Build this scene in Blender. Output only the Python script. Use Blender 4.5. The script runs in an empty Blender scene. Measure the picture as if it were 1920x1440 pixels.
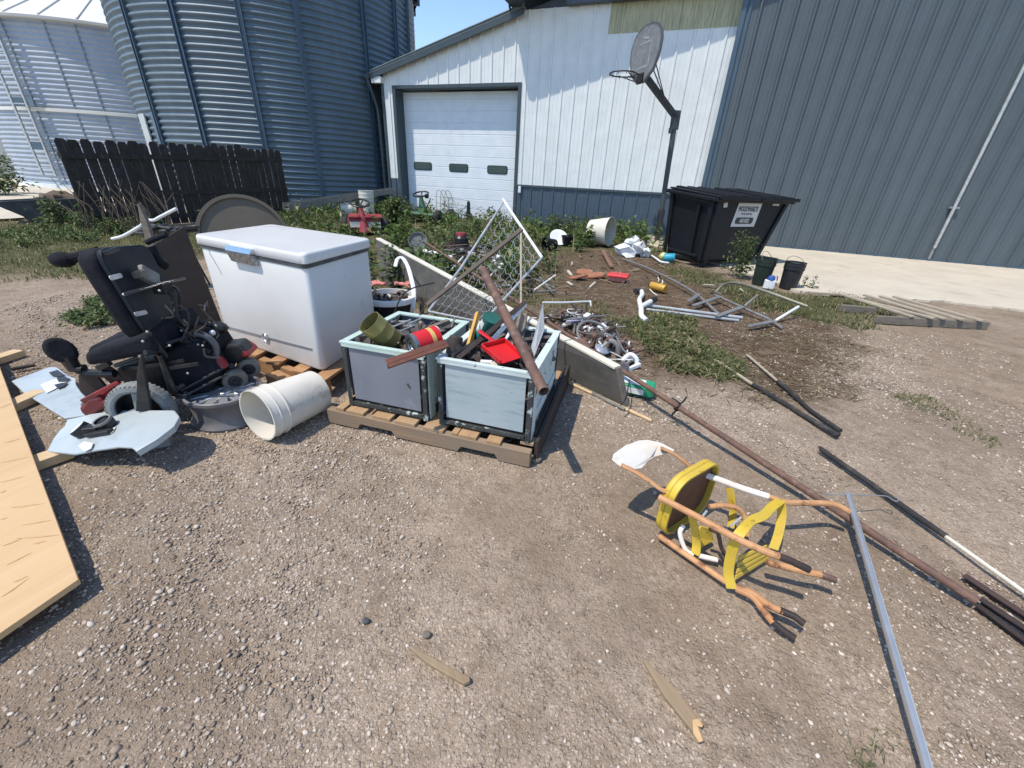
EXPOSURE = 0.78; SKY = (.9, .10, 1.9, .15, 2.75)
import bpy, math, random
import numpy as np
from mathutils import Vector as V, Matrix, noise as mnoise
random.seed(7); rng = np.random.default_rng(11)
C = bpy.context.scene.collection
PI = math.pi
rad = math.radians
# ---------------------------------------------------------------- surveyed camera (lens, tilt, roll, height)
FPX, CX, CY, H = 760.0, 960.0, 720.0, 1.3
_n = V((880 - CX, 2224 - CY, FPX)).normalized()
_y = (V((0, 0, 1)) - _n * _n.z).normalized()
_x = _n.cross(_y)
if _x.x < 0: _x = -_x
ROT = Matrix((_x, _y, -_n))
CAM = V((0, 0, H))
def ray(x, y): return ROT @ V(((x - CX) / FPX, (y - CY) / FPX, 1.0))
def G(x, y, z=0.0):                       # survey: where a sight line meets the height z
    d = ray(x, y); return CAM + d * ((z - H) / d.z)
def OV(x, y, p):                          # height of a sight line over the plan point p
    d = ray(x, y); t = (p[0] * d.x + p[1] * d.y) / (d.x ** 2 + d.y ** 2); return CAM + d * t
def PL(x, y, p, n):                       # where a sight line meets a plane
    d = ray(x, y); return CAM + d * ((V(p) - CAM).dot(V(n)) / d.dot(V(n)))
def proj(p):
    c = ROT.transposed() @ (V(p) - CAM); return CX + FPX * c.x / c.z, CY + FPX * c.y / c.z
# ---------------------------------------------------------------- object bookkeeping
ORG = {}
def tag(o, label=None, cat=None, group=None, kind=None):
    if label: o['label'] = label
    if cat: o['category'] = cat
    if group: o['group'] = group
    if kind: o['kind'] = kind
    return o
def thing(name, label, cat, loc, group=None):
    o = bpy.data.objects.new(name, None); C.objects.link(o); o.empty_display_size = .1
    o.location = V(loc); ORG[o.name] = V(loc)
    return tag(o, label, cat, group)
class MB:
    def __init__(s): s.v = []; s.f = []; s.m = []
    def add(s, vs, fs, mi=0):
        k = len(s.v); s.v += [tuple(v) for v in vs]; s.f += [tuple(i + k for i in f) for f in fs]; s.m += [mi] * len(fs); return s
    def hexa(s, p, mi=0):                 # p: bottom 4 (ccw from above) + top 4
        return s.add(p, [(3, 2, 1, 0), (4, 5, 6, 7), (0, 1, 5, 4), (1, 2, 6, 5), (2, 3, 7, 6), (3, 0, 4, 7)], mi)
    def box(s, c, size, R=None, mi=0):
        a, b, h = size[0] / 2, size[1] / 2, size[2] / 2
        p = [V(q) for q in ((-a, -b, -h), (a, -b, -h), (a, b, -h), (-a, b, -h), (-a, -b, h), (a, -b, h), (a, b, h), (-a, b, h))]
        if R is not None: p = [R @ q for q in p]
        return s.hexa([q + V(c) for q in p], mi)
    def beam(s, a, b, w, h, up=(0, 0, 1), mi=0):   # rectangular bar from a to b
        a, b = V(a), V(b); d = (b - a).normalized(); sd = d.cross(V(up))
        if sd.length < 1e-4: sd = d.cross(V((1, 0, 0)))
        sd.normalize(); u = sd.cross(d); sd *= w / 2; u *= h / 2
        return s.hexa([a - sd - u, a + sd - u, b + sd - u, b - sd - u, a - sd + u, a + sd + u, b + sd + u, b - sd + u], mi)
    def tube(s, pts, r, n=10, cap=True, closed=False, mi=0, flat=None):
        P = [V(p) for p in pts]; N = len(P); rs = r if isinstance(r, (list, tuple)) else [r] * N
        k = len(s.v); up = None; vs = []
        for i, p in enumerate(P):
            if closed: t = P[(i + 1) % N] - P[i - 1]
            else: t = P[min(i + 1, N - 1)] - P[max(i - 1, 0)]
            t = t.normalized() if t.length > 1e-9 else V((0, 0, 1))
            if up is None:
                up = t.cross(V((0, 0, 1)))
                if up.length < .05: up = t.cross(V((1, 0, 0)))
            up = (up - t * up.dot(t)).normalized(); w = t.cross(up)
            for j in range(n):
                a = 2 * PI * j / n
                vs.append(p + (up * math.cos(a) + w * math.sin(a) * (flat or 1)) * rs[i])
        fs = []
        for i in range(N if closed else N - 1):
            i2 = (i + 1) % N
            for j in range(n):
                j2 = (j + 1) % n; fs.append((i * n + j, i2 * n + j, i2 * n + j2, i * n + j2))
        if cap and not closed: fs += [tuple(range(n))[::1], tuple((N - 1) * n + j for j in range(n))[::-1]]
        return s.add(vs, fs, mi)
    def ribbon(s, P, nrm, w, t, mi=0):          # flat strip swept along a path
        P = [V(p) for p in P]; vs = []; N = len(P)
        for i, p in enumerate(P):
            d = (P[min(i + 1, N - 1)] - P[max(i - 1, 0)]).normalized(); n_ = V(nrm[i] if isinstance(nrm, list) else nrm); sd = d.cross(n_).normalized(); u = sd.cross(d)
            vs += [p - sd * w / 2 - u * t / 2, p + sd * w / 2 - u * t / 2, p + sd * w / 2 + u * t / 2, p - sd * w / 2 + u * t / 2]
        fs = [(i * 4 + j, i * 4 + (j + 1) % 4, i * 4 + 4 + (j + 1) % 4, i * 4 + 4 + j) for i in range(N - 1) for j in range(4)] + [(3, 2, 1, 0), tuple(4 * N - 4 + j for j in range(4))]
        return s.add(vs, fs, mi)
    def pipe(s, a, b, r, t=.15, n=14, mi=0):      # open-ended hollow pipe
        a, b = V(a), V(b); ax = (b - a).normalized()
        return s.lathe([(r, 0), (r, (b - a).length), (r * (1 - t), (b - a).length), (r * (1 - t), 0), (r, 0)], a, ax, n, mi)
    def lathe(s, prof, o=(0, 0, 0), ax=(0, 0, 1), n=28, mi=0, a0=0, a1=2 * PI):
        ax = V(ax).normalized(); o = V(o); x = ax.cross(V((0, 0, 1)))
        if x.length < .05: x = V((1, 0, 0)) - ax * ax.x
        x.normalize(); y = ax.cross(x); full = abs(a1 - a0 - 2 * PI) < 1e-6; m = n if full else n + 1
        vs = []; fs = []
        for (r, h) in prof:
            for j in range(m):
                a = a0 + (a1 - a0) * j / n; vs.append(o + ax * h + (x * math.cos(a) + y * math.sin(a)) * r)
        for i in range(len(prof) - 1):
            for j in range(n if full else m - 1):
                j2 = (j + 1) % m; fs.append((i * m + j, i * m + j2, (i + 1) * m + j2, (i + 1) * m + j))
        return s.add(vs, fs, mi)
    def prism(s, poly, off, mi=0):
        P = [V(p) for p in poly]; n = len(P); Q = [p + V(off) for p in P]
        nn = sum(((P[i] - P[0]).cross(P[(i + 1) % n] - P[0]) for i in range(1, n - 1)), V((0, 0, 0)))
        if nn.dot(V(off)) > 0: P, Q = P, Q
        else: P, Q = P[::-1], Q[::-1]
        return s.add(P + Q, [tuple(range(n))[::-1], tuple(range(n, 2 * n))] + [(i, (i + 1) % n, n + (i + 1) % n, n + i) for i in range(n)], mi)
    def ball(s, c, r, sc=(1, 1, 1), R=None, n=14, m=8, mi=0, jit=0):
        vs = []; fs = []
        for i in range(m + 1):
            th = PI * i / m
            for j in range(n):
                a = 2 * PI * j / n; q = V((math.sin(th) * math.cos(a) * sc[0], math.sin(th) * math.sin(a) * sc[1], math.cos(th) * sc[2])) * r
                if jit: q *= 1 + jit * mnoise.noise(q * (2.2 / r) + V(c) * 3)
                if R is not None: q = R @ q
                vs.append(q + V(c))
        for i in range(m):
            for j in range(n):
                j2 = (j + 1) % n; fs.append((i * n + j, (i + 1) * n + j, (i + 1) * n + j2, i * n + j2))
        return s.add(vs, fs, mi)
    def build(s, name, mat, parent=None, smooth=35, bevel=0, label=None, cat=None, group=None, kind=None, bseg=2, org=None):
        me = bpy.data.meshes.new(name)
        if parent is not None: o0 = ORG[parent.name]
        elif org is not None: o0 = V(org)
        else:
            a = np.array(s.v); o0 = V(((a[:, 0].min() + a[:, 0].max()) / 2, (a[:, 1].min() + a[:, 1].max()) / 2, a[:, 2].min()))
        me.from_pydata([(v[0] - o0.x, v[1] - o0.y, v[2] - o0.z) for v in s.v], [], s.f)
        for mm in (mat if isinstance(mat, (list, tuple)) else [mat]): me.materials.append(mm)
        if any(s.m): me.polygons.foreach_set('material_index', s.m)
        me.validate()
        if smooth:
            me.polygons.foreach_set('use_smooth', [True] * len(me.polygons)); me.set_sharp_from_angle(angle=rad(smooth))
        me.update()
        o = bpy.data.objects.new(name, me); C.objects.link(o)
        if parent is not None: o.parent = parent
        else: o.location = o0
        ORG[o.name] = o0
        if bevel:
            b = o.modifiers.new('bevel', 'BEVEL'); b.width = bevel; b.segments = bseg; b.limit_method = 'ANGLE'; b.angle_limit = rad(40); b.harden_normals = bool(smooth)
        return tag(o, label, cat, group, kind)
def arc(pts, n=8):                        # Catmull-Rom through the points
    P = [V(p) for p in pts]; P = [P[0] * 2 - P[1]] + P + [P[-1] * 2 - P[-2]]; out = []
    for i in range(1, len(P) - 2):
        for k in range(n):
            t = k / n; a, b, c, d = P[i - 1:i + 3]
            out.append(.5 * ((2 * b) + (c - a) * t + (2 * a - 5 * b + 4 * c - d) * t * t + (3 * b - a - 3 * c + d) * t ** 3))
    return out + [P[-2]]
def rrect(o, ex, ey, w, h, r, n=5):       # rounded rectangle, o = centre
    out = []
    for cxs, cys, a0 in ((1, -1, -90), (1, 1, 0), (-1, 1, 90), (-1, -1, 180)):
        for i in range(n + 1):
            a = rad(a0 + 90 * i / n); out.append(V(o) + V(ex) * (cxs * (w / 2 - r) + r * math.cos(a)) + V(ey) * (cys * (h / 2 - r) + r * math.sin(a)))
    return out
# ---------------------------------------------------------------- materials
def NT(name):
    m = bpy.data.materials.new(name); m.use_nodes = True; nt = m.node_tree; nt.nodes.clear()
    out = nt.nodes.new('ShaderNodeOutputMaterial'); b = nt.nodes.new('ShaderNodeBsdfPrincipled'); nt.links.new(b.outputs[0], out.inputs[0])
    return m, nt, b
def c4(c): return (c[0], c[1], c[2], 1)
def ramp(nt, src, stops, interp='LINEAR'):
    r = nt.nodes.new('ShaderNodeValToRGB'); r.color_ramp.interpolation = interp
    el = r.color_ramp.elements
    while len(el) > 1: el.remove(el[-1])
    el[0].position = stops[0][0]; el[0].color = c4(stops[0][1])
    for p, c in stops[1:]: e = el.new(p); e.color = c4(c)
    nt.links.new(src, r.inputs[0]); return r.outputs[0]
def nz(nt, co, scale, detail=5, rough=.55, dist=0):
    n = nt.nodes.new('ShaderNodeTexNoise'); n.inputs['Scale'].default_value = scale; n.inputs['Detail'].default_value = detail
    n.inputs['Roughness'].default_value = rough; n.inputs['Distortion'].default_value = dist; nt.links.new(co, n.inputs['Vector']); return n.outputs['Fac']
def mixc(nt, fac, a, b, mode='MIX'):
    m = nt.nodes.new('ShaderNodeMix'); m.data_type = 'RGBA'; m.blend_type = mode
    for i, x in ((0, fac), (6, a), (7, b)):
        if isinstance(x, (int, float)): m.inputs[i].default_value = x
        elif isinstance(x, tuple): m.inputs[i].default_value = c4(x)
        else: nt.links.new(x, m.inputs[i])
    return m.outputs[2]
def coords(nt, stretch=(1, 1, 1), rot=(0, 0, 0), kind='Object'):
    t = nt.nodes.new('ShaderNodeTexCoord'); mp = nt.nodes.new('ShaderNodeMapping'); mp.inputs['Scale'].default_value = stretch; mp.inputs['Rotation'].default_value = rot
    nt.links.new(t.outputs[kind], mp.inputs[0]); return mp.outputs[0]
def mat(name, c, c2=None, s=5, lo=.35, hi=.65, rough=.55, metal=0, bump=0, bs=40, stretch=(1, 1, 1), rot=(0, 0, 0), dirt=None, spec=.5, rvar=.12, coat=0, trans=0):
    """two-tone noise colour, optional second layer dirt=(colour, scale, lo, hi[, stretch])"""
    m, nt, b = NT(name); co = coords(nt, stretch, rot)
    c2 = c2 or tuple(x * .8 for x in c)
    col = ramp(nt, nz(nt, co, s), [(lo, c), (hi, c2)])
    if dirt:
        dc = coords(nt, dirt[4]) if len(dirt) > 4 else co
        f = ramp(nt, nz(nt, dc, dirt[1], 8, .65), [(dirt[2], (0, 0, 0)), (dirt[3], (1, 1, 1))]); col = mixc(nt, f, col, dirt[0])
    nt.links.new(col, b.inputs['Base Color'])
    rr = nt.nodes.new('ShaderNodeMapRange'); rr.inputs[3].default_value = max(.02, rough - rvar); rr.inputs[4].default_value = min(1, rough + rvar)
    nt.links.new(nz(nt, co, s * 2.3), rr.inputs[0]); nt.links.new(rr.outputs[0], b.inputs['Roughness'])
    b.inputs['Metallic'].default_value = metal; b.inputs['Specular IOR Level'].default_value = spec; b.inputs['Coat Weight'].default_value = coat
    if trans: b.inputs['Transmission Weight'].default_value = trans
    if bump:
        bp = nt.nodes.new('ShaderNodeBump'); bp.inputs['Strength'].default_value = bump; bp.inputs['Distance'].default_value = .01
        nt.links.new(nz(nt, co, bs, 6), bp.inputs['Height']); nt.links.new(bp.outputs[0], b.inputs['Normal'])
    return m
def wood(name, c, c2, axis, grain=22, rough=.8, weather=None):
    """grain runs along axis (a world direction)"""
    m, nt, b = NT(name); ax = V(axis).normalized(); a = math.atan2(ax.y, ax.x)
    co = coords(nt, (1, 1, 1), (0, 0, -a))
    mp = nt.nodes.new('ShaderNodeMapping'); mp.inputs['Scale'].default_value = (1, 14, 14); nt.links.new(co, mp.inputs[0])
    g = nz(nt, mp.outputs[0], grain * .12, 8, .7, .6); col = ramp(nt, g, [(.3, c), (.5, tuple((x + y) / 2 for x, y in zip(c, c2))), (.68, c2)])
    if weather: col = mixc(nt, ramp(nt, nz(nt, co, 5, 6), [(.42, (0, 0, 0)), (.62, (1, 1, 1))]), col, weather)
    nt.links.new(col, b.inputs['Base Color']); b.inputs['Roughness'].default_value = rough; b.inputs['Specular IOR Level'].default_value = .25
    bp = nt.nodes.new('ShaderNodeBump'); bp.inputs['Strength'].default_value = .35; bp.inputs['Distance'].default_value = .006
    nt.links.new(g, bp.inputs['Height']); nt.links.new(bp.outputs[0], b.inputs['Normal']); return m
def island(name, stops, rough=.6, spec=.3, trans=0, big=None):
    """colour picked per loose piece (leaf, blade, pebble)"""
    m, nt, b = NT(name); g = nt.nodes.new('ShaderNodeNewGeometry'); col = ramp(nt, g.outputs['Random Per Island'], stops)
    if big: col = mixc(nt, ramp(nt, nz(nt, coords(nt), big[0], 4), [(big[1], (0, 0, 0)), (big[2], (1, 1, 1))]), col, big[3])
    nt.links.new(col, b.inputs['Base Color']); b.inputs['Roughness'].default_value = rough; b.inputs['Specular IOR Level'].default_value = spec
    if trans:
        t = nt.nodes.new('ShaderNodeBsdfTranslucent'); nt.links.new(col, t.inputs[0]); mx = nt.nodes.new('ShaderNodeMixShader'); mx.inputs[0].default_value = trans
        nt.links.new(b.outputs[0], mx.inputs[1]); nt.links.new(t.outputs[0], mx.inputs[2]); nt.links.new(mx.outputs[0], [n for n in nt.nodes if n.type == 'OUTPUT_MATERIAL'][0].inputs[0])
    return m
M = dict(
    white_steel=mat('white_steel', (.70, .725, .715), (.64, .665, .66), 3, rough=.45, dirt=((.42, .42, .40), 2.2, .62, .9, (4, 4, .6))),
    blue_steel=mat('blue_steel', (.056, .084, .118), (.050, .075, .106), 4, rough=.45, dirt=((.10, .12, .14), 3, .6, .85)),
    grey_steel=mat('grey_steel', (.078, .099, .114), (.070, .090, .104), 2, rough=.5, dirt=((.10, .128, .15), 1.2, .5, 1.0, (1, 1, .1))),
    trim=mat('trim', (.035, .055, .068), (.045, .062, .072), 3, rough=.45),
    yellow_panel=mat('yellow_panel', (.46, .435, .27), (.40, .385, .245), 2, rough=.6, dirt=((.22, .22, .13), 5, .45, .7, (6, 6, .5))),
    door_white=mat('door_white', (.74, .78, .82), (.68, .73, .77), 3, rough=.45, dirt=((.5, .5, .48), 2, .6, .9)),
    pane=mat('pane', (.02, .045, .045), (.03, .055, .055), 2, rough=.25),
    roof_metal=mat('roof_metal', (.10, .13, .14), (.13, .16, .17), 4, rough=.5),
    bin_blue=mat('bin_blue', (.12, .165, .20), (.095, .137, .172), 1.2, rough=.5, metal=.08, dirt=((.17, .225, .26), 1.3, .5, .85, (1, 1, .12))),
    bin_silver=mat('bin_silver', (.36, .40, .45), (.30, .345, .40), 1.5, rough=.55, metal=.1, dirt=((.28, .33, .40), 7, .48, .7, (1, 1, 2))),
    bin_seam=mat('bin_seam', (.17, .20, .24), (.24, .28, .33), 5, rough=.6),
    bin_roof=mat('bin_roof', (.66, .655, .61), (.61, .605, .565), 1, rough=.5),
    stiff=mat('stiff', (.055, .095, .135), (.07, .11, .15), 3, rough=.45, metal=.2),
    galv=mat('galv', (.50, .51, .51), (.38, .39, .39), 12, rough=.4, metal=.35, bump=.05),
    galv_dull=mat('galv_dull', (.23, .23, .22), (.15, .15, .145), 12, rough=.6, metal=.2, dirt=((.14, .10, .07), 7, .55, .75)),
    steel_bright=mat('steel_bright', (.62, .62, .61), (.52, .52, .51), 10, rough=.26, metal=.7, rvar=.05),
    fence=mat('fence', (.022, .019, .017), (.038, .033, .030), 6, rough=.8, bump=.3, bs=30, dirt=((.075, .066, .06), 6, .53, .78, (3, 3, .5))),
    tan=mat('tan', (.115, .098, .070), (.098, .084, .060), 3, rough=.6, dirt=((.08, .07, .05), 5, .55, .8)),
    plastic_black=mat('plastic_black', (.006, .007, .010), (.009, .010, .013), 8, rough=.55, spec=.25, bump=.12, bs=120, dirt=((.022, .022, .023), 3, .62, .9)),
    black=mat('black', (.010, .011, .013), (.02, .02, .022), 10, rough=.5, dirt=((.06, .055, .05), 8, .6, .8)),
    rubber=mat('rubber', (.016, .016, .017), (.03, .029, .028), 14, rough=.8, dirt=((.09, .08, .07), 10, .52, .75)),
    tyre_grey=mat('tyre_grey', (.27, .29, .29), (.19, .20, .20), 14, rough=.75, dirt=((.12, .11, .10), 9, .5, .8)),
    caster=mat('caster', (.20, .19, .16), (.13, .125, .105), 12, rough=.7),
    cloth_black=mat('cloth_black', (.010, .011, .015), (.017, .018, .024), 12, rough=.9, bump=.35, bs=60, spec=.2),
    shell=mat('shell', (.006, .012, .018), (.010, .017, .024), 5, rough=.6, spec=.25, dirt=((.018, .025, .03), 4, .6, .9)),
    frame_black=mat('frame_black', (.014, .016, .019), (.03, .032, .036), 16, rough=.4, metal=.3, dirt=((.09, .085, .08), 12, .6, .8)),
    red=mat('red', (.30, .025, .03), (.22, .02, .025), 6, rough=.45, dirt=((.10, .03, .025), 6, .5, .75)),
    red_bright=mat('red_bright', (.62, .018, .022), (.52, .015, .02), 5, rough=.4),
    enamel=mat('enamel', (.68, .685, .675), (.64, .645, .64), 2, rough=.3, coat=.1, dirt=((.46, .42, .36), 4.5, .60, .84, (1, 1, .5)), rvar=.08),
    gasket=mat('gasket', (.05, .055, .06), (.10, .10, .10), 10, rough=.7),
    chrome=mat('chrome', (.70, .74, .78), (.6, .64, .7), 20, rough=.18, metal=1, rvar=.06),
    tread_plate=mat('tread_plate', (.55, .55, .54), (.2, .2, .2), 60, rough=.35, metal=.6, bump=.4, bs=90),
    strip_grey=mat('strip_grey', (.28, .29, .30), (.22, .23, .24), 9, rough=.4, metal=.3),
    brown_board=mat('brown_board', (.030, .022, .019), (.045, .033, .028), 5, rough=.75, dirt=((.075, .06, .052), 6, .55, .8)),
    mint=mat('mint', (.50, .62, .56), (.44, .56, .51), 7, rough=.5, dirt=((.05, .055, .055), 13, .64, .70)),
    mint_chip=mat('mint_chip', (.60, .68, .67), (.50, .58, .57), 9, rough=.55, dirt=((.03, .033, .033), 13, .60, .65)),
    frame_dark=mat('frame_dark', (.025, .030, .030), (.05, .055, .055), 10, rough=.6, dirt=((.42, .47, .46), 18, .56, .62)),
    panel_grey=mat('panel_grey', (.20, .215, .25), (.17, .185, .215), 4, rough=.5, dirt=((.30, .31, .34), 9, .62, .8)),
    panel_blue=mat('panel_blue', (.39, .455, .475), (.34, .41, .435), 4, rough=.5, dirt=((.19, .25, .28), 5, .52, .8, (1, 1, 9))),
    fender=mat('fender', (.43, .475, .48), (.38, .425, .435), 4, rough=.35, coat=.2, dirt=((.25, .28, .28), 7, .54, .8)),
    pallet=wood('pallet', (.46, .30, .165), (.29, .18, .095), (.265, .964, 0), 22, weather=(.36, .25, .15)),
    stringer=wood('stringer', (.33, .235, .155), (.20, .14, .092), (.964, -.265, 0), 22, weather=(.24, .18, .13)),
    pallet_orange=wood('pallet_orange', (.45, .26, .13), (.26, .14, .07), (-.9, .45, 0), 20),
    old_wood=wood('old_wood', (.23, .20, .165), (.13, .11, .09), (1, -.3, 0), 22),
    old_slat=wood('old_slat', (.46, .40, .31), (.30, .25, .185), (.6, -.75, 0), 22),
    ply=wood('ply', (.60, .42, .235), (.54, .36, .19), (.4, .92, 0), 7, .6),
    ply_edge=wood('ply_edge', (.26, .17, .085), (.14, .09, .05), (-.8, .6, 0), 10),
    batten=wood('batten', (.62, .47, .29), (.50, .36, .20), (.85, .5, 0), 14),
    stick=wood('stick', (.34, .255, .165), (.22, .155, .095), (.4, -.9, 0), 14, weather=(.25, .19, .12)),
    fresh=mat('fresh', (.62, .42, .22), (.5, .32, .15), 20, rough=.8),
    rust=mat('rust', (.165, .090, .064), (.095, .055, .043), 9, rough=.75, bump=.3, bs=60, dirt=((.24, .16, .12), 24, .52, .72)),
    rust_dark=mat('rust_dark', (.050, .032, .026), (.026, .019, .018), 9, rough=.75, bump=.3, bs=60, dirt=((.12, .065, .045), 12, .58, .8)),
    rust_orange=mat('rust_orange', (.56, .31, .15), (.42, .20, .085), 10, rough=.7, bump=.2, bs=70, dirt=((.17, .07, .035), 22, .54, .66)),
    rust_plate=mat('rust_plate', (.17, .06, .035), (.10, .04, .028), 10, rough=.75, dirt=((.27, .13, .09), 12, .55, .75)),
    stool_yellow=mat('stool_yellow', (.62, .43, .04), (.52, .37, .06), 6, rough=.5, dirt=((.20, .12, .035), 26, .60, .68)),
    stool_under=mat('stool_under', (.16, .072, .034), (.10, .048, .026), 7, rough=.8, dirt=((.17, .08, .03), 9, .5, .75)),
    stool_white=mat('stool_white', (.78, .75, .70), (.74, .66, .56), 7, rough=.4, dirt=((.55, .32, .18), 12, .60, .72)),
    bucket_white=mat('bucket_white', (.68, .65, .58), (.58, .55, .48), 4, rough=.5, dirt=((.27, .21, .135), 6, .56, .74)),
    cream=mat('cream', (.70, .67, .56), (.6, .57, .47), 3, rough=.5, dirt=((.35, .32, .25), 5, .6, .85)),
    white=mat('white', (.74, .76, .76), (.66, .68, .68), 5, rough=.5, dirt=((.38, .36, .32), 8, .6, .85)),
    alloy=mat('alloy', (.62, .63, .64), (.5, .51, .52), 8, rough=.3, metal=.7),
    alloy_dark=mat('alloy_dark', (.12, .12, .14), (.20, .195, .20), 12, rough=.6, metal=.3, dirt=((.24, .22, .20), 9, .5, .8)),
    olive=mat('olive', (.27, .245, .085), (.20, .18, .06), 5, rough=.42, metal=.3, dirt=((.06, .03, .02), 9, .60, .66)),
    lime=mat('lime', (.42, .40, .08), (.3, .3, .06), 5, rough=.5),
    tin=mat('tin', (.38, .40, .40), (.22, .24, .24), 12, rough=.3, metal=.85),
    band=mat('band', (.62, .42, .14), (.55, .36, .10), 6, rough=.5),
    teal=mat('teal', (.02, .36, .38), (.02, .28, .30), 5, rough=.45),
    teal_dark=mat('teal_dark', (.02, .10, .085), (.03, .14, .12), 5, rough=.45),
    green=mat('green', (.02, .30, .15), (.02, .24, .12), 5, rough=.5),
    mower_green=mat('mower_green', (.05, .14, .07), (.04, .11, .055), 6, rough=.5, dirt=((.10, .10, .07), 7, .55, .8)),
    mower_red=mat('mower_red', (.34, .045, .05), (.26, .035, .04), 6, rough=.5, dirt=((.30, .16, .14), 7, .55, .8)),
    pink=mat('pink', (.62, .24, .20), (.50, .17, .14), 8, rough=.7),
    yellow_wood=wood('yellow_wood', (.62, .38, .11), (.48, .26, .06), (.3, .95, .3), 14),
    terracotta=mat('terracotta', (.32, .14, .08), (.25, .11, .06), 6, rough=.85),
    blue_cap=mat('blue_cap', (.02, .08, .30), None, 5, rough=.5),
    cyan=mat('cyan', (.02, .32, .46), None, 5, rough=.5),
    amber=mat('amber', (.62, .36, .06), (.5, .28, .05), 6, rough=.4, metal=.3),
    sign=mat('sign', (.50, .50, .49), (.44, .44, .43), 3, rough=.55),
    ink=mat('ink', (.03, .035, .035), None, 5, rough=.6),
    concrete=mat('concrete', (.56, .50, .40), (.48, .43, .345), 1.2, rough=.85, bump=.2, bs=60, dirt=((.36, .31, .24), 3, .55, .8)),
    foundation=mat('foundation', (.34, .31, .26), (.24, .22, .19), 4, rough=.9, bump=.3),
    dirt_pile=mat('dirt_pile', (.09, .065, .045), (.13, .10, .07), 6, rough=.95, bump=.6, bs=20),
    machine=mat('machine', (.018, .022, .024), (.05, .055, .06), 5, rough=.6, dirt=((.10, .09, .075), 5, .55, .8)),
    backboard=mat('backboard', (.20, .21, .22), (.145, .155, .165), 9, rough=.6, dirt=((.29, .30, .31), 16, .52, .75)),
    backrim=mat('backrim', (.085, .095, .105), None, 5, rough=.6),
    hoop=mat('hoop', (.014, .016, .02), (.03, .03, .032), 8, rough=.55, dirt=((.07, .04, .03), 10, .6, .8)),
    pole=mat('pole', (.055, .07, .072), (.04, .05, .052), 5, rough=.55, dirt=((.085, .055, .045), 6, .55, .75)),
    stone_dark=mat('stone_dark', (.05, .058, .066), (.08, .085, .09), 18, rough=.7, bump=.3),
    twig=mat('twig', (.10, .075, .05), (.16, .12, .08), 10, rough=.9),
    scrap=mat('scrap', (.085, .075, .068), (.17, .15, .135), 14, rough=.6, metal=.4, dirt=((.13, .07, .045), 10, .5, .7)),
)
# ================================================================ SETTING
sc = bpy.context.scene
w = bpy.data.worlds.new("World"); sc.world = w; w.use_nodes = True
SUN_AZ, SUN_EL = rad(-123), rad(63)
sky = w.node_tree.nodes.new('ShaderNodeTexSky'); sky.sky_type = 'NISHITA'; sky.sun_disc = False
sky.sun_elevation = SUN_EL; sky.sun_rotation = SUN_AZ % (2 * PI); sky.air_density = SKY[0]; sky.dust_density = SKY[1]; sky.ozone_density = SKY[2]; sky.altitude = 300
bg = w.node_tree.nodes['Background']; bg.inputs[1].default_value = SKY[3]
w.node_tree.links.new(sky.outputs[0], bg.inputs[0])
sd = V((math.sin(SUN_AZ) * math.cos(SUN_EL), math.cos(SUN_AZ) * math.cos(SUN_EL), math.sin(SUN_EL)))
sl = bpy.data.lights.new('sun', 'SUN'); sl.energy = SKY[4]; sl.angle = rad(.55); sl.color = (1, .92, .79)
so = bpy.data.objects.new('sun', sl); C.objects.link(so); so.rotation_euler = (-sd).to_track_quat('-Z', 'Y').to_euler(); so.location = sd * 60
cd = bpy.data.cameras.new('camera'); cam = bpy.data.objects.new('camera', cd); C.objects.link(cam); sc.camera = cam
cd.sensor_fit = 'HORIZONTAL'; cd.sensor_width = 36; cd.lens = FPX / 1920 * 36; cd.clip_start = .05; cd.clip_end = 2000
R3 = Matrix((ROT.col[0], -ROT.col[1], -ROT.col[2])).transposed()
cam.matrix_world = Matrix.Translation(CAM) @ R3.to_4x4()
vs = sc.view_settings; vs.view_transform = 'Standard'; vs.look = 'None'; vs.exposure = EXPOSURE; vs.gamma = 1

# ---------------------------------------------------------------- ground sheet
def sdf(px, py, poly):                    # signed distance of grid points to a polygon (negative inside)
    d = np.full(px.shape, 1e9); ins = np.zeros(px.shape, bool); n = len(poly)
    for i in range(n):
        ax, ay = poly[i]; bx, by = poly[(i + 1) % n]
        ex, ey = bx - ax, by - ay; t = np.clip(((px - ax) * ex + (py - ay) * ey) / (ex * ex + ey * ey + 1e-12), 0, 1)
        d = np.minimum(d, np.hypot(px - ax - t * ex, py - ay - t * ey))
        c = ((ay > py) != (by > py)) & (px < (bx - ax) * (py - ay) / ((by - ay) if by != ay else 1e-12) + ax); ins ^= c
    return np.where(ins, -d, d)
def gpoly(*pts): return [tuple(G(*p)[:2]) for p in pts]
def vnoise(x, y, s, seed):                # cheap smooth value noise
    r = np.random.default_rng(seed).random((128, 128)); X = x * s + 300; Y = y * s + 300
    i = np.floor(X).astype(int); j = np.floor(Y).astype(int); fx = X - i; fy = Y - j; fx = fx * fx * (3 - 2 * fx); fy = fy * fy * (3 - 2 * fy)
    g = lambda a, b: r[a % 128, b % 128]
    return (g(i, j) * (1 - fx) + g(i + 1, j) * fx) * (1 - fy) + (g(i, j + 1) * (1 - fx) + g(i + 1, j + 1) * fx) * fy
def fbm(x, y, s, seed): return (vnoise(x, y, s, seed) + .5 * vnoise(x, y, s * 2.1, seed + 1) + .25 * vnoise(x, y, s * 4.3, seed + 2)) / 1.75
Z_MULCH = gpoly((1010, 470), (1180, 462), (1300, 505), (1420, 550), (1530, 590), (1580, 650), (1540, 740), (1330, 715), (1200, 705), (1080, 650), (1010, 590))
Z_MULCH2 = gpoly((1360, 650), (1560, 640), (1560, 735), (1420, 745))
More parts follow.
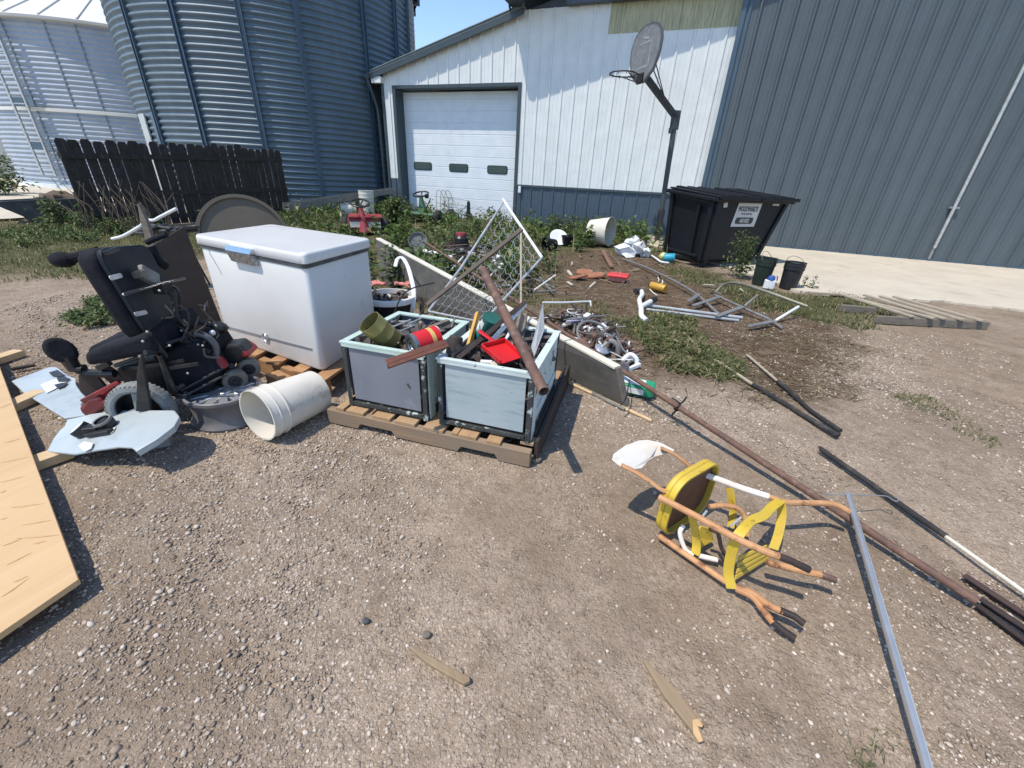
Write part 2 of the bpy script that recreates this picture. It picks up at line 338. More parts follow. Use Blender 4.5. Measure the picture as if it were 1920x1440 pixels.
Z_WEED = gpoly((520, 372), (640, 352), (760, 400), (960, 408), (1150, 432), (1250, 462), (1235, 482), (1120, 470), (1020, 478), (1010, 575), (830, 620), (700, 600), (560, 470), (440, 440), (380, 440))
Z_GRASS = gpoly((-260, 428), (0, 415), (130, 425), (330, 425), (420, 440), (420, 470), (300, 500), (140, 512), (0, 515), (-260, 512))
Z_GRASS2 = gpoly((1250, 492), (1420, 545), (1600, 560), (1660, 590), (1560, 605), (1440, 580), (1300, 530))
Z_DIRT = gpoly((700, 900), (1000, 930), (1150, 1000), (1500, 1200), (1600, 1440), (1000, 1440), (850, 1100))
gx = np.arange(-13, 13.01, .075); gy = np.arange(-1, 22.01, .075)
X, Y = np.meshgrid(gx, gy); nx_, ny_ = X.shape[1], X.shape[0]
edge = np.clip(np.minimum(np.minimum(X + 13, 13 - X), np.minimum(Y + 1, 22 - Y)) / 1.5, 0, 1)
Zg = ((fbm(X, Y, 1.6, 5) - .5) * .030 + (fbm(X, Y, 5, 9) - .5) * .014) * edge - .006 * edge
wob = (fbm(X, Y, .9, 21) - .5) * 1.1 + (fbm(X, Y, 4, 31) - .5) * .5
def zone(poly, soft, k=1.0): return np.clip(.5 - (sdf(X, Y, poly) + wob * k) / soft, 0, 1)
MAPR = np.maximum(zone(Z_MULCH, .6, .6), 0) * (.45 + .55 * fbm(X, Y, 2.2, 77)); MAPR = np.clip(np.maximum(MAPR, zone(Z_MULCH2, .5, .5)) * 1.45, 0, 1)
MAPG = np.maximum(np.maximum(zone(Z_WEED, .8), zone(Z_GRASS, .8, .8)), zone(Z_GRASS2, .4, .3))
MAPB = np.clip((fbm(X, Y, .75, 41) - .42) * 4, 0, 1) * .7 + zone(Z_DIRT, 1.2, .8) * .55 + np.clip((X - .6) / 3, 0, 1) * .35; MAPB = np.clip(MAPB, 0, 1)
def ground_mesh():
    me = bpy.data.meshes.new('ground'); nv = nx_ * ny_
    co = np.stack([X.ravel(), Y.ravel(), Zg.ravel()], 1); i = np.arange(nv).reshape(ny_, nx_)
    q = np.stack([i[:-1, :-1], i[:-1, 1:], i[1:, 1:], i[1:, :-1]], -1).reshape(-1, 4)
    B = 400; oc = np.array([(-B, -B), (B, -B), (B, B), (-B, B)], float); ic = [i[0, 0], i[0, -1], i[-1, -1], i[-1, 0]]
    co = np.vstack([co, np.column_stack([oc, np.zeros(4)])]); ex = np.array([[nv, nv + 1, ic[1], ic[0]], [nv + 1, nv + 2, ic[2], ic[1]], [nv + 2, nv + 3, ic[3], ic[2]], [nv + 3, nv, ic[0], ic[3]]])
    q = np.vstack([q, ex]); me.from_pydata(co.tolist(), [], q.tolist())
    at = me.color_attributes.new('zone', 'FLOAT_COLOR', 'POINT')
    cl = np.zeros((len(co), 4)); cl[:nv, 0] = MAPR.ravel(); cl[:nv, 1] = MAPG.ravel(); cl[:nv, 2] = MAPB.ravel(); cl[:, 3] = 1; cl[nv:, 1] = .5
    at.data.foreach_set('color', cl.ravel()); me.polygons.foreach_set('use_smooth', [True] * len(me.polygons)); me.update(); return me
def ground_material():
    m, nt, b = NT('ground'); co = coords(nt); a = nt.nodes.new('ShaderNodeVertexColor'); a.layer_name = 'zone'
    sp = nt.nodes.new('ShaderNodeSeparateColor'); nt.links.new(a.outputs[0], sp.inputs[0])
    fine = nz(nt, co, 55, 8, .7); mid = nz(nt, co, 5, 6, .6); big = nz(nt, co, .7, 4)
    dirt = ramp(nt, fine, [(.26, (.15, .118, .092)), (.5, (.31, .252, .202)), (.74, (.47, .395, .33))])
    dirt = mixc(nt, ramp(nt, mid, [(.38, (0, 0, 0)), (.66, (1, 1, 1))]), dirt, (.265, .210, .160), 'MIX')
    def stones(scale, seed):
        v = nt.nodes.new('ShaderNodeTexVoronoi'); v.inputs['Scale'].default_value = scale; v.inputs['Randomness'].default_value = 1
        mp = nt.nodes.new('ShaderNodeMapping'); mp.inputs['Location'].default_value = (seed, seed * 2, 0); nt.links.new(co, mp.inputs[0]); nt.links.new(mp.outputs[0], v.inputs['Vector'])
        col = ramp(nt, v.outputs['Color'], [(0, (.13, .105, .084)), (.3, (.27, .225, .186)), (.6, (.42, .36, .31)), (.85, (.60, .535, .475)), (1, (.76, .70, .64))])
        return v.outputs['Distance'], col, v.outputs['Color']
    d1, c1, k1 = stones(82, 3); d2, c2, k2 = stones(170, 9)
    m2 = ramp(nt, d2, [(.30, (1, 1, 1)), (.52, (0, 0, 0))]); m1 = ramp(nt, d1, [(.30, (1, 1, 1)), (.48, (0, 0, 0))])
    inv = nt.nodes.new('ShaderNodeMath'); inv.operation = 'SUBTRACT'; inv.inputs[0].default_value = 1; nt.links.new(sp.outputs[2], inv.inputs[1])
    def mul(x, y):
        n = nt.nodes.new('ShaderNodeMath'); n.operation = 'MULTIPLY'
        for i, q in enumerate((x, y)):
            if isinstance(q, (int, float)): n.inputs[i].default_value = q
            else: nt.links.new(q, n.inputs[i])
        return n.outputs[0]
    g = mixc(nt, mul(mul(m2, .85), inv.outputs[0]), dirt, c2); g = mixc(nt, mul(mul(m1, .8), inv.outputs[0]), g, c1)
    g = mixc(nt, ramp(nt, big, [(.42, (0, 0, 0)), (.64, (.55, .55, .55))]), g, (.185, .146, .112))
    g = mixc(nt, ramp(nt, nz(nt, co, 2.6, 7, .68), [(.48, (0, 0, 0)), (.68, (.5, .5, .5))]), g, (.165, .126, .094))
    mul_c = ramp(nt, nz(nt, co, 26, 8, .72), [(.3, (.040, .028, .019)), (.5, (.105, .074, .050)), (.68, (.20, .15, .105))])
    f = mul(sp.outputs[0], ramp(nt, nz(nt, co, 7, 6), [(.28, (.45, .45, .45)), (.5, (1, 1, 1))])); g = mixc(nt, f, g, mul_c)
    gr = ramp(nt, nz(nt, co, 18, 8, .7), [(.3, (.035, .040, .018)), (.52, (.085, .088, .040)), (.7, (.17, .145, .085))])
    g = mixc(nt, mul(sp.outputs[1], ramp(nt, nz(nt, co, 4, 6), [(.3, (.55, .55, .55)), (.5, (1, 1, 1))])), g, gr)
    g = mixc(nt, ramp(nt, nz(nt, co, 13, 6, .6), [(.38, (.72, .72, .72)), (.62, (1.0, 1.0, 1.0))]), (0, 0, 0), g) if False else mixc(nt, 1.0, g, ramp(nt, nz(nt, co, 11, 7, .65), [(.34, (.80, .765, .72)), (.52, (1.0, .965, .91)), (.68, (1.0, .965, .91))]), 'MULTIPLY')
    g = mixc(nt, 1.0, g, (1.09, 1.08, 1.07), 'MULTIPLY')
    nt.links.new(g, b.inputs['Base Color']); b.inputs['Roughness'].default_value = .95; b.inputs['Specular IOR Level'].default_value = .15
    h = nt.nodes.new('ShaderNodeMath'); h.operation = 'ADD'; nt.links.new(mul(m1, .9), h.inputs[0]); nt.links.new(mul(m2, .45), h.inputs[1])
    h2 = nt.nodes.new('ShaderNodeMath'); h2.operation = 'ADD'; nt.links.new(h.outputs[0], h2.inputs[0]); nt.links.new(mul(fine, .8), h2.inputs[1]); lump = nt.nodes.new('ShaderNodeBump'); lump.inputs['Strength'].default_value = .55; lump.inputs['Distance'].default_value = .05; nt.links.new(nz(nt, co, 9, 6, .6), lump.inputs['Height'])
    bp = nt.nodes.new('ShaderNodeBump'); bp.inputs['Strength'].default_value = .7; bp.inputs['Distance'].default_value = .005; nt.links.new(h2.outputs[0], bp.inputs['Height']); nt.links.new(lump.outputs[0], bp.inputs['Normal']); nt.links.new(bp.outputs[0], b.inputs['Normal'])
    return m
go = bpy.data.objects.new('ground', ground_mesh()); C.objects.link(go); go.data.materials.append(ground_material()); tag(go, kind='structure')
def gz(x, y):                             # ground height under a point
    i = min(max(int((x + 13) / .075), 0), nx_ - 1); j = min(max(int((y + 1) / .075), 0), ny_ - 1); return float(Zg[j, i]) if -13 < x < 13 and -1 < y < 22 else 0.0
# concrete apron before the sliding door, and pale yard paving by the bins
UV = V((.9394, -.3431, 0)).normalized(); NV = V((.3431, .9394, 0)).normalized(); DW = 13.24
def W(u, z, d=0): return UV * u + NV * (DW - d) + V((0, 0, z))
def sheet(name, pts, z, m, th=.05, sub=14):
    P = []
    for i, p in enumerate(pts):
        q = pts[(i + 1) % len(pts)]
        for k in range(sub):
            t = k / sub; e = V(p).lerp(V(q), t); j = .05 if name == 'concrete_apron' else .25
            P.append((e.x + random.uniform(-j, j) * (k > 0), e.y + random.uniform(-j, j) * (k > 0), z - th))
    return MB().prism(P, (0, 0, th)).build(name, m, smooth=0, kind='structure')
sheet('concrete_apron', [W(-.9, 0, .0), W(-1.0, 0, 1.55), G(1420, 520), G(1500, 548), G(1600, 559), G(1760, 566), G(1925, 585), W(15, 0, 5.6), W(15, 0, 0)], .022, M['concrete'])
sheet('pale_yard', [G(-200, 425), G(0, 413), G(110, 411), G(215, 400), G(255, 372), V((-22, 30, 0)), V((-45, 30, 0)), V((-45, 12, 0))], .02, M['concrete'])

# ---------------------------------------------------------------- steel barn with lean-to
barn = thing('steel_barn', 'white steel barn with slate blue wainscot, big grey sliding door and a lean-to bay', 'barn', W(-2, 0, 0))
SL = .2525
def zl(u): return 4.07 + SL * (u + 10.1)
RIB = .357
def ribs(mb, u0, u1, zb, zt, d0=0, pitch=RIB, ph=0, hgt=.026):
    """vertical ribbed sheet; zb/zt may be functions of u"""
    prof = []; k = math.floor((u0 - ph) / pitch) - 1
    while ph + k * pitch < u1 + pitch:
        c = ph + k * pitch
        for du, h in ((-.040, 0), (-.018, hgt), (.018, hgt), (.034, 0), (.105, 0), (.118, .006), (.132, 0), (.225, 0), (.238, .006), (.252, 0)): prof.append((c + du, h))
        k += 1
    prof = [(u0, 0)] + [p for p in prof if u0 + .002 < p[0] < u1 - .002] + [(u1, 0)]
    fb = zb if callable(zb) else (lambda u: zb); ft = zt if callable(zt) else (lambda u: zt)
    vsb = [W(u, fb(u), d0 + h) for u, h in prof] + [W(u, ft(u), d0 + h) for u, h in prof]; n = len(prof)
    mb.add(vsb, [(i, i + 1, n + i + 1, n + i) for i in range(n - 1)])
def wbox(mb, u0, u1, z0, z1, d0, d1):
    mb.hexa([W(u0, z0, d1), W(u1, z0, d1), W(u1, z0, d0), W(u0, z0, d0), W(u0, z1, d1), W(u1, z1, d1), W(u1, z1, d0), W(u0, z1, d0)])
a = MB(); ribs(a, -9.75, -9.40, 1.14, lambda u: zl(u) - .06, ph=.1); ribs(a, -9.40, -5.05, 3.77, lambda u: zl(u) - .06, ph=.1); a.build('lean_to_wall', M['white_steel'], barn, smooth=0)
a = MB(); ribs(a, -5.05, .30, 1.16, lambda u: min(zl(u) + .05, 5.34) if u < -3.84 else 5.34, ph=.1); a.build('wall', M['white_steel'], barn, smooth=0)
a = MB(); ribs(a, -2.73, .30, 4.73, 5.33, .006, ph=.1); a.build('eave_light', M['yellow_panel'], barn, smooth=0, label='yellowed translucent strip high on the white wall')
a = MB(); ribs(a, -5.05, .30, .09, 1.10, ph=.1); a.build('wainscot', M['blue_steel'], barn, smooth=0); a = MB(); ribs(a, -9.75, -9.40, .05, 1.14, .002, ph=.1); a.build('wainscot', M['blue_steel'], barn, smooth=0)
a = MB(); wbox(a, -5.02, .30, 1.10, 1.165, -.01, .04); a.build('wainscot_trim', M['trim'], barn, 0, .004)
a = MB(); wbox(a, -5.05, .3, .06, .09, -.01, .05); a.build('base_trim', M['trim'], barn, 0)
a = MB(); wbox(a, -5.05, 15, -.05, .075, -.02, .03); wbox(a, -9.75, -9.40, -.05, .05, -.02, .03); a.build('foundation', M['foundation'], barn, 0)
# back and side walls of both volumes, so that the barn stands as a building
a = MB(); wbox(a, -9.74, -9.70, 0, 4.1, -20, -.01); wbox(a, 15, 15.04, 0, 10, -20, .0); wbox(a, -9.74, 15, 0, 4.1, -20.05, -20);
a.hexa([W(-5.2, 4.1, -.04), W(15, 4.1, -.04), W(15, 4.1, -.10), W(-5.2, 4.1, -.10), W(-5.2, 5.3, -.04), W(15, 10.0, -.04), W(15, 10.0, -.10), W(-5.2, 5.3, -.10)])
a.build('rear_wall', M['blue_steel'], barn, 0)
a = MB(); wbox(a, .3, 15, 5.34, 9.0, -.03, -.0); a.build('gable_wall', M['white_steel'], barn, 0)
# roofs: lean-to slope and main slope with its deep rake overhang
def slab(u0, z0, u1, z1, t, d0, d1):
    return MB().hexa([W(u0, z0 - t, d1), W(u1, z1 - t, d1), W(u1, z1 - t, d0), W(u0, z0 - t, d0), W(u0, z0, d1), W(u1, z1, d1), W(u1, z1, d0), W(u0, z0, d0)])
rf = slab(-10.12, 4.09, -5.0, 4.09 + 5.12 * SL, .04, -20, .20).build('lean_to_roof', M['roof_metal'], barn, 0)
slab(-10.10, 4.045, -5.0, 4.045 + 5.10 * SL, .13, .175, .198).build('rake_trim', M['trim'], rf, 0, .004)
a = MB(); a.tube([W(-10.08 + 5.1 * t, 4.125 + 5.1 * t * SL, .19) for t in (0, 1)], .028, 8); a.build('ridge_roll', M['roof_metal'], rf)
mr = slab(-5.35, 5.63, 15.2, 5.63 + 20.55 * SL, .06, -20, .85).build('main_roof', M['roof_metal'], barn, 0)
slab(-5.33, 5.575, 15.2, 5.575 + 20.53 * SL, .2, .81, .848).build('rake_trim', M['trim'], mr, 0)
a = MB(); wbox(a, -5.42, -5.34, 5.42, 5.60, -20, .85); a.build('gutter', M['trim'], mr, 0, .006)
a = MB(); wbox(a, -5.33, -5.05, 5.36, 5.52, 0.02, .80); a.build('soffit', M['trim'], mr, 0)
a = MB(); a.tube(arc([W(-5.39, 5.45, .25), W(-5.37, 5.34, .24), W(-5.36, 5.30, .16), W(-5.30, 5.28, .10)], 6), .03, 8); a.build('downspout', M['trim'], mr)
# lean-to corner: trim, soffit return, gutter downspout
a = MB(); wbox(a, -9.83, -9.745, .05, 3.98, -.10, .035); a.build('corner_trim', M['trim'], barn, 0, .004)
a = MB(); wbox(a, -10.08, -9.72, 3.82, 3.99, -.02, .17); a.build('eave_return', M['white_steel'], barn, 0, .004)
a = MB(); wbox(a, -10.30, -10.14, 3.93, 4.08, -20, .2); a.build('lean_to_gutter', M['trim'], barn, 0, .006)
a = MB(); a.tube(arc([W(-10.22, 3.98, .14), W(-10.21, 3.8, .12), W(-10.13, 3.3, -.05), W(-10.10, 2.8, -.1), W(-10.08, .6, -.1), W(-10.05, .15, -.08), W(-9.85, .06, .1)], 5), .055, 10); a.build('downspout', M['trim'], barn)
# overhead garage door
gd = MB(); zz = .0; prof = []
while zz < 3.66:
    for dz, h in ((0, -.016), (.012, 0), (.060, 0), (.064, -.006), (.072, 0), (.12, 0), (.124, -.006), (.132, 0), (.18, 0), (.184, -.006), (.192, 0), (.245, 0), (.249, -.006), (.257, 0), (.298, 0), (.31, -.016)): prof.append((zz + dz, h))
    zz += .314
prof = [p for p in prof if p[0] < 3.66]
n = len(prof); gd.add([W(-9.30, z, h - .40) for z, h in prof] + [W(-5.05, z, h - .40) for z, h in prof], [(i, n + i, n + i + 1, i + 1) for i in range(n - 1)])
gdo = gd.build('garage_door', M['door_white'], barn, 0)
for i, (wx, wy) in enumerate(((793, 311.5), (860, 315), (932.5, 318.5))):
    wc_ = PL(wx, wy, W(0, 0, -.40), NV); u = wc_.dot(UV); wz = wc_.z
    f = MB(); f.prism(rrect(W(u, wz, -.41), UV, V((0, 0, 1)), .72, .25, .07), -NV * .022)
    fo = f.build('window_frame', M['black'], gdo, 30, .004)
    p = MB(); p.prism(rrect(W(u, wz, -.387), UV, V((0, 0, 1)), .66, .20, .05), -NV * .003); p.build('pane', M['pane'], fo, 0)
a = MB(); wbox(a, -9.42, -9.31, .0, 3.77, -.42, .03); wbox(a, -5.12, -5.02, .0, 3.77, -.42, .03); wbox(a, -9.31, -5.12, 3.68, 3.77, -.42, .03); a.build('door_trim', M['trim'], barn, 0, .004)
a = MB(); wbox(a, -9.42, -9.30, .0, .98, .033, .045); a.build('jamb_guard', M['blue_steel'], barn, 0)
a = MB(); wbox(a, -4.95, -4.86, .93, 1.12, .045, .085); a.build('outlet_box', M['white'], barn, 0, .008, label='small white outlet box beside the garage door')
# sliding door on its track
a = MB(); ribs(a, .36, 7.45, .05, 9, .13, pitch=.361, ph=5.02 - .361 * 12, hgt=.052); ribs(a, 7.75, 14.9, .05, 9, .13, pitch=.361, ph=5.02 - .361 * 12, hgt=.052); sdo = a.build('sliding_door', M['grey_steel'], barn, 0)
a = MB(); wbox(a, .30, .40, .03, 9, .02, .16); wbox(a, .44, .50, .03, 9, .10, .165); wbox(a, .4, 14.9, .0, .055, .10, .16); wbox(a, 7.42, 7.50, .05, 9, .12, .16); wbox(a, 7.72, 7.78, .05, 9, .12, .16)
a.build('door_edge', M['stiff'], sdo, 0, .004)
a = MB(); wbox(a, 7.5, 7.72, .05, 9, .11, .135); a.build('meeting_strip', M['grey_steel'], sdo, 0)
r0 = PL(1752, 465, W(0, 0, .20), NV); r1 = PL(1920, 129, W(0, 0, .20), NV); r1 = r0 + (r1 - r0) * 2
uu = r0.dot(UV); a = MB(); a.tube([W(uu, r0.z, .20), W(uu, 7, .20)], .032, 10); a.build('latch_rod', M['galv'], sdo)
a = MB(); wbox(a, uu - .09, uu + .09, r0.z + .86, r0.z + .90, .135, .22); wbox(a, uu - .02, uu + .02, .06, r0.z, .14, .2); a.build('rod_bracket', M['strip_grey'], sdo, 0)
a = MB(); wbox(a, -3.84, 14.9, 5.33, 5.62, .02, .22); a.build('track_cover', M['blue_steel'], barn, 0, .006)
# ---------------------------------------------------------------- grain bins
def bin_hit(px, py, c, r):
    d = ray(px, py); d2 = V((d.x, d.y)).normalized(); b = d2.dot(V(c)); q = b * b - (V(c).length_squared - r * r)
    t = b - math.sqrt(max(q, 0)); return V((d2.x * t, d2.y * t, H + ray(px, py).z / math.hypot(d.x, d.y) * t))
def bin_wall(c, r, h, pitch, amp, n=160):
    mb = MB(); prof = []; k = int(h / pitch)
    for i in range(k * 8 + 1): prof.append((r + amp * math.cos(2 * PI * i / 8), i * pitch / 8))
    return mb.lathe(prof, (c[0], c[1], 0), n=n)
def pol(az, d): return V((math.sin(rad(az)) * d, math.cos(rad(az)) * d))
c1 = pol(-26.05, 21); r1_ = 4.85; h1 = 7.3
b1 = thing('grain_bin', 'large blue grey corrugated grain bin with dark vertical ribs, beside the white lean-to', 'grain bin', (c1.x, c1.y, 0), 'corrugated grain bins')
bin_wall(c1, r1_, h1, .168, .030).build('wall', M['bin_blue'], b1, 60)
for px, py in ((230.8 + 36, 125), (352, 129), (471, 136), (577, 173), (692, 176), (739.5, 60), (762, 40)):
    q = bin_hit(px, py, c1, r1_); o = V((q.x - c1.x, q.y - c1.y, 0)).normalized(); tt = V((-o.y, o.x, 0)); p0 = V((c1.x, c1.y, 0)) + o * (r1_ + .02)
    s_ = MB()
    for k in (-1, 1): s_.beam(p0 + tt * .06 * k + o * .03, p0 + tt * .06 * k + o * .03 + V((0, 0, h1)), .025, .07, up=o)
    s_.beam(p0 + o * .012, p0 + o * .012 + V((0, 0, h1)), .12, .02, up=o); s_.build('stiffener', M['stiff'], b1, 0)
a = MB(); a.lathe([(r1_ + .18, h1 - .22), (r1_ + .2, h1 - .05), (r1_ + .12, h1 + .05), (.3, h1 + 2.6), (0, h1 + 2.65)], (c1.x, c1.y, 0), n=60); a.build('roof', M['bin_blue'], b1, 30)
a = MB()
for k in range(26):
    an = 2 * PI * k / 26; o = V((math.cos(an), math.sin(an), 0)); a.box(V((c1.x, c1.y, h1 - .2)) + o * (r1_ + .12), (.3, .12, .22), Matrix.Rotation(an, 3, 'Z'))
a.build('eave_clips', M['stiff'], b1, 0)
q = bin_hit(275, 236, c1, r1_); o = V((q.x - c1.x, q.y - c1.y, 0)).normalized(); tt = V((-o.y, o.x, 0)); zt = bin_hit(275, 213, c1, r1_).z
a = MB(); a.beam(q + o * .05 + V((0, 0, -q.z + .3)), q + o * .05 + V((0, 0, zt - q.z)), .50, .05, up=o); a.build('access_panel', M['galv'], b1, 0, .01)
q = bin_hit(296, 236, c1, r1_); a = MB(); a.beam(q + o * .06 + V((0, 0, -q.z + .3)), q + o * .06 + V((0, 0, zt - q.z + .02)), .22, .06, up=o); a.build('panel_post', M['stiff'], b1, 0, .01)
c2 = pol(-37, 32); r2_ = 6.5; q = bin_hit(100, 36, c2, r2_); h2 = q.z
b2 = thing('grain_bin', 'silver corrugated grain bin with a cream cone roof and ladder, behind the picket panel', 'grain bin', (c2.x, c2.y, 0), 'corrugated grain bins')
bin_wall(c2, r2_, h2, .17, .018).build('wall', M['bin_silver'], b2, 60)
a = MB(); a.lathe([(r2_ + .02, h2 - .06), (r2_ + .22, h2 - .05), (r2_ + .24, h2 + .03), (.6, h2 + 3.6), (0, h2 + 3.7)], (c2.x, c2.y, 0), n=80); rfo = a.build('roof', M['bin_roof'], b2, 30)
a = MB()
for k in range(36):
    an = 2 * PI * k / 36; o = V((math.cos(an), math.sin(an), 0)); a.beam(V((c2.x, c2.y, h2 + .06)) + o * (r2_ + .2), V((c2.x, c2.y, h2 + 3.62)) + o * .62, .05, .07)
a.build('roof_seam', M['bin_roof'], rfo, 0)
a = MB(); zb = bin_hit(100, 206, c2, r2_).z; a.lathe([(r2_ + .02, zb - .07), (r2_ + .06, zb - .06), (r2_ + .06, zb + .05), (r2_ + .02, zb + .06)], (c2.x, c2.y, 0), n=120); a.build('band', M['bin_roof'], b2, 30)
for px, py in ((88, 253), (110, 120), (175, 150)):
    q = bin_hit(px, py, c2, r2_); o = V((q.x - c2.x, q.y - c2.y, 0)).normalized(); p0 = V((c2.x, c2.y, 0)) + o * (r2_ + .02)
    a = MB(); a.beam(p0, p0 + V((0, 0, h2 - .1)), .05, .015, up=o); a.build('seam', M['bin_seam'], b2, 0)
a = MB(); qa = bin_hit(52, 200, c2, r2_ + .3); qc = bin_hit(27, 200, c2, r2_ + .3); o = V((qa.x - c2.x, qa.y - c2.y, 0)).normalized()
for q in (qa, qc): a.beam(V((q.x, q.y, .5)), V((q.x, q.y, h2 + .2)), .07, .07)
la = a.build('ladder', M['galv'], b2, 0); a = MB()
for k in range(16): a.beam(V((qa.x, qa.y, .8 + k * .32)), V((qc.x, qc.y, .8 + k * .32)), .035, .035)
a.build('rungs', M['galv'], la, 0)
a = MB()
for z in (1.6, 3.1): a.beam(V((qa.x, qa.y, z)).lerp(V((qc.x, qc.y, z)), .15), V((qa.x, qa.y, z)).lerp(V((qc.x, qc.y, z)), .85), .03, .3); a.beam(V((qa.x, qa.y, z)) + UV * .2, V((qa.x, qa.y, z)) + UV * .55, .03, .3)
a.build('ladder_bracket', M['stiff'], la, 0)
a = MB(); a.lathe([(r2_ + .1, -.02), (r2_ + .1, .16), (r2_ - .05, .17)], (c2.x, c2.y, 0), n=90); a.build('foundation', M['white'], b2, 30)
c3 = pol(-50.6, 42); a = MB(); a.lathe([(3.2, 0), (3.2, 5), (3.0, 5.4), (0, 6.4)], (c3.x, c3.y, 0), n=48); a.build('storage_tank', M['bin_roof'], smooth=30, label='pale round storage tank at the left edge, left of the silver bin', cat='tank')
# ================================================================ YARD, MIDDLE DISTANCE
UP = V((0, 0, 1))
# picket panel
FL, FR = G(165, 430), G(545, 405); fd = (FR - FL).normalized(); fn = V((fd.y, -fd.x, 0))
fence = thing('picket_fence', 'dark weathered picket fence panel standing in weeds before the grain bins', 'fence', (FL + FR) / 2)
zL, zR = OV(92, 260, FL).z, OV(515, 275, FR).z; LEN = (FR - FL).length; NP = 25
for side, k0 in ((1, 0),):
    for k in range(NP):
        t = (k + .5) / NP; p = FL.lerp(FR, t) + fn * (.035 if k % 2 == 0 else .028); zt = zL + (zR - zL) * t + random.uniform(-.03, .03) + (-.05 if k > 18 else 0); wd = LEN / NP * random.uniform(.84, .97)
        if k in (6, 12, 18): wd = LEN / NP * 1.04
        lean = fd * random.uniform(-.02, .02); hw = fd * wd / 2; c = V((0, 0, .05))
        q = [p - hw + V((0, 0, .0)), p + hw, p + hw + lean + V((0, 0, zt - .05)), p + hw * .62 + lean + V((0, 0, zt)), p - hw * .62 + lean + V((0, 0, zt)), p - hw + lean + V((0, 0, zt - .05))]
        MB().prism(q, -fn * .02).build('picket', M['fence'], fence, 0)
for zf in (.83, .40, .1):
    a = MB(); a.beam(FL + V((0, 0, zL * zf)) + fn * -.012, FR + V((0, 0, zR * zf)) + fn * -.012, .04, .10); a.beam(FL + V((0, 0, zL * zf)) + fn * .058, FR + V((0, 0, zR * zf)) + fn * .058, .03, .09); a.build('rail', M['fence'], fence, 0)
# front loader bucket with spoil, far left
bc = G(95, 416); ex = V((.75, .66, 0)) * .64; ey = V((.66, -.75, 0)) * .8
lb = MB(); prof = [(-.05, .30), (.0, .52), (.55, .62), (.62, .56), (.10, .46), (.05, .36), (.2, .14), (.5, .06), (.75, .05), (.78, 0), (.45, 0), (.1, .1)]
a = MB(); P = []
sh = [(-1.05, .62), (-.98, .55), (-.7, .36), (-.5, .22), (-.42, .10), (-.1, .02), (.6, .02), (.9, .12), (.98, .5), (.9, .74), (0, .70)]
loader = thing('loader_bucket', 'black loader bucket lying left of the picket panel on pale ground', 'loader bucket', bc)
MB().prism([bc + ex * x + ey * .35 + UP * z * .66 for x, z in sh], -ey * .06).build('side_plate', M['machine'], loader, 30, .01)
MB().prism([bc + ex * x - ey * .35 + UP * z * .66 for x, z in sh], ey * .06).build('side_plate', M['machine'], loader, 30, .01)
a = MB()
for i in range(len(sh) - 2): a.beam(bc + ex * sh[i][0] + UP * sh[i][1] * .66, bc + ex * sh[i + 1][0] + UP * sh[i + 1][1] * .66, .5, .03, up=(0, 0, 1))
a.build('shell', M['machine'], loader, 0)
a = MB(); a.tube(arc([bc + ex * .05 + ey * .4 + UP * .4, bc + ex * .35 + ey * .45 + UP * .33, bc + ex * .4 + ey * .45 + UP * .14, bc + ex * .2 + ey * .45 + UP * .03], 6), .025, 8); a.build('hose', M['rubber'], loader)
a = MB(); a.ball(bc + ex * .45 + UP * .48, .22, (1.35, .8, .62), jit=.5, n=24, m=14); a.build('spoil_heap', M['dirt_pile'], label='brown heap of spoil on top of the black loader bucket', cat='dirt heap')
# round tan lid on edge behind the freezer
dc = G(468, 478, .05) * .93; dc.z = .04; zt = OV(466, 365, dc).z; zt -= .03; Rd = (zt - .04) * .66
lean = (V((-dc.x, -dc.y, 0)).normalized() * -.25 + UP).normalized(); dn = V((-dc.x, -dc.y, 0)).normalized(); dn = (dn - lean * dn.dot(lean)).normalized()
cc = dc + lean * (zt - .04 - Rd * .99) + UP * .04; disc = thing('tank_lid', 'round tan steel lid standing on edge behind the white freezer', 'tank lid', (dc.x, dc.y, 0))
a = MB(); a.lathe([(0, .02), (Rd * .90, 0), (Rd * .92, .03), (Rd, .03), (Rd, -.03), (0, -.03)], cc, dn, 72); a.build('disc', M['tan'], disc, 30)
a = MB(); s_ = lean.cross(dn); a.beam(cc + s_ * .05 + dn * .03 - lean * .15, cc + s_ * .05 + dn * .03 + lean * .12, .03, .05, up=dn); a.beam(cc + s_ * .05 + dn * .05 + lean * .10, cc - s_ * .10 + dn * .05 + lean * .11, .03, .04, up=dn); a.build('latch', M['tan'], disc, 0, .004)
# trough / gutter length and two white pails by the barn corner
ta = G(535, 381, .45); tb = OV(738, 352, V((-4.95, 15.3, 0)))
a = MB(); tdir = (tb - ta).normalized(); tw = V((-tdir.y, tdir.x, 0)).normalized()
a.prism([ta + tw * .12, ta + tw * .12 - UP * .16, ta - tw * .12 - UP * .16, ta - tw * .12, ta - tw * .10, ta - tw * .10 - UP * .14, ta + tw * .10 - UP * .14, ta + tw * .10], tb - ta); a.build('feed_trough', M['galv_dull'], smooth=0, label='long grey metal trough lying raised in front of the blue bin', cat='trough')
for nm, (px, py), off in (('a', (560, 392), 0), ('b', (715, 372), 0)):
    p = G(px, py, .3); a = MB(); a.box((p.x, p.y, .14), (.4, .4, .28)); a.build('support_block', M['old_wood'], smooth=0, bevel=.01, label='weathered wood block under the %s end of the grey trough' % ('left' if nm == 'a' else 'right'), cat='wood block', group='blocks under the trough')
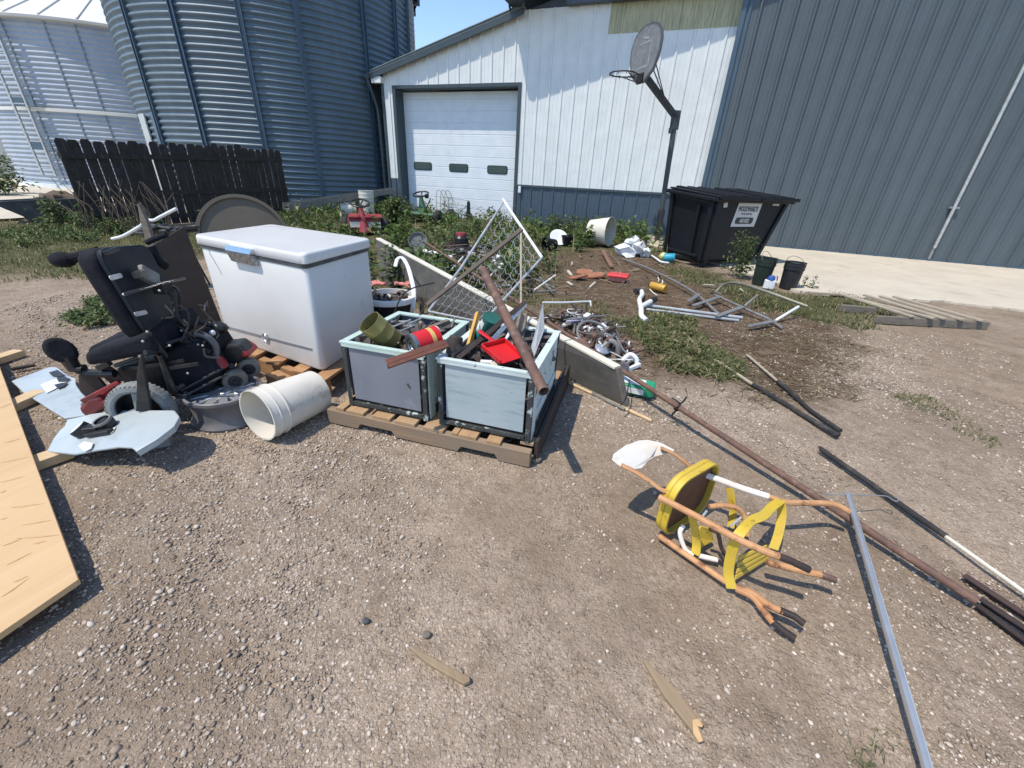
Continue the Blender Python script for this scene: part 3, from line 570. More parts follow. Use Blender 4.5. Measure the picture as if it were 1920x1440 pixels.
def pail(name, base, h, r0, r1, m, label, ax=(0, 0, 1), hoops=True, handle=None, cat='bucket', group=None, inner=None, fill=None):
    ax = V(ax).normalized(); t = thing(name, label, cat, base, group); a = MB()
    pr = [(0, .006), (r0, 0), (r0 + (r1 - r0) * .72, h * .72)]
    if hoops: pr += [(r1 * 1.005, h * .73), (r1 * 1.035, h * .735), (r1 * 1.035, h * .75), (r1 * .995, h * .755), (r1 * 1.0, h * .86), (r1 * 1.03, h * .865), (r1 * 1.03, h * .88), (r1 * 1.0, h * .885)]
    pr += [(r1, h * .985), (r1 * 1.03, h * .985), (r1 * 1.03, h), (r1 * .97, h), (r1 * .965, h * .9), (r0 * .97, .015), (0, .015)]
    a.lathe(pr, base, ax, 40); a.build('shell', m, t, 30)
    if fill: b_ = MB(); b_.lathe([(0, h * fill[1]), (r0 + (r1 - r0) * fill[1] - .01, h * fill[1])], base, ax, 30); b_.build('contents', fill[0], t)
    if handle is not None:
        x = ax.cross(UP) if ax.cross(UP).length > .1 else V((1, 0, 0)); x = (x * math.cos(handle) + ax.cross(x) * math.sin(handle)).normalized(); y = ax.cross(x)
        b_ = MB(); b_.tube([V(base) + ax * (h * .93) + x * (r1 * 1.04 * math.cos(q)) + (y * .5 + ax * .86) * (r1 * .95 * math.sin(q)) for q in [PI * i / 14 for i in range(15)]], .004, 6); b_.build('handle', M['galv_dull'], t)
    return t
p = G(691, 409); pail('bucket', p, OV(687, 357, p).z, .19, .22, M['bucket_white'], 'tall white pail standing at the barn corner beside the trough')
p = G(668, 408); pail('bucket', p + UP * .23, .45, .19, .22, M['bucket_white'], 'white pail tipped on its side, left of the upright white pail', ax=(-.86, -.5, 0))
# ride-on mowers left in the weeds
def swheel(mb, c, r, n, tube=.018):
    n = V(n).normalized(); x = n.cross(V((0, 1, 0))).normalized(); y = n.cross(x)
    mb.tube([V(c) + (x * math.cos(q) + y * math.sin(q)) * r for q in [2 * PI * i / 24 for i in range(24)]], tube, 8, closed=True)
    for q in (.5, 2.6, 4.7): mb.beam(V(c) - n * .05, V(c) + (x * math.cos(q) + y * math.sin(q)) * r, .035, .014, up=n)
p = G(685, 440); rm = thing('riding_mower', 'faded red riding mower half sunk in weeds behind the freezer', 'riding mower', p, 'old riding mowers')
zc = OV(676, 381, p).z; fx = V((.93, .30, 0)).normalized(); fy = V((-.30, .93, 0))
def hexb(c, ex, ey, x0, x1, y0, y1, z0, z1, tx=0, ty=0):
    return [c + ex * x + ey * y + UP * z for x, y, z in ((x0, y0, z0), (x1, y0, z0), (x1, y1, z0), (x0, y1, z0), (x0 + tx, y0 + ty, z1), (x1 - tx, y0 + ty, z1), (x1 - tx, y1 - ty, z1), (x0 + tx, y1 - ty, z1))]
MB().hexa(hexb(p, fx, fy, -.36, .38, -.05, .55, .08, .36, .02, .02)).build('hood', M['mower_red'], rm, 0, .03)
MB().hexa(hexb(p, fx, fy, -.30, .36, -.08, -.05, .16, .28)).build('grille', M['cream'], rm, 0, .005)
MB().hexa(hexb(p, fx, fy, -.33, .40, -.1, .6, .36, .40)).build('hood_lip', M['mower_red'], rm, 0, .01)
a = MB(); tp = OV(675, 381, p); a.tube([p + UP * .05 - fy * .1, V((p.x, p.y, 0)) + UP * .3 - fy * .05, tp - UP * .10], [.13, .075, .05], 12); a.build('steering_column', M['mower_red'], rm, 40)
a = MB(); swheel(a, tp, .20, (.1, -.35, 1)); a.tube([tp - UP * .12, tp - UP * .04], .04, 10); a.build('steering_wheel', M['black'], rm)
for k in (-1, 1): a = MB(); a.lathe([(.08, 0), (.15, 0), (.18, .04), (.18, .13), (.15, .17), (.08, .17)], p + fx * (.36 * k) + fy * .3 + UP * .17, fx * k); a.build('wheel', M['rubber'], rm, 30)
def text_mesh(s, size, origin, ex, ey, name, m, parent, depth=.001, align='CENTER', bold=0.0, sx=1.0):
    cu = bpy.data.curves.new('t', 'FONT'); cu.body = s; cu.size = size; cu.align_x = align; cu.extrude = depth; cu.offset = bold; cu.resolution_u = 3
    t = bpy.data.objects.new('t', cu); C.objects.link(t); bpy.context.view_layer.update(); dg = bpy.context.evaluated_depsgraph_get()
    me0 = bpy.data.meshes.new_from_object(t.evaluated_get(dg)); bpy.data.objects.remove(t); ez = V(ex).cross(V(ey)); mb = MB()
    mb.add([V(origin) + V(ex) * v.co.x * sx + V(ey) * v.co.y + ez * v.co.z for v in me0.vertices], [tuple(q.vertices) for q in me0.polygons]); bpy.data.meshes.remove(me0)
    return mb.build(name, m, parent, 0)
text_mesh('6', .26, p - fx * .27 - fy * .07 + UP * .13, fx, UP, 'number', M['ink'], rm, bold=.01)
p = G(800, 416); gm = thing('riding_mower', 'green riding mower with black deck parked before the garage door', 'riding mower', p, 'old riding mowers')
MB().hexa(hexb(p, UV, NV, -.55, .50, -.25, .55, .20, .27, .03, .03)).build('deck', M['mower_green'], gm, 0, .03)
MB().hexa(hexb(p, UV, NV, -.40, .45, -.2, .5, .03, .20)).build('engine', M['black'], gm, 0, .04)
tp = OV(789, 364, p); b0 = V((tp.x + .04, tp.y, .25)); a = MB(); a.tube([b0, b0.lerp(tp, .4), tp - UP * .05], [.17, .10, .045], 10); a.build('steering_column', M['mower_green'], gm, 40)
a = MB(); swheel(a, tp, .23, (-.1, -.3, 1), .022); a.ball(tp + UV * .20 - UP * .04, .07); a.tube([tp - UP * .02, tp + UV * .33 - UP * .1, tp + UV * .1 - UP * .5], .018, 6); a.build('steering_wheel', M['black'], gm)
for k, y in ((-1, -.3), (1, -.3), (-1, .45), (1, .45)): a = MB(); a.lathe([(.08, 0), (.17, 0), (.2, .04), (.2, .13), (.17, .17), (.08, .17)], p + UV * (.5 * k) + NV * y + UP * .19, UV * k); a.build('wheel', M['rubber'], gm, 30)
# wire rack and iron hitch by the garage door
p = G(835, 408); a = MB(); zt = OV(815, 356, p).z
for k in range(5):
    o_ = p + UV * (.10 * k) + NV * .12 * k; a.tube(arc([o_ - UV * .35, o_ - UV * .33 + UP * zt * .8, o_ - UV * .22 + UP * zt, o_ - UV * .05 + UP * zt * .72, o_ + UP * .05], 5), .009, 5)
for z in (.25, .45, .65): a.tube([p - UV * .34 + UP * z, p + UV * .75 + NV * .3 + UP * z * .9], .008, 5)
a.build('wire_rack', M['galv_dull'], label='bent wire rack leaning by the green mower before the garage door', cat='wire rack')
p = G(878, 412); q = [(-.08, 0), (.13, 0), (.12, .12), (.05, .22), (.045, .47), (.02, .52), (-.02, .52), (-.045, .47), (-.06, .2)]
a = MB(); a.prism([p + UV * x * 1.2 + UP * z * 1.12 for x, z in q], NV * .05); a.tube([p + UV * .14 * math.cos(t) + UP * (.1 + .05 * math.sin(t)) - NV * .03 for t in (0, 1, 2, 3)], .03, 8); a.build('hitch_lever', M['frame_black'], smooth=30, bevel=.008, label='black iron lever with a hole at its top, upright before the garage door', cat='lever')
# ---------------------------------------------------------------- basketball hoop
pb = G(1232, 452); pt = OV(1268, 212, pb); hp = thing('basketball_hoop', 'old basketball hoop with grey fan backboard on a dark pole before the white wall', 'basketball hoop', pb)
ax = (pt - pb).normalized()
a = MB(); a.tube([pb - UP * .1, pt], .062, 16); a.build('pole', M['pole'], hp)
a = MB(); a.tube([pb, pb + ax * .62], .075, 16); a.tube([pb + ax * .62, pb + ax * .78], .085, 16); a.build('sleeve', M['hoop'], hp)
nb = V((-.93, -.36, 0)).normalized(); tb_ = V((-nb.y, nb.x, 0)); 
a = MB(); a.beam(pt + ax * .05, pt - ax * .34, .13, .17, up=nb); a.beam(pt - ax * .30 + nb * .09, pt - ax * .42 + nb * .09, .10, .05, up=nb); a.build('bracket', M['pole'], hp, 0, .01)
Bc = pt + nb * 1.10 + UP * .98
a = MB(); a.beam(pt - ax * .08, Bc - UP * .33 + nb * .0, .09, .16, up=tb_); a.build('arm', M['hoop'], hp, 0, .01)
a = MB()
for k in (-1, 1): a.tube([pt.lerp(Bc - UP * .33, .42) + tb_ * .05 * k, Bc + tb_ * .30 * k - UP * .10 - nb * .02], .012, 6)
a.tube([pt.lerp(Bc - UP * .33, .35), Bc + UP * .02 - nb * .03], .012, 6); a.build('brace', M['hoop'], hp)
fan = [(-.14, -.56), (.14, -.56), (.42, -.36), (.54, -.05), (.555, .18), (.48, .38), (.33, .50), (.12, .56), (-.12, .56), (-.33, .50), (-.48, .38), (-.555, .18), (-.54, -.05), (-.42, -.36)]
bo = MB().prism([Bc + tb_ * x + UP * z * .94 for x, z in fan], nb * .035).build('backboard', M['backrim'], hp, 30, .008)
MB().prism([Bc + tb_ * x * .91 + UP * z * .94 * .91 + nb * .036 for x, z in fan], nb * .004).build('board_face', M['backboard'], bo, 0)
a = MB()
for (x0, z0, x1, z1) in ((-.22, .20, .20, .20), (.20, .20, .20, -.22), (-.22, -.24, .20, -.22), (-.1, .30, .1, .26)): a.beam(Bc + tb_ * x0 + UP * z0 + nb * .042, Bc + tb_ * x1 + UP * z1 + nb * .042, .035, .003, up=nb)
a.build('faded_square', mat('faded_mark', (.34, .35, .36), (.22, .23, .24), 14, rough=.6), bo, 0)
rc = Bc - UP * .40 + nb * .50; a = MB(); a.tube([rc + (nb * math.cos(q) + tb_ * math.sin(q)) * .29 for q in [2 * PI * i / 36 for i in range(36)]], .014, 8, closed=True)
a.tube([rc + (nb * math.cos(q) + tb_ * math.sin(q)) * .29 for q in (2.3, 2.9, 3.4, 4.0)], .012, 6)
for k in (-1, 1): a.tube([rc - nb * .22 + tb_ * .19 * k, Bc - UP * .40 + nb * .06 + tb_ * .09 * k], .013, 6); a.tube([rc + tb_ * .2 * k, Bc - UP * .52 + nb * .06], .011, 6)
a.beam(Bc - UP * .50 + nb * .05, Bc - UP * .34 + nb * .05, .22, .04, up=nb)
for i in range(10): q = 2 * PI * i / 10; c_ = rc + (nb * math.cos(q) + tb_ * math.sin(q)) * .28; a.tube([c_, c_ - UP * .045], .008, 5)
a.build('rim', M['hoop'], hp, 40)
# ---------------------------------------------------------------- dumpster
dn0, dl0, dr0 = G(1316, 490, .12), G(1246, 470, .12), G(1418, 485, .12); dn1, dl1, dr1 = V((3.35, 7.75, 1.172)), V((2.94, 8.917, 1.27)), V((4.926, 8.321, 1.18)); _fn = (dr0 - dn0).cross(dn1 - dn0).normalized(); dr1 = PL(1481, 374, dn0, _fn); dr1.z = 1.18
df0, df1 = dl0 + dr0 - dn0, dl1 + dr1 - dn1 
du = thing('dumpster', 'black plastic dumpster with ridged lid and white signs, before the grey sliding door', 'dumpster', (dn0 + df0) / 2 * V((1, 1, 0)) if False else ((dn0.x + df0.x) / 2, (dn0.y + df0.y) / 2, 0))
body = MB().hexa([dn0, dr0, df0, dl0, dn1, dr1, df1, dl1]).build('body', M['plastic_black'], du, 0, .035)
fu = (dr0 - dn0).normalized(); lu = (dl0 - dn0).normalized(); fnn = V((fu.y, -fu.x, 0)); ln = V((-lu.y, lu.x, 0))
RB = lambda *q: MB().beam(*q[:4], up=q[4]).build('rib', M['plastic_black'], body, 0, .015)
for t in (.05, .94): RB(dn0.lerp(dl0, t) + ln * .02, dn1.lerp(dl1, t) + ln * .02, .10, .06, ln)
RB(dn0.lerp(dl0, .28) + ln * .02 + UP * .05, dn1.lerp(dl1, .28) + ln * .02 - UP * .15, .06, .07, ln)
for t in (.03, .97): RB(dn0.lerp(dr0, t) + fnn * .015, dn1.lerp(dr1, t) + fnn * .015, .09, .05, fnn)
RB(dn0.lerp(dl0, .1) + ln * .03 + UP * .07, dn0.lerp(dl0, .9) + ln * .03 + UP * .07, .05, .1, ln)
a = MB(); e = .07
ring = [dn1 - fu * e - lu * e, dr1 + fu * e - lu * e, df1 + fu * e + lu * e, dl1 - fu * e + lu * e]
for i in range(4): a.beam(ring[i] - UP * .022, ring[(i + 1) % 4] - UP * .022, .06, .07)
a.build('rim', M['plastic_black'], body, 0, .02)
for t0, t1 in ((-.02, .49), (.51, 1.06)):
    zf_, zb_ = .035, .05; P = []
    a = MB(); A0 = dn1.lerp(dr1, t0) - lu * .14; A1 = dn1.lerp(dr1, t1) - lu * .14; B0 = dl1.lerp(df1, t0) + lu * .03; B1 = dl1.lerp(df1, t1) + lu * .03
    a.hexa([A0 + UP * (zf_ - .03), A1 + UP * (zf_ - .03), B1 + UP * (zb_ - .03), B0 + UP * (zb_ - .03), A0 + UP * zf_, A1 + UP * zf_, B1 + UP * zb_, B0 + UP * zb_])
    for k in (.22, .5, .78): a.beam(A0.lerp(A1, k) + UP * (zf_ + .008), B0.lerp(B1, k) + UP * (zb_ + .012), .12, .03)
    a.beam(A0 + UP * (zf_ - .02), A1 + UP * (zf_ - .02), .04, .06); lo = a.build('lid', M['plastic_black'], du, 0, .012)
def decal(pts, plane_p, plane_n, m, name, parent, off=.004):
    q = [PL(x, y, V(plane_p) + V(plane_n) * off, plane_n) for x, y in pts]; return MB().prism(q, V(plane_n) * .003).build(name, m, parent, 0)
fN = (dr0 - dn0).cross(dn1 - dn0).normalized(); fN = fN if fN.y < 0 else -fN
lN = (dl0 - dn0).cross(dn1 - dn0).normalized(); lN = lN if lN.x < 0 else -lN
sg = decal([(1386, 380), (1430, 380), (1413, 425), (1369, 425)], dn0, fN, M['sign'], 'sign', du)
q0 = PL(1391, 425, dn0 + fN * .0085, fN); q1 = PL(1408, 380, dn0 + fN * .0085, fN); uy = (q1 - q0); hh = uy.length; uy.normalize(); qx = PL(1413, 425, dn0 + fN * .0085, fN) - PL(1369, 425, dn0 + fN * .0085, fN); ww = qx.length; qx.normalize()
text_mesh("WOODWARD'S", hh * .30, q0 + uy * hh * .64, qx, uy, 'lettering', M['ink'], sg, bold=.004, sx=.60)
text_mesh("DISPOSAL SERVICE INC.", hh * .10, q0 + uy * hh * .50, qx, uy, 'lettering', M['ink'], sg, sx=.72)
MB().prism(rrect(q0 + uy * hh * .25, qx, uy, ww * .74, hh * .27, hh * .11), fN * .002).build('number_pill', M['ink'], sg, 0)
text_mesh("442-9252", hh * .22, q0 + uy * hh * .175 + fN * .003, qx, uy, 'lettering', M['sign'], sg, bold=.003, sx=.74)
lab = decal([(1276, 372), (1305, 376), (1303, 391), (1274, 387)], dn0, lN, M['white'], 'label', du, .006)
for pts in (((1341, 371), (1352, 371), (1350, 378), (1340, 378)), ((1357, 381), (1365, 380), (1363, 389), (1356, 389)), ((1454, 371), (1468, 372), (1460, 386), (1448, 385)), ((1474, 373), (1481, 373), (1477, 379), (1471, 379))): decal(pts, dn0, fN, M['sign'], 'sticker', du)
decal([(1365 + 8.5 * math.cos(t), 376 + 4 * math.sin(t) - 1.5 * math.cos(t)) for t in [2 * PI * i / 20 for i in range(20)]], dn0, fN, M['sign'], 'sticker', du)
decal([(1259, 367), (1265, 367), (1264, 372), (1258, 372)], dn0, lN, M['white'], 'sticker', du, .04)
a = MB(); 
for x0, y0, x1, y1 in ((1279, 377, 1298, 379.5), (1279, 381, 1294, 383)): a.beam(PL(x0, y0, dn0 + lN * .0105, lN), PL(x1, y1, dn0 + lN * .0105, lN), .012, .002, up=lN)
a.build('print', M['strip_grey'], lab, 0)
for t, s in ((.08, .1), (.92, .1), (.08, .9), (.92, .9)):
    c_ = dn0 + (dr0 - dn0) * t + (dl0 - dn0) * s; wh = MB(); wh.lathe([(.03, -.03), (.085, -.03), (.095, -.01), (.095, .01), (.085, .03), (.03, .03)], V((c_.x, c_.y, .095)), fu, 20); wh.beam((c_.x, c_.y, .09), (c_.x, c_.y, .16), .09, .05); wh.build('caster', M['rubber'], du, 30)
# pails and jug on the apron edge
p = G(1424, 533); pail('bucket', p, OV(1446, 484, p).z, .115, .14, M['plastic_black'] if False else mat('green_black', (.012, .022, .016), (.02, .034, .024), 6, rough=.4), 'dark green pail with wire handle beside the dumpster, white jug at its foot', handle=.6, hoops=True, group='pails on the apron edge')
p = G(1476, 540); pail('bucket', p, OV(1490, 491, p).z, .115, .14, M['black'], 'plain black pail with wire handle, right of the dark green pail', handle=2.0, fill=(M['strip_grey'], .93), group='pails on the apron edge')
p = G(1440, 541); t = thing('jug', 'small white jug with blue cap standing before the dark green pail', 'jug', p); hj = OV(1443, 514, p).z
MB().prism(rrect(p + UP * .0, UV, NV, .15, .10, .03), UP * hj * .62).build('bottle', M['white'], t, 30, .012)
a = MB(); a.lathe([(.055, hj * .62), (.05, hj * .8), (.03, hj * .93), (0, hj * .95)], p, n=20); a.tube([p + UP * hj * .8 + UV * .03, p + UP * hj * .9 + UV * .075, p + UP * hj * .62 + UV * .08], .010, 6); a.build('cap', M['blue_cap'], t)
# litter along the dumpster
p = G(1253, 492); a = MB(); a.lathe([(0, 0), (.075, 0), (.08, .01), (.08, .19), (.075, .2), (0, .2)], p + UP * .08 - UV * .1, (.92, -.3, .1), 20); a.build('can', M['cyan'], smooth=30, label='bright blue can lying at the foot of the dumpster', cat='can')
p = G(1242, 487); a = MB(); a.ball(p + UP * .06, .075, jit=.3); a.build('ball', mat('pale_yellow', (.60, .60, .22)), label='pale yellow ball touching the blue can', cat='ball')
a = MB(); a.tube(arc([G(1222, 479, .03), G(1232, 486, .05), G(1240, 491, .04), G(1254, 493, .04)], 5), .018, 8); a.build('pipe_offcut', M['white'], label='short white pipe offcut in front of the blue can', cat='pipe')
a = MB(); c_ = G(1283, 491); a.tube([c_ + V((math.cos(q) * .20, math.sin(q) * .30, .03)) for q in [2 * PI * i / 20 for i in range(20)]], .02, 7, closed=True); a.build('hose_ring', mat('hose_tan', (.22, .15, .10)), label='ring of tan hose lying beside the dumpster wheel', cat='hose')
p = G(1186, 480); t = thing('plastic_scrap', 'heap of broken white plastic in the grass left of the dumpster', 'plastic scrap', p)
for dx, dy, dz, s, an in ((-.16, -.05, .08, .17, .3), (.10, .05, .14, .16, .9), (-.02, .12, .26, .13, .4), (.26, .02, .08, .13, 1.4)): a = MB(); a.ball(p + V((dx, dy, dz)), s, (1.2, .8, .75), Matrix.Rotation(an, 3, (.3, .5, 1)), 7, 5, jit=1.1); a.build('piece', M['white'], t, 0, .01)
# cream tub on its side
p = G(1127, 461); tax = V((.80, -.55, .06)).normalized(); pb_ = p - tax * .08 + UP * .31 + V((-.20, .1, 0)); 
pail('flower_tub', pb_, .50, .24, .31, M['cream'], 'big cream plastic tub on its side in weeds by the blue wainscot', ax=tax, hoops=False, cat='tub')
p = G(1047, 459); a = MB(); a.lathe([(0, .02), (.10, .025), (.19, .05), (.21, .05), (.21, .035), (.10, 0), (0, 0)], OV(1047, 447, p) , (.15, -.75, .75), 30); a.build('dish', M['white'], label='round white dish tilted up in the weeds before the blue wainscot', cat='dish')
p = G(1063, 461); a = MB(); a.lathe([(.10, 0), (.14, .2), (.15, .2), (.15, .22), (.13, .22), (.1, .02), (0, .02)], p, n=24); a.build('plant_pot', M['plastic_black'], label='black nursery pot just right of the white dish', cat='plant pot', smooth=30, group='black nursery pots')
p = G(1030, 470); a = MB(); a.lathe([(0, 0), (.10, 0), (.14, .26), (.125, .26), (.09, .02), (0, .02)], p + UP * .12 + V((.12, .1, 0)), (-.85, -.5, 0), 24); a.build('plant_pot', M['plastic_black'], label='black nursery pot lying on its side left of the white dish', cat='plant pot', smooth=30, group='black nursery pots')
# things strewn on the brown patch
p = G(1158, 526); t = thing('tray', 'small red tray upside down on the brown patch', 'tray', p)
MB().hexa(hexb(p, UV, NV, -.16, .16, -.13, .13, .07, .10, .01, .01)).build('rim', M['red_bright'], t, 0, .008); MB().hexa(hexb(p, UV, NV, -.13, .12, -.10, .10, 0, .07)).build('base', M['pink'], t, 0, .01)
for i, (x, y) in enumerate(((1096, 514), (1113, 519), (1083, 523))):
    p = G(x, y); a = MB(); a.prism([p + V((math.cos(q) * random.uniform(.09, .2), math.sin(q) * random.uniform(.08, .15), .02 + .03 * math.sin(q + i))) for q in [2 * PI * k / 7 for k in range(7)]], UP * .02); a.build('tile_shard', M['terracotta'], smooth=0, label=('large curved', 'small right hand', 'pale left hand')[i] + ' terracotta shard on the brown patch', cat='shard', group='terracotta shards')
a = MB(); a.beam(G(1130, 470, .10), G(1147, 501, .03), .07, .03); a.build('board_offcut', mat('brown_off', (.22, .11, .07)), smooth=0, bevel=.004, label='reddish brown board offcut on the far side of the brown patch', cat='board')
A_, B_ = G(1221, 535, .07), G(1248, 542, .07); a = MB(); a.lathe([(0, 0), (.052, 0), (.055, .01), (.055, (B_ - A_).length - .01), (.052, (B_ - A_).length), (0, (B_ - A_).length)], A_, B_ - A_, 22); t = a.build('can', M['amber'], smooth=30, label='amber spray can lying beside the white elbow pipe', cat='can'); b_ = MB(); b_.lathe([(.03, -.03), (.045, 0), (0, 0)], A_, B_ - A_, 14); b_.build('nozzle', M['black'], t)
t = thing('elbow_pipe', 'white branched plastic pipe with dark ends on the brown patch', 'pipe', G(1203, 580))
a = MB(); a.tube(arc([G(1203, 546, .05), G(1204, 553, .06), G(1199, 562, .07), G(1202, 578, .06), G(1203, 592, .05), G(1212, 601, .03)], 6), .028, 10); a.tube([G(1202, 575, .06), G(1220, 565, .09)], .028, 10); a.build('tube', M['white'], t)
a = MB(); a.tube([G(1222, 564, .09), G(1228, 561, .09)], .036, 10); a.build('coupling', M['rubber'], t); a = MB(); a.tube([G(1198, 545, .05), G(1191, 546, .05)], .036, 10); a.build('coupling', M['rubber'], t)
for i, (p0, p1) in enumerate((((1206, 572, .03), (1392, 596, .03)), ((1212, 580, .03), (1385, 601, .02)))):
    a = MB(); a.tube([G(*p0), G(*p1)], .020 - .004 * i, 10); a.build('conduit', M['galv'], label=('farther', 'nearer')[i] + ' of two grey conduits lying side by side from the white elbow pipe', cat='conduit', group='grey conduits')
lt = thing('ladder', 'bent aluminium ladder lying on the brown patch', 'ladder', G(1320, 560))
MB().tube(arc([G(1168, 486, .04), G(1215, 503, .06), G(1290, 541, .08), G(1352, 592, .04)], 8), .016, 8).build('rail', M['galv_dull'], lt)
MB().tube(arc([G(1340, 553, .08), G(1400, 580, .07), G(1440, 598, .05), G(1468, 616, .02)], 8), .017, 8).build('rail', M['galv_dull'], lt)
for p0, p1 in (((1291, 565, .06), (1313, 551, .09)), ((1300, 573, .05), (1352, 556, .09)), ((1344, 593, .05), (1394, 575, .09)), ((1404, 612, .04), (1446, 603, .06))): MB().beam(G(*p0), G(*p1), .055, .018).build('step', M['galv_dull'], lt, 0, .004)
tf = thing('tubular_rack', 'bent tubular frame with two cross bars lying between ladder and pails', 'tube frame', G(1420, 570))
MB().tube(arc([G(1343, 547, .03), G(1358, 533, .14), G(1385, 531, .20), G(1440, 548, .20), G(1514, 575, .14)], 8), .019, 10).build('tube', mat('tube_olive', (.16, .15, .10), (.26, .25, .20), 8, rough=.5, metal=.3), tf)
MB().tube([G(1421, 553, .17), G(1396, 574, .04)], .016, 8).build('cross_bar', M['galv_dull'], tf); MB().tube([G(1497, 575, .14), G(1454, 601, .03)], .015, 8).build('cross_bar', M['white'], tf)
# broken half pallet on the right
F0, F1 = G(1638, 606), G(1846, 618); pf = (F1 - F0).normalized(); pn = V((-pf.y, pf.x, 0)); hpal = thing('broken_pallet', 'broken weathered pallet with narrow slats lying at the apron edge', 'pallet', (F0 + F1) / 2)
MB().beam(F0 + UP * .047, F1 + UP * .047, .05, .09).build('stringer', M['old_wood'], hpal, 0, .005)
for i, (x0, y0, x1, y1) in enumerate(((1712, 594, 1578, 552), (1772, 598, 1621, 553), (1806, 600, 1650, 555), (1843, 602, 1676, 556), (1752, 597, 1605, 560))):
    MB().beam(G(x0, y0, .11 + .001 * i), G(x1, y1, .108 + .001 * i), .055, .022).build('slat', M['old_slat'], hpal, 0, .003)
MB().beam(G(1575, 577, .045), G(1643, 583, .045), .05, .085).build('stringer', M['old_wood'], hpal, 0, .005)
MB().beam(G(1520, 549, .04), G(1590, 553, .04), .05, .03).build('slat', M['old_slat'], hpal, 0, .003)
# ================================================================ JUNK IN THE FOREGROUND
# ---- pallet with two metal crates
pa, pbb = G(617, 792), G(992, 877); pu = (pbb - pa).normalized(); pv = V((-pu.y, pu.x, 0)); PLn = (pbb - pa).length
def Q(u, v, z): return pa + pu * u + pv * v + UP * z
def qbox(mb, u0, u1, v0, v1, z0, z1, mi=0): return mb.hexa([Q(u0, v0, z0), Q(u1, v0, z0), Q(u1, v1, z0), Q(u0, v1, z0), Q(u0, v0, z1), Q(u1, v0, z1), Q(u1, v1, z1), Q(u0, v1, z1)], mi)
pal = thing('pallet', 'weathered wooden pallet under the two pale green metal crates', 'pallet', Q(PLn / 2, .5, 0), 'wooden pallets')
def stringer(v0, v1, par, n1=.16, n2=.36):
    zz = .088; P = [(0, 0), (PLn * n1, 0), (PLn * n1 + .02, .034), (PLn * n2 - .02, .034), (PLn * n2, 0), (PLn * .67, 0), (PLn * .67 + .02, .034), (PLn * .86 - .02, .034), (PLn * .86, 0), (PLn, 0), (PLn, zz), (0, zz)]
    return MB().prism([Q(u, v0, z) for u, z in P], pv * (v1 - v0)).build('stringer', M['stringer'], par, 0, .003)
for v0 in (0, .46, .93): stringer(v0, v0 + .045, pal)
for u0, u1, v0 in ((.055, .105, .01), (.125, .235, .005), (.29, .40, .008), (.43, .55, .006), (.60, .715, .004), (.76, .795, .012), (.80, .90, .007), (.955, 1.03, .006), (1.12, 1.19, .06)):
    a = MB(); qbox(a, u0 * PLn / 1.19, u1 * PLn / 1.19, v0, .99, .0885, .107); a.build('deck_board', M['pallet'], pal, 0, .002)
a = MB(); qbox(a, PLn - .02, PLn + .0, .12, 1.05, .108, .13); a.hexa([Q(PLn + .008, .06, .0), Q(PLn + .03, .06, 0), Q(PLn + .03, 1.02, .0), Q(PLn + .008, 1.02, 0), Q(PLn + .005, .06, .125), Q(PLn + .025, .06, .125), Q(PLn + .025, 1.02, .155), Q(PLn + .005, 1.02, .155)]); a.build('side_board', M['brown_board'], pal, 0, .003)
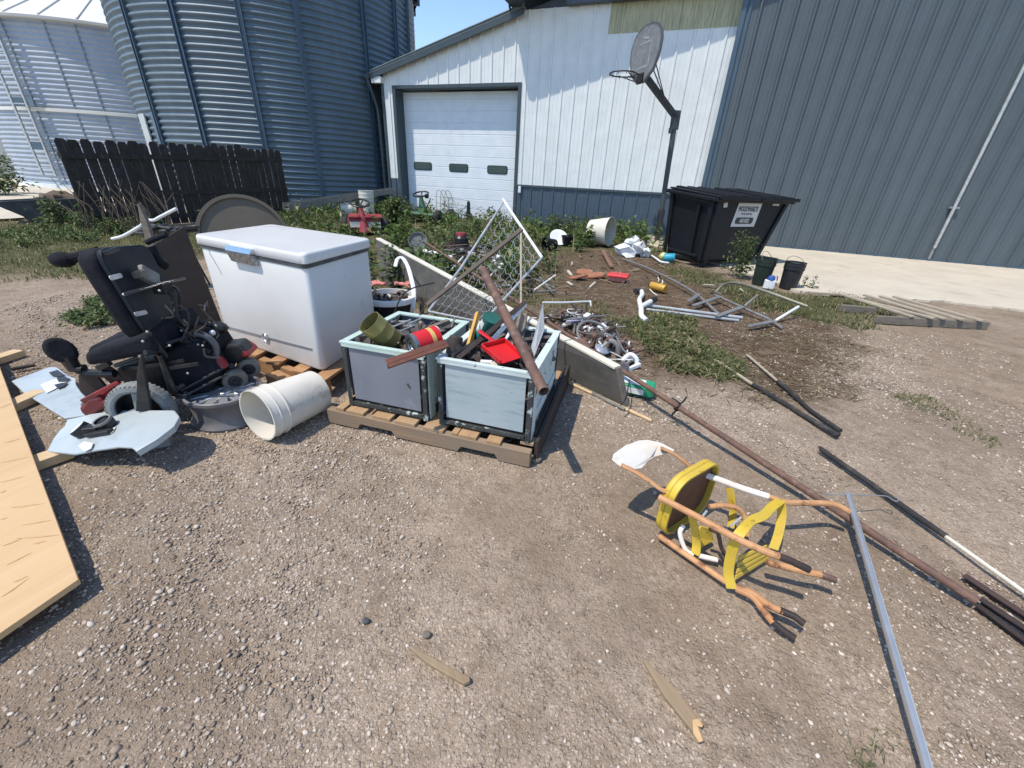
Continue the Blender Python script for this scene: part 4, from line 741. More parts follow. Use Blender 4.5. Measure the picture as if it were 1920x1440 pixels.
def crate(u0, u1, v0, v1, z0, z1, rim, panel, lab, inside):
    t = thing('metal_crate', lab, 'crate', Q((u0 + u1) / 2, (v0 + v1) / 2, z0), 'open metal crates')
    a = MB(); w_ = .026
    for u in (u0, u1):
        for v in (v0, v1):
            s1 = 1 if u == u0 else -1; s2 = 1 if v == v0 else -1
            qbox(a, min(u, u + s1 * w_), max(u, u + s1 * w_), min(v, v + s2 * .004), max(v, v + s2 * .004), z0, z1 - .012)
            qbox(a, min(u, u + s1 * .004), max(u, u + s1 * .004), min(v + s2 * .005, v + s2 * w_), max(v + s2 * .005, v + s2 * w_), z0, z1 - .012)
    for v in (v0, v1 - .02): qbox(a, u0 + .03, u1 - .03, v, v + .02, z0 + .012, z0 + .034)
    for u in (u0, u1 - .02): qbox(a, u, u + .02, v0 + .03, v1 - .03, z0 + .012, z0 + .034)
    a.build('frame', M['frame_dark'], t, 0, .0015)
    a = MB(); b = .036
    qbox(a, u0 - .004, u1 + .004, v0 - .004, v0 + b * .6, z1 - .012, z1); qbox(a, u0 - .004, u1 + .004, v1 - b, v1 + .004, z1 - .012, z1)
    qbox(a, u0 - .004, u0 + b, v0 + b * .6, v1 - b, z1 - .012, z1); qbox(a, u1 - b, u1 + .004, v0 + b * .6, v1 - b, z1 - .012, z1)
    qbox(a, u0 + .004, u1 - .004, v0 - .003, v0, z1 - .03, z1 - .012)
    a.build('rim', rim, t, 0, .002)
    a = MB(); qbox(a, u0 + .04, u1 - .04, v0 + .008, v0 + .012, z0 + .05, z1 - .03); a.build('front_panel', panel, t, 0, .002)
    a = MB(); qbox(a, u1 - .010, u1 - .006, v0 + .03, v1 - .03, z0 + .05, z1 - .014); qbox(a, u1 - .006, u1 + .004, v0 + .03, v0 + .09, z0, z1 - .013); qbox(a, u1 - .005, u1 + .003, v0 + .1, v1 - .04, z0 + .10, z0 + .14); a.build('side_panel', rim, t, 0, .0015)
    a = MB(); qbox(a, u0 + .006, u0 + .010, v0 + .03, v1 - .03, z0 + .05, z1 - .014); qbox(a, u0 + .03, u1 - .03, v1 - .012, v1 - .008, z0 + .05, z1 - .014); a.build('rear_panel', M['panel_grey'], t, 0)
    a = MB(); qbox(a, u0 + .012, u1 - .012, v0 + .014, v1 - .014, z0 + .04, z0 + .044); a.build('floor', M['rust_dark'], t, 0)
    # loose scrap inside
    s_ = MB()
    for i in range(inside):
        c_ = Q(random.uniform(u0 + .06, u1 - .06), random.uniform(v0 + .06, v1 - .06), z0 + random.uniform(.15, z1 - z0 - .015)); R = Matrix.Rotation(random.uniform(0, 6), 3, (random.random(), random.random(), 1))
        k = random.random()
        if k < .4: s_.box(c_, (random.uniform(.05, .14), random.uniform(.02, .07), random.uniform(.01, .04)), R)
        elif k < .75: s_.tube([c_, c_ + R @ V((random.uniform(.06, .16), 0, .02))], random.uniform(.005, .014), 6)
        else: s_.ball(c_, random.uniform(.02, .04), jit=.5, n=8, m=6)
    s_.m = [random.choice((0, 0, 1, 2)) if i % 6 == 0 else -1 for i in range(len(s_.f))]; s_.m = [max(q, 0) for q in s_.m]; s_.build('scrap_metal', [M['scrap'], M['rust_dark'], M['galv_dull']], kind='stuff', smooth=30, label='mixed rusty scrap filling the %s metal crate' % ('grey fronted' if panel is M['panel_grey'] else 'pale blue fronted'), cat='scrap metal')
    return t
crate(.115, .605, .055, .64, .108, .50, M['mint'], M['panel_grey'], 'mint rimmed metal crate with grey front panel, left one on the pallet', 120)
crate(.672, 1.172, .055, .70, .108, .50, M['mint_chip'], M['panel_blue'], 'metal crate with pale blue front panel and chipped rim, right one on the pallet', 120)
# left crate contents
def can(o, ax, r, L, m, nm, lab, cat, open_=True, lid=None, bandm=None):
    o = V(o); ax = V(ax).normalized(); t = thing(nm, lab, cat, o - UP * r)
    a = MB(); pr = [(0, .004), (r * .96, .004), (r, 0), (r, L * .3), (r * 1.012, L * .31), (r, L * .32), (r, L * .66), (r * 1.012, L * .67), (r, L * .68), (r, L), (r * .96, L), (r * .95, .01), (0, .01)] if open_ else [(0, .004), (r * .9, .004), (r * .92, 0), (r, 0), (r, L), (r * .93, L), (r * .9, L - .006), (0, L - .006)]
    a.lathe(pr, o, ax, 36); a.build('shell', m, t, 30)
    if lid: b = MB(); b.lathe([(0, .003), (r * .35, .0), (r * .38, .005), (r * .7, .003), (r * .74, .008), (r * 1.03, .008), (r * 1.04, -.006), (r * 1.01, -.012)], o, -ax, 36); b.build('lid', lid, t, 30)
    if bandm: b = MB(); b.lathe([(r * 1.006, L * .62), (r * 1.006, L * .78)], o, ax, 36); b.build('paper_band', bandm, t, 30); b = MB(); b.lathe([(r * 1.008, L * .25), (r * 1.008, L * .58)], o, ax, 12, a0=.6, a1=1.5); b.build('label_patch', M['ink'], t, 30)
    return t
e0, e1 = G(692, 603, .60), G(735, 640, .47)
can(e1, e0 - e1, .066, (e0 - e1).length, M['olive'], 'can', 'open olive green can stuck upright in the left crate', 'can')
e0, e1 = G(774, 648, .515), G(812, 634, .53); can(e0, (e1 - e0), .062, .145, M['red_bright'], 'coffee_can', 'red coffee can with tan band lying on the left crate, metal lid forward', 'can', False, M['tin'], M['band'])
a = MB(); p0, p1 = G(726, 682, .525), G(838, 643, .56); a.beam(p0, p1, .045, .006, up=(.2, -.6, .7)); a.beam(p0 + V((0, .0, -.012)), p1 + V((0, 0, -.012)), .006, .03, up=(0, -.2, 1)); a.build('angle_bar', M['rust_plate'], smooth=0, bevel=.001, label='short rusty angle bar resting across the near rim of the left crate', cat='angle bar')
nb_ = thing('rod_bundle', 'loose bundle of pale metal rods in the left crate behind the coffee can', 'metal rods', G(755, 612, .45)); 
for i in range(13):
    c_ = G(757 + random.uniform(-20, 22), 608 + random.uniform(-9, 8), .47 + random.uniform(-.02, .03)); an = random.gauss(.9, .45); d_ = V((math.cos(an), math.sin(an), random.uniform(-.1, .15))) * random.uniform(.05, .10); MB().tube([c_ - d_, c_ + d_], .0055, 6).build('rod', M['galv'], nb_)
a = MB(); a.lathe([(0, 0), (.022, 0), (.026, .05), (.022, .06), (0, .06)], G(808, 630, .50), (.5, .6, .5), 16); a.build('cap', M['cream'], smooth=30, label='small cream plastic cap beside the red coffee can', cat='cap')
a = MB(); c_ = G(716, 646, .455); a.tube([c_ + V((math.cos(q) * .05, math.sin(q) * .06, .01 * math.sin(q))) for q in [2 * PI * i / 20 for i in range(20)]], .007, 7, closed=True); a.build('iron_ring', M['rust'], label='rusty iron ring below the olive can in the left crate', cat='ring')
a = MB(); a.beam(G(840, 602, .50), G(800, 618, .50), .03, .02); a.build('wood_strip', M['old_wood'], smooth=0, label='grey wood strip across the back of the left crate', cat='wood strip')
# right crate contents
a = MB(); a.beam(G(896, 588, .60), G(876, 660, .49), .032, .018, up=(1, -.6, .2)); a.build('stake', M['yellow_wood'], smooth=0, bevel=.003, label='yellow painted wooden stake standing at the left of the right crate', cat='stake')
t = thing('spray_tin', 'turquoise and white tin behind the yellow stake in the right crate', 'tin', G(908, 630, .44)); o = G(906, 631, .46); ax = (G(922, 595, .60) - o).normalized(); L = (G(922, 595, .60) - o).length
MB().lathe([(0, 0), (.046, 0), (.048, .005), (.048, L * .36)], o, ax, 28).build('shell', M['teal'], t, 30); MB().lathe([(.0478, L * .36), (.0478, L * .82)], o, ax, 28).build('label_wrap', M['white'], t, 30); MB().lathe([(.048, L * .82), (.048, L), (0, L)], o, ax, 28).build('lid', M['teal_dark'], t, 30)
MB().lathe([(.0484, L * .1), (.0484, L * .98)], o, ax, 14, a0=.2, a1=2.4).build('side_print', M['teal_dark'], t, 30)
def rod(a_, b_, r, m, nm, lab, cat, group=None, n=12, hollow=False):
    k = MB(); k.pipe(a_, b_, r, .14, n) if hollow else k.tube([a_, b_], r, n); return k.build(nm, m, label=lab, cat=cat, group=group)
rod(G(985, 571, .66), G(905, 657, .49), .012, M['white'], 'tube', 'long white tube slanting up out of the right crate', 'tube', 'white tubes in the right crate')
rod(G(962, 612, .54), G(943, 648, .47), .010, M['white'], 'tube', 'short white tube right behind the red dustpan', 'tube', 'white tubes in the right crate')
a = MB(); a.beam(G(985, 566, .68), G(858, 672, .50), .024, .008, up=(.3, -.5, .8)); a.build('flat_bar', M['rust_dark'], smooth=0, label='long dark rusty flat bar slanting across the right crate', cat='flat bar')
a = MB(); a.beam(G(930, 620, .55), G(848, 668, .51), .022, .022); a.build('handle', M['black'], smooth=0, bevel=.004, label='black square handle along the left rim of the right crate', cat='handle')
a = MB(); a.beam(G(979, 590, .57), G(962, 655, .46), .05, .02, up=(.8, -.5, .3)); a.beam(G(985, 590, .56), G(975, 650, .46), .015, .03, up=(.8, -.5, .3)); a.build('grey_plank', M['old_wood'], smooth=0, bevel=.003, label='weathered grey plank upright at the right of the right crate', cat='plank')
a = MB(); o = G(848, 664, .49); a.lathe([(0, 0), (.034, 0), (.036, .01), (.036, .085), (.03, .095), (0, .095)], o, (.2, .35, .9), 16); a.build('wood_plug', M['brown_board'], smooth=30, label='dark brown wooden plug on the near left corner of the right crate', cat='wood plug')
a = MB(); a.lathe([(0, 0), (.022, 0), (.022, .10), (.016, .11), (0, .11)], G(867, 668, .49), (-.25, .2, .35), 12); a.build('grip', M['rubber'], smooth=30, label='black rubber grip beside the brown wooden plug', cat='grip')
A = [G(902, 653, .53), G(945, 642, .535), G(978, 671, .50), G(938, 684, .49)]; dp = thing('dustpan', 'bright red dustpan lying on top of the right crate', 'dustpan', (A[0] + A[2]) / 2)
nn = (A[1] - A[0]).cross(A[3] - A[0]).normalized(); nn = nn if nn.z > 0 else -nn
MB().prism(A, nn * .004).build('pan', M['red_bright'], dp, 0)
a = MB()
for i in (0, 1, 3): p, q = A[i] + nn * .004, A[(i + 1) % 4] + nn * .004; a.beam(p + nn * .012, q + nn * .012, .006, .026, up=nn)
a.build('wall', M['red_bright'], dp, 0, .002)
a = MB(); m0 = A[0].lerp(A[1], .55) + nn * .02; a.tube([m0 + (m0 - A[2]).normalized() * .0, m0 + (m0 - A[2]).normalized() * .10 + nn * .01], [.012, .015], 8, flat=.6); a.build('handle', M['red_bright'], dp)
P4 = [G(1018, 568, .62), G(1021, 617, .53), G(1002, 668, .47), G(996, 650, .49)]; nn = (P4[1] - P4[0]).cross(P4[3] - P4[0]).normalized()
MB().prism(P4, nn * .004).build('sheet_offcut', M['galv'], smooth=0, label='thin grey sheet metal offcut standing on edge in the right crate', cat='sheet metal')
a = MB(); a.tube(arc([G(1018, 567, .60), G(1060, 567, .58), G(1103, 565, .55), G(1107, 567, .545), G(1108, 574, .52)], 5), .006, 8); a.build('bent_rod', M['white'], label='thin white bent rod pointing right from the top of the sheet metal offcut', cat='rod')
for i, (x, y, c) in enumerate(((912, 680, 'white'), (928, 683, 'cream'), (985, 672, 'rust'), (870, 680, 'old_wood'))): a = MB(); a.box(G(x, y, .475), (.06, .03, .02), Matrix.Rotation(i * 1.3, 3, (.3, .2, 1))); a.build('wood_chip' if c != 'rust' else 'rust_flake', M[c], smooth=0, bevel=.003, label=('white chip at the near rim, left under the red dustpan', 'cream chip close under the red dustpan', 'rusty flake right of the red dustpan', 'grey chip near the black grip')[i], cat='chip')
# thick rusty pipe over the crate, long pipe on the ground
rod(G(1020, 734, .52), G(905, 505, .80), .0235, M['rust'], 'rusty_pipe', 'thick rusty pipe with an open end leaning over the right crate', 'pipe', 'rusty pipes', 18, True)
e = G(1832, 1128, .035); s_ = G(800, 456, .42); pl_ = thing('rusty_pipe', 'very long thin rusty pipe running from the scrap heap across the gravel', 'pipe', e, 'rusty pipes')
pts = [e.lerp(s_, k / 12) + UP * (.03 * math.sin(PI * k / 12)) * 0 for k in range(13)]
MB().tube(pts, .0165, 14).build('tube', M['rust'], pl_)
stp = G(1270, 765, .30); tt = 0
bst = min(range(400), key=lambda k: (V(proj(e.lerp(s_, k / 400))) - V((1270, 768))).length); stp = e.lerp(s_, bst / 400); dd = (s_ - e).normalized()
a = MB(); sd2 = dd.cross(UP).normalized(); up2 = sd2.cross(dd)
a.tube([stp + (sd2 * math.cos(q) + up2 * math.sin(q)) * .022 + dd * .01 * math.sin(2 * q) for q in [2 * PI * i / 16 for i in range(16)]], .006, 6, closed=True); a.tube(arc([stp + up2 * .02, stp + up2 * .05 - dd * .02, stp + up2 * .09 - dd * .03], 4), .005, 6); a.tube(arc([stp - up2 * .02, stp - up2 * .08 + dd * .02, V((stp.x + .03, stp.y - .03, .02))], 4), .006, 6); a.tube([stp + up2 * .03, stp + up2 * .03 + dd * .06], .005, 6)
a.build('strap', M['rubber'], label='black rubber strap tied round the long rusty pipe', cat='strap')
# ---- big panel leaning on its edge
R0 = G(1168, 763); R1 = OV(1153, 690, R0); zr_ = R1.z; Lb_top = G(705, 447, .55); Lb = V((Lb_top.x, Lb_top.y, 0)); pdir = (Lb - R0).normalized()
tk = V((-pdir.y, pdir.x, 0)); tk = tk if tk.y > 0 else -tk
bp_ = thing('door_panel', 'long cream edged door panel lying on its side behind the crates', 'door panel', (R0 + Lb) / 2)
tn = .055
MB().hexa([R0, R0 + tk * tn, Lb + tk * tn, Lb, R1, R1 + tk * tn, Lb_top + tk * tn, Lb_top]).build('face', mat('panel_face', (.085, .083, .076), (.13, .125, .115), 4, rough=.8, dirt=((.19, .18, .165), 3, .5, .75, (1, 1, 3))), bp_, 0, .004)
a = MB(); a.hexa([R1 - tk * .004 - UP * .012, R1 + tk * (tn + .004) - UP * .012, Lb_top + tk * (tn + .004) - UP * .012, Lb_top - tk * .004 - UP * .012, R1 - tk * .004 + UP * .006, R1 + tk * (tn + .004) + UP * .006, Lb_top + tk * (tn + .004) + UP * .006, Lb_top - tk * .004 + UP * .006]); a.build('edge_strip', M['cream'], bp_, 0, .003)
a = MB(); a.hexa([R0 - pdir * .012, R0 + tk * tn - pdir * .012, R0 + tk * tn, R0, R1 - pdir * .012, R1 + tk * tn - pdir * .012, R1 + tk * tn, R1]); a.build('end_strip', M['old_wood'], bp_, 0, .003)
rod(G(1055, 712, .012), G(1222, 789, .012), .011, M['batten'], 'dowel', 'pale wooden dowel lying along the foot of the door panel', 'dowel')
rod(G(1034, 700, .01), G(1172, 768, .012), .012, M['galv_dull'], 'conduit', 'grey conduit lying against the foot of the door panel', 'conduit')
# ---- chain link gate and bars over it
gA, gB, gC, gD = G(945, 377, 1.12), G(1016, 483, .74), G(905, 605, .36), G(803, 584, .42); gt = thing('chain_link_gate', 'small bent chain link gate frame leaning over the door panel', 'gate', (gC + gD) / 2)
MB().tube([gA + (gA - gB) * .03, gB], .0125, 10).build('frame_bar', M['white'], gt)
for p, q in ((gB, gC), (gA, gA.lerp(gD, .62) - UP * .03), (gA.lerp(gD, .62) - UP * .03, gD), (gD, gC)): MB().tube([p, q], .0095, 10).build('frame_bar', M['galv'], gt)
a = MB()
def gp(s, t): return gA.lerp(gB, s).lerp(gD.lerp(gC, s), t) - UP * .05 * math.sin(PI * t)
for k in range(1, 8): a.tube([gp(k / 8 + .012 * math.sin(j * 2.1 + k), j / 26) + UP * .003 * (-1) ** j for j in range(27)], .0017, 4, cap=False)
for k in range(1, 13): a.tube([gp(j / 16, k / 13 + (.012 if j % 2 else -.012)) for j in range(17)], .0021, 4, cap=False)
a.build('wire_mesh', M['galv'], gt)
a = MB(); a.beam(G(979, 429, 1.03), G(800, 572, .56), .032, .012, up=(0, -.4, .9)); a.build('flat_bar', mat('bar_brown', (.055, .042, .032), (.10, .075, .055), 8, rough=.7), smooth=0, bevel=.002, label='long dark brown flat bar lying across the chain link gate', cat='flat bar')
rod(G(977, 432, .95), G(977, 578, .45), .009, M['old_slat'], 'cane', 'thin upright tan cane behind the chain link gate', 'cane')
a = MB(); a.tube(arc([G(800, 572, .55), G(770, 610, .45), G(735, 618, .42), G(700, 650, .3)], 6), .004, 6); a.build('wire', M['black'], label='long thin wire running from the brown flat bar towards the freezer', cat='wire'); a = MB(); a.tube(arc([G(815, 530, .55), G(770, 542, .52), G(748, 565, .45), G(733, 610, .3)], 6), .005, 6); a.build('wire', M['black'], label='loose black wire drooping from the brown flat bar over the pot', cat='wire')
rod(G(790, 560, .30), G(793, 620, .05), .02, M['rust'], 'post_stub', 'short rusty post stub behind the left crate', 'post')
# ---- black pot with white rim, gloves, curled plastic
pc = G(738, 585, 0) ; pc = G(729, 556, .36); pc = V((pc.x, pc.y, 0)); rr = .215
pot = thing('planter', 'black planter tub with white rim, between freezer and door panel', 'planter', pc)
MB().lathe([(0, .01), (rr * .72, 0), (rr * .95, .335), (rr * .9, .335), (rr * .7, .03), (0, .03)], pc, n=40).build('tub', M['plastic_black'], pot, 30)
MB().lathe([(rr * .94, .33), (rr * 1.05, .332), (rr * 1.07, .35), (rr * 1.05, .375), (rr * .93, .377), (rr * .92, .33)], pc, n=48).build('rim', M['enamel'], pot, 30)
s_ = MB()
for i in range(60): q = random.uniform(0, 6.28); d_ = rr * .85 * math.sqrt(random.random()); s_.box(pc + V((math.cos(q) * d_, math.sin(q) * d_, random.uniform(.28, .38))), (random.uniform(.03, .09), random.uniform(.02, .05), random.uniform(.01, .03)), Matrix.Rotation(random.uniform(0, 6), 3, (random.random(), random.random(), .6)), mi=random.choice((0, 0, 0, 1, 2)))
s_.build('rubbish', [M['scrap'], M['rust_plate'], M['cream']], kind='stuff', smooth=0, bevel=.003, label='dark rubbish heaped inside the white rimmed planter', cat='rubbish')
def glove(c, ang, name, lab, flip=1):
    c = V(c); ex = V((math.cos(ang), math.sin(ang), -.1)); ey = V((-math.sin(ang), math.cos(ang), 0)) * flip; t = MB()
    t.ball(c, .036, (1.1, .95, .4), Matrix.Rotation(ang, 3, 'Z'))
    for k, (o, L, s) in enumerate(((-.035, .085, -.35), (-.012, .10, -.1), (.012, .095, .12), (.034, .075, .35))): b0 = c + ex * .045 + ey * o; t.tube([b0, b0 + ex * L * .55 + ey * s * .03 + UP * .018, b0 + ex * L + ey * s * .07 - UP * .02], [.0095, .009, .0065], 8)
    t.tube([c + ey * .03, c + ey * .075 + ex * .02 + UP * .01, c + ey * .10 + ex * .05 - UP * .01], [.015, .013, .009], 8); t.tube([c - ex * .02, c - ex * .055 + UP * .004], [.024, .028], 12, flat=.6)
    return t.build(name, M['pink'], label=lab, cat='glove', group='pink work gloves', smooth=50)
glove(G(716, 532, .39), 2.7, 'work_glove', 'pink work glove with fingers pointing left, left one in the planter'); glove(G(752, 532, .39), .5, 'work_glove', 'pink work glove with fingers pointing right, by the curled white trim', -1)
cz = MB(); pts = arc([G(741, 500, .50), G(745, 486, .56), G(754, 483, .57), G(764, 498, .53), G(772, 525, .46), G(776, 548, .40), G(774, 575, .30), G(769, 592, .2)], 6); cz.tube(pts, .019, 8, flat=.45); cz.build('curled_trim', M['white'], label='curled strip of white plastic trim arching over the planter', cat='trim strip')
cz = MB(); pp = [G(x, y, z) for x, y, z in ((758, 548, .36), (772, 545, .37), (776, 592, .15), (764, 596, .14), (752, 575, .24))]; cz.prism(pp, V((0, .02, 0))); cz.build('plastic_bag', M['white'], smooth=0, label='pale plastic scrap hanging down the right side of the planter', cat='plastic scrap')
# ---- chest freezer on its pallet
fA, fB, fC, fD = G(568, 477, .868), G(361, 439, .868), G(696, 447, .868), G(508, 420, .868)
def flat(p, z): return V((p.x, p.y, z))
def rring(cs, z, r, n=6, grow=0):
    cen = sum(cs, V((0, 0, 0))) / 4; out = []
    for i in range(4):
        p = cs[i]; a_ = (cs[i - 1] - p).normalized(); b_ = (cs[(i + 1) % 4] - p).normalized(); p = p + (p - cen).normalized() * grow
        s = p + a_ * r; t = p + b_ * r
        for k in range(n + 1): u = k / n; out.append(flat(s * (1 - u) ** 2 + p * 2 * u * (1 - u) + t * u * u, z))
    return out
cs = [flat(fB, 0), flat(fA, 0), flat(fC, 0), flat(fD, 0)]
def loft(mb, rings, cap0=True, cap1=True):
    n = len(rings[0]); vs = [p for r in rings for p in r]; fs = [(i * n + j, i * n + (j + 1) % n, (i + 1) * n + (j + 1) % n, (i + 1) * n + j) for i in range(len(rings) - 1) for j in range(n)]
    if cap0: fs.append(tuple(range(n))[::-1])
    if cap1: fs.append(tuple(range((len(rings) - 1) * n, len(rings) * n)))
    return mb.add(vs, fs)
fz = thing('chest_freezer', 'white chest freezer with chrome latch standing on an orange wooden pallet', 'freezer', sum(cs, V((0, 0, 0))) / 4 + UP * .135)
loft(MB(), [rring(cs, z, .05, grow=g) for z, g in ((.135, -.03), (.15, -.022), (.775, -.018), (.784, -.024))]).build('cabinet', M['enamel'], fz, 40)
loft(MB(), [rring(cs, z, .05, grow=-.010) for z in (.784, .8085)]).build('gasket', M['gasket'], fz, 40)
loft(MB(), [rring(cs, z, .05, grow=g) for z, g in ((.808, -.006), (.812, 0), (.852, 0), (.862, -.004), (.868, -.012), (.8685, -.06), (.8688, -.12))]).build('lid', M['enamel'], fz, 40)
fr = (fA - fB).normalized(); fnm = V((fr.y, -fr.x, 0)); fpl = flat(fA, 0) - fnm * .012
def FP(x, y, d=0): return PL(x, y, fpl + fnm * d, fnm)
l0, l1, l2, l3 = FP(425, 458, .03), FP(474, 469, .03), FP(476, 500, .03), FP(432, 489, .03)
lt_ = thing and MB(); zc_ = (l0.z + l1.z) / 2; zb_ = (l2.z + l3.z) / 2; ua = (flat(l0, 0) + flat(l3, 0)) / 2; ub = (flat(l1, 0) + flat(l2, 0)) / 2; ua -= fnm * .03; ub -= fnm * .03
a = MB(); a.prism([ua + UP * zc_, ua + fnm * .035 + UP * (zc_ - .002), ua + fnm * .05 + UP * (zc_ - .03), ua + fnm * .0 + UP * (zc_ - .035)], ub - ua); la = a.build('latch', M['chrome'], fz, 30, .003)
a = MB(); a.prism([ua + fnm * .0 + UP * (zc_ - .04), ua + fnm * .048 + UP * (zc_ - .034), ua + fnm * .026 + UP * zb_, ua + UP * (zb_ + .005)], ub - ua); a.build('latch_pull', M['tread_plate'], la, 0, .003)
t0, t1 = FP(392, 604, .004), FP(585, 655, .004); a = MB(); a.beam(t0, t1, .006, .012, up=(0, 0, 1)); a.build('trim_strip', M['strip_grey'], fz, 0, .001)
ec = FP(498, 632, .004); a = MB(); a.lathe([(0, .008), (.014, .008), (.017, .004), (.024, .004), (.027, .010), (.029, 0)], ec, fnm, 28); a.build('badge', M['chrome'], fz, 30)
a = MB(); sc0 = [FP(388, 452, .0035), FP(393, 475, .0035), FP(405, 495, .0035), FP(416, 515, .0035)]
for i in range(3): a.beam(sc0[i], sc0[i + 1], .0025, .0012, up=fnm)
a.build('scratch', M['strip_grey'], fz, 0)
op = thing('pallet', 'orange tinted wooden pallet under the white chest freezer', 'pallet', sum(cs, V((0, 0, 0))) / 4, 'wooden pallets')
dl = (flat(fC, 0) - flat(fA, 0)).normalized(); A0 = flat(fA, 0)
def FQ(s, t, z): return A0 - fr * s + dl * t + UP * z       # s along the front to the left, t to the rear
for t in (-.03, .33, .66): MB().beam(FQ(-.05, t, .05), FQ(1.2, t, .05), .05, .098, up=UP).build('stringer', M['pallet_orange'], op, 0, .004)
for s in (-.01, .2, .44, .68, .92, 1.15): MB().beam(FQ(s, -.08, .117), FQ(s, .85, .117), .10, .02, up=UP).build('deck_board', M['pallet_orange'], op, 0, .003)
for s in (.05, .6): MB().beam(FQ(s, -.16, .05), FQ(s + .35, -.13, .05), .09, .085, up=UP).build('block', M['pallet_orange'], op, 0, .005)
# brown board leaning behind freezer
bnm = V((.55, -.83, 0)); bpt = V((-2.35, 3.0, 0)); pts = [PL(x, y, bpt, bnm) for x, y in ((282, 462), (345, 424), (430, 640), (345, 655))]
MB().prism(pts, -bnm * .018).build('brown_board', M['brown_board'], smooth=0, bevel=.003, label='dark brown board leaning between wheelchair and white freezer', cat='board')
# stake, curved pipe, black debris behind
s0 = PL(283, 462, V((-2.7, 3.5, 0)), V((.6, -.8, 0))); s1 = PL(258, 382, V((-2.7, 3.5, 0)), V((.6, -.8, 0)))
a = MB(); a.beam(V((s0.x, s0.y, .0)), s0, .05, .03); a.prism([s0 + V((-.03, 0, 0)), s0 + V((.03, 0, 0)), s0.lerp(s1, .62) + V((.026, 0, 0)), s1 + V((.004, 0, 0)), s1 + V((-.004, 0, 0)), s0.lerp(s1, .62) + V((-.022, 0, 0))], V((0, .03, 0))); a.build('wood_stake', M['old_wood'], smooth=0, bevel=.002, label='splintered grey wooden stake standing behind the wheelchair backrest', cat='stake')
def farp(x, y, yy=4.4): d = ray(x, y); return CAM + d * (yy / d.y)
a = MB(); a.tube(arc([farp(210, 448), farp(232, 442), farp(262, 425)], 6), .015, 10); a.tube(arc([farp(274, 412), farp(288, 413), farp(300, 407), farp(331, 391)], 6), .015, 10); a.tube([farp(262, 425), farp(274, 412)], .012, 10); a.build('bent_pipe', M['white'], label='long bent white pipe rising to the right behind the wooden stake', cat='pipe')
a = MB()
for i in range(16): x = random.uniform(272, 350); y = random.uniform(424, 438); a.tube(arc([farp(x - 25, y + random.uniform(-5, 5), 4.6), farp(x, y, 4.5), farp(x + 24, y + random.uniform(-6, 3), 4.7)], 4), random.uniform(.008, .02), 6)
for i in range(8): a.tube([farp(275 + i * 9, 432, 4.6), V((farp(275 + i * 9, 432, 4.6).x, 4.8, .0))], .012, 6)
a.build('hose_tangle', M['machine'], label='tangle of dark hoses heaped before the picket panel', cat='hose tangle')
# ---- powered wheelchair (seen from behind its left side)
cF, cL = V((-.98, -.2, 0)), V((.2, -.98, 0)); cC = V((-1.954, 2.035, 0))
def S(x, y, s): return PL(x, y, cC + cL * s, cL)
wc = thing('power_wheelchair', 'black and red power wheelchair facing left beside the white freezer', 'wheelchair', cC)
bk = [S(181, 466, .22), S(277, 457, -.16), S(352, 604, -.16), S(283, 632, .22)]
bn = (bk[1] - bk[0]).cross(bk[3] - bk[0]).normalized(); bn = bn if bn.dot(cF) < 0 else -bn
cen = sum(bk, V((0, 0, 0))) / 4
def rq(P, r=.16, n=4):
    out = []
    for i in range(4):
        p = P[i]; s = p.lerp(P[i - 1], r); t = p.lerp(P[(i + 1) % 4], r)
        for k in range(n + 1): u = k / n; out.append(s * (1 - u) ** 2 + p * 2 * u * (1 - u) + t * u * u)
    return out
back = MB().prism(rq(bk), -bn * .025).build('backrest', M['shell'], wc, 30, .008)
MB().prism([cen + (p - cen) * 1.03 - bn * .027 for p in rq(bk, .2)], -bn * .085).build('back_cushion', M['cloth_black'], back, 40, .03, bseg=3)
def onback(x, y, d=.0): return PL(x, y, bk[0] + bn * d, bn)
for x0, y0, x1, y1 in ((205, 522, 227, 516), (252, 590, 274, 585)): MB().prism(rrect(onback((x0 + x1) / 2, (y0 + y1) / 2, .002), (onback(x1, y1) - onback(x0, y0)).normalized(), (bk[3] - bk[0]).normalized(), (onback(x1, y1) - onback(x0, y0)).length, .022, .009), bn * .006).build('reflector', M['galv'], back, 0, .002)
MB().beam(onback(196, 475, .012), onback(222, 466, .012), .02, .012, up=bn).build('handle_slot', M['frame_black'], back, 0, .003)
a = MB(); a.beam(onback(261, 508, .03), onback(296, 527, .04), .075, .03, up=bn); a.beam(onback(258, 507, .03), onback(266, 520, .03), .05, .05, up=bn); a.build('bracket', M['galv_dull'], back, 0, .008)
MB().tube([onback(236, 551, .04), onback(300, 532, .06), onback(346, 522, .05)], .009, 8).build('push_bar', M['frame_black'], back)
a = MB(); a.box(onback(305, 540, .05), (.06, .06, .05)); a.tube(arc([onback(305, 535, .05), onback(325, 560, .08), onback(330, 590, .05), onback(345, 610, .04)], 6), .010, 7); a.tube(arc([onback(312, 532, .05), onback(335, 545, .1), onback(338, 580, .07)], 6), .008, 7); a.build('cable_loom', M['rubber'], back)
a = MB(); a.tube([S(185, 470, .05), S(175, 474, .05), S(142, 482, .05), S(128, 486, .05)], [.02, .024, .022, .03], 10); a.ball(S(117, 487, .05), .052, (1.1, .8, .7)); a.build('headrest_arm', M['cloth_black'], wc)
a = MB(); a.tube(arc([S(283, 462, -.2), S(292, 480, -.2), S(300, 492, -.22), S(312, 500, -.24)], 4), .022, 8); a.tube(arc([S(275, 455, -.2), S(290, 448, -.2), S(312, 440, -.2)], 4), .014, 8); a.build('far_armrest', M['cloth_black'], wc)
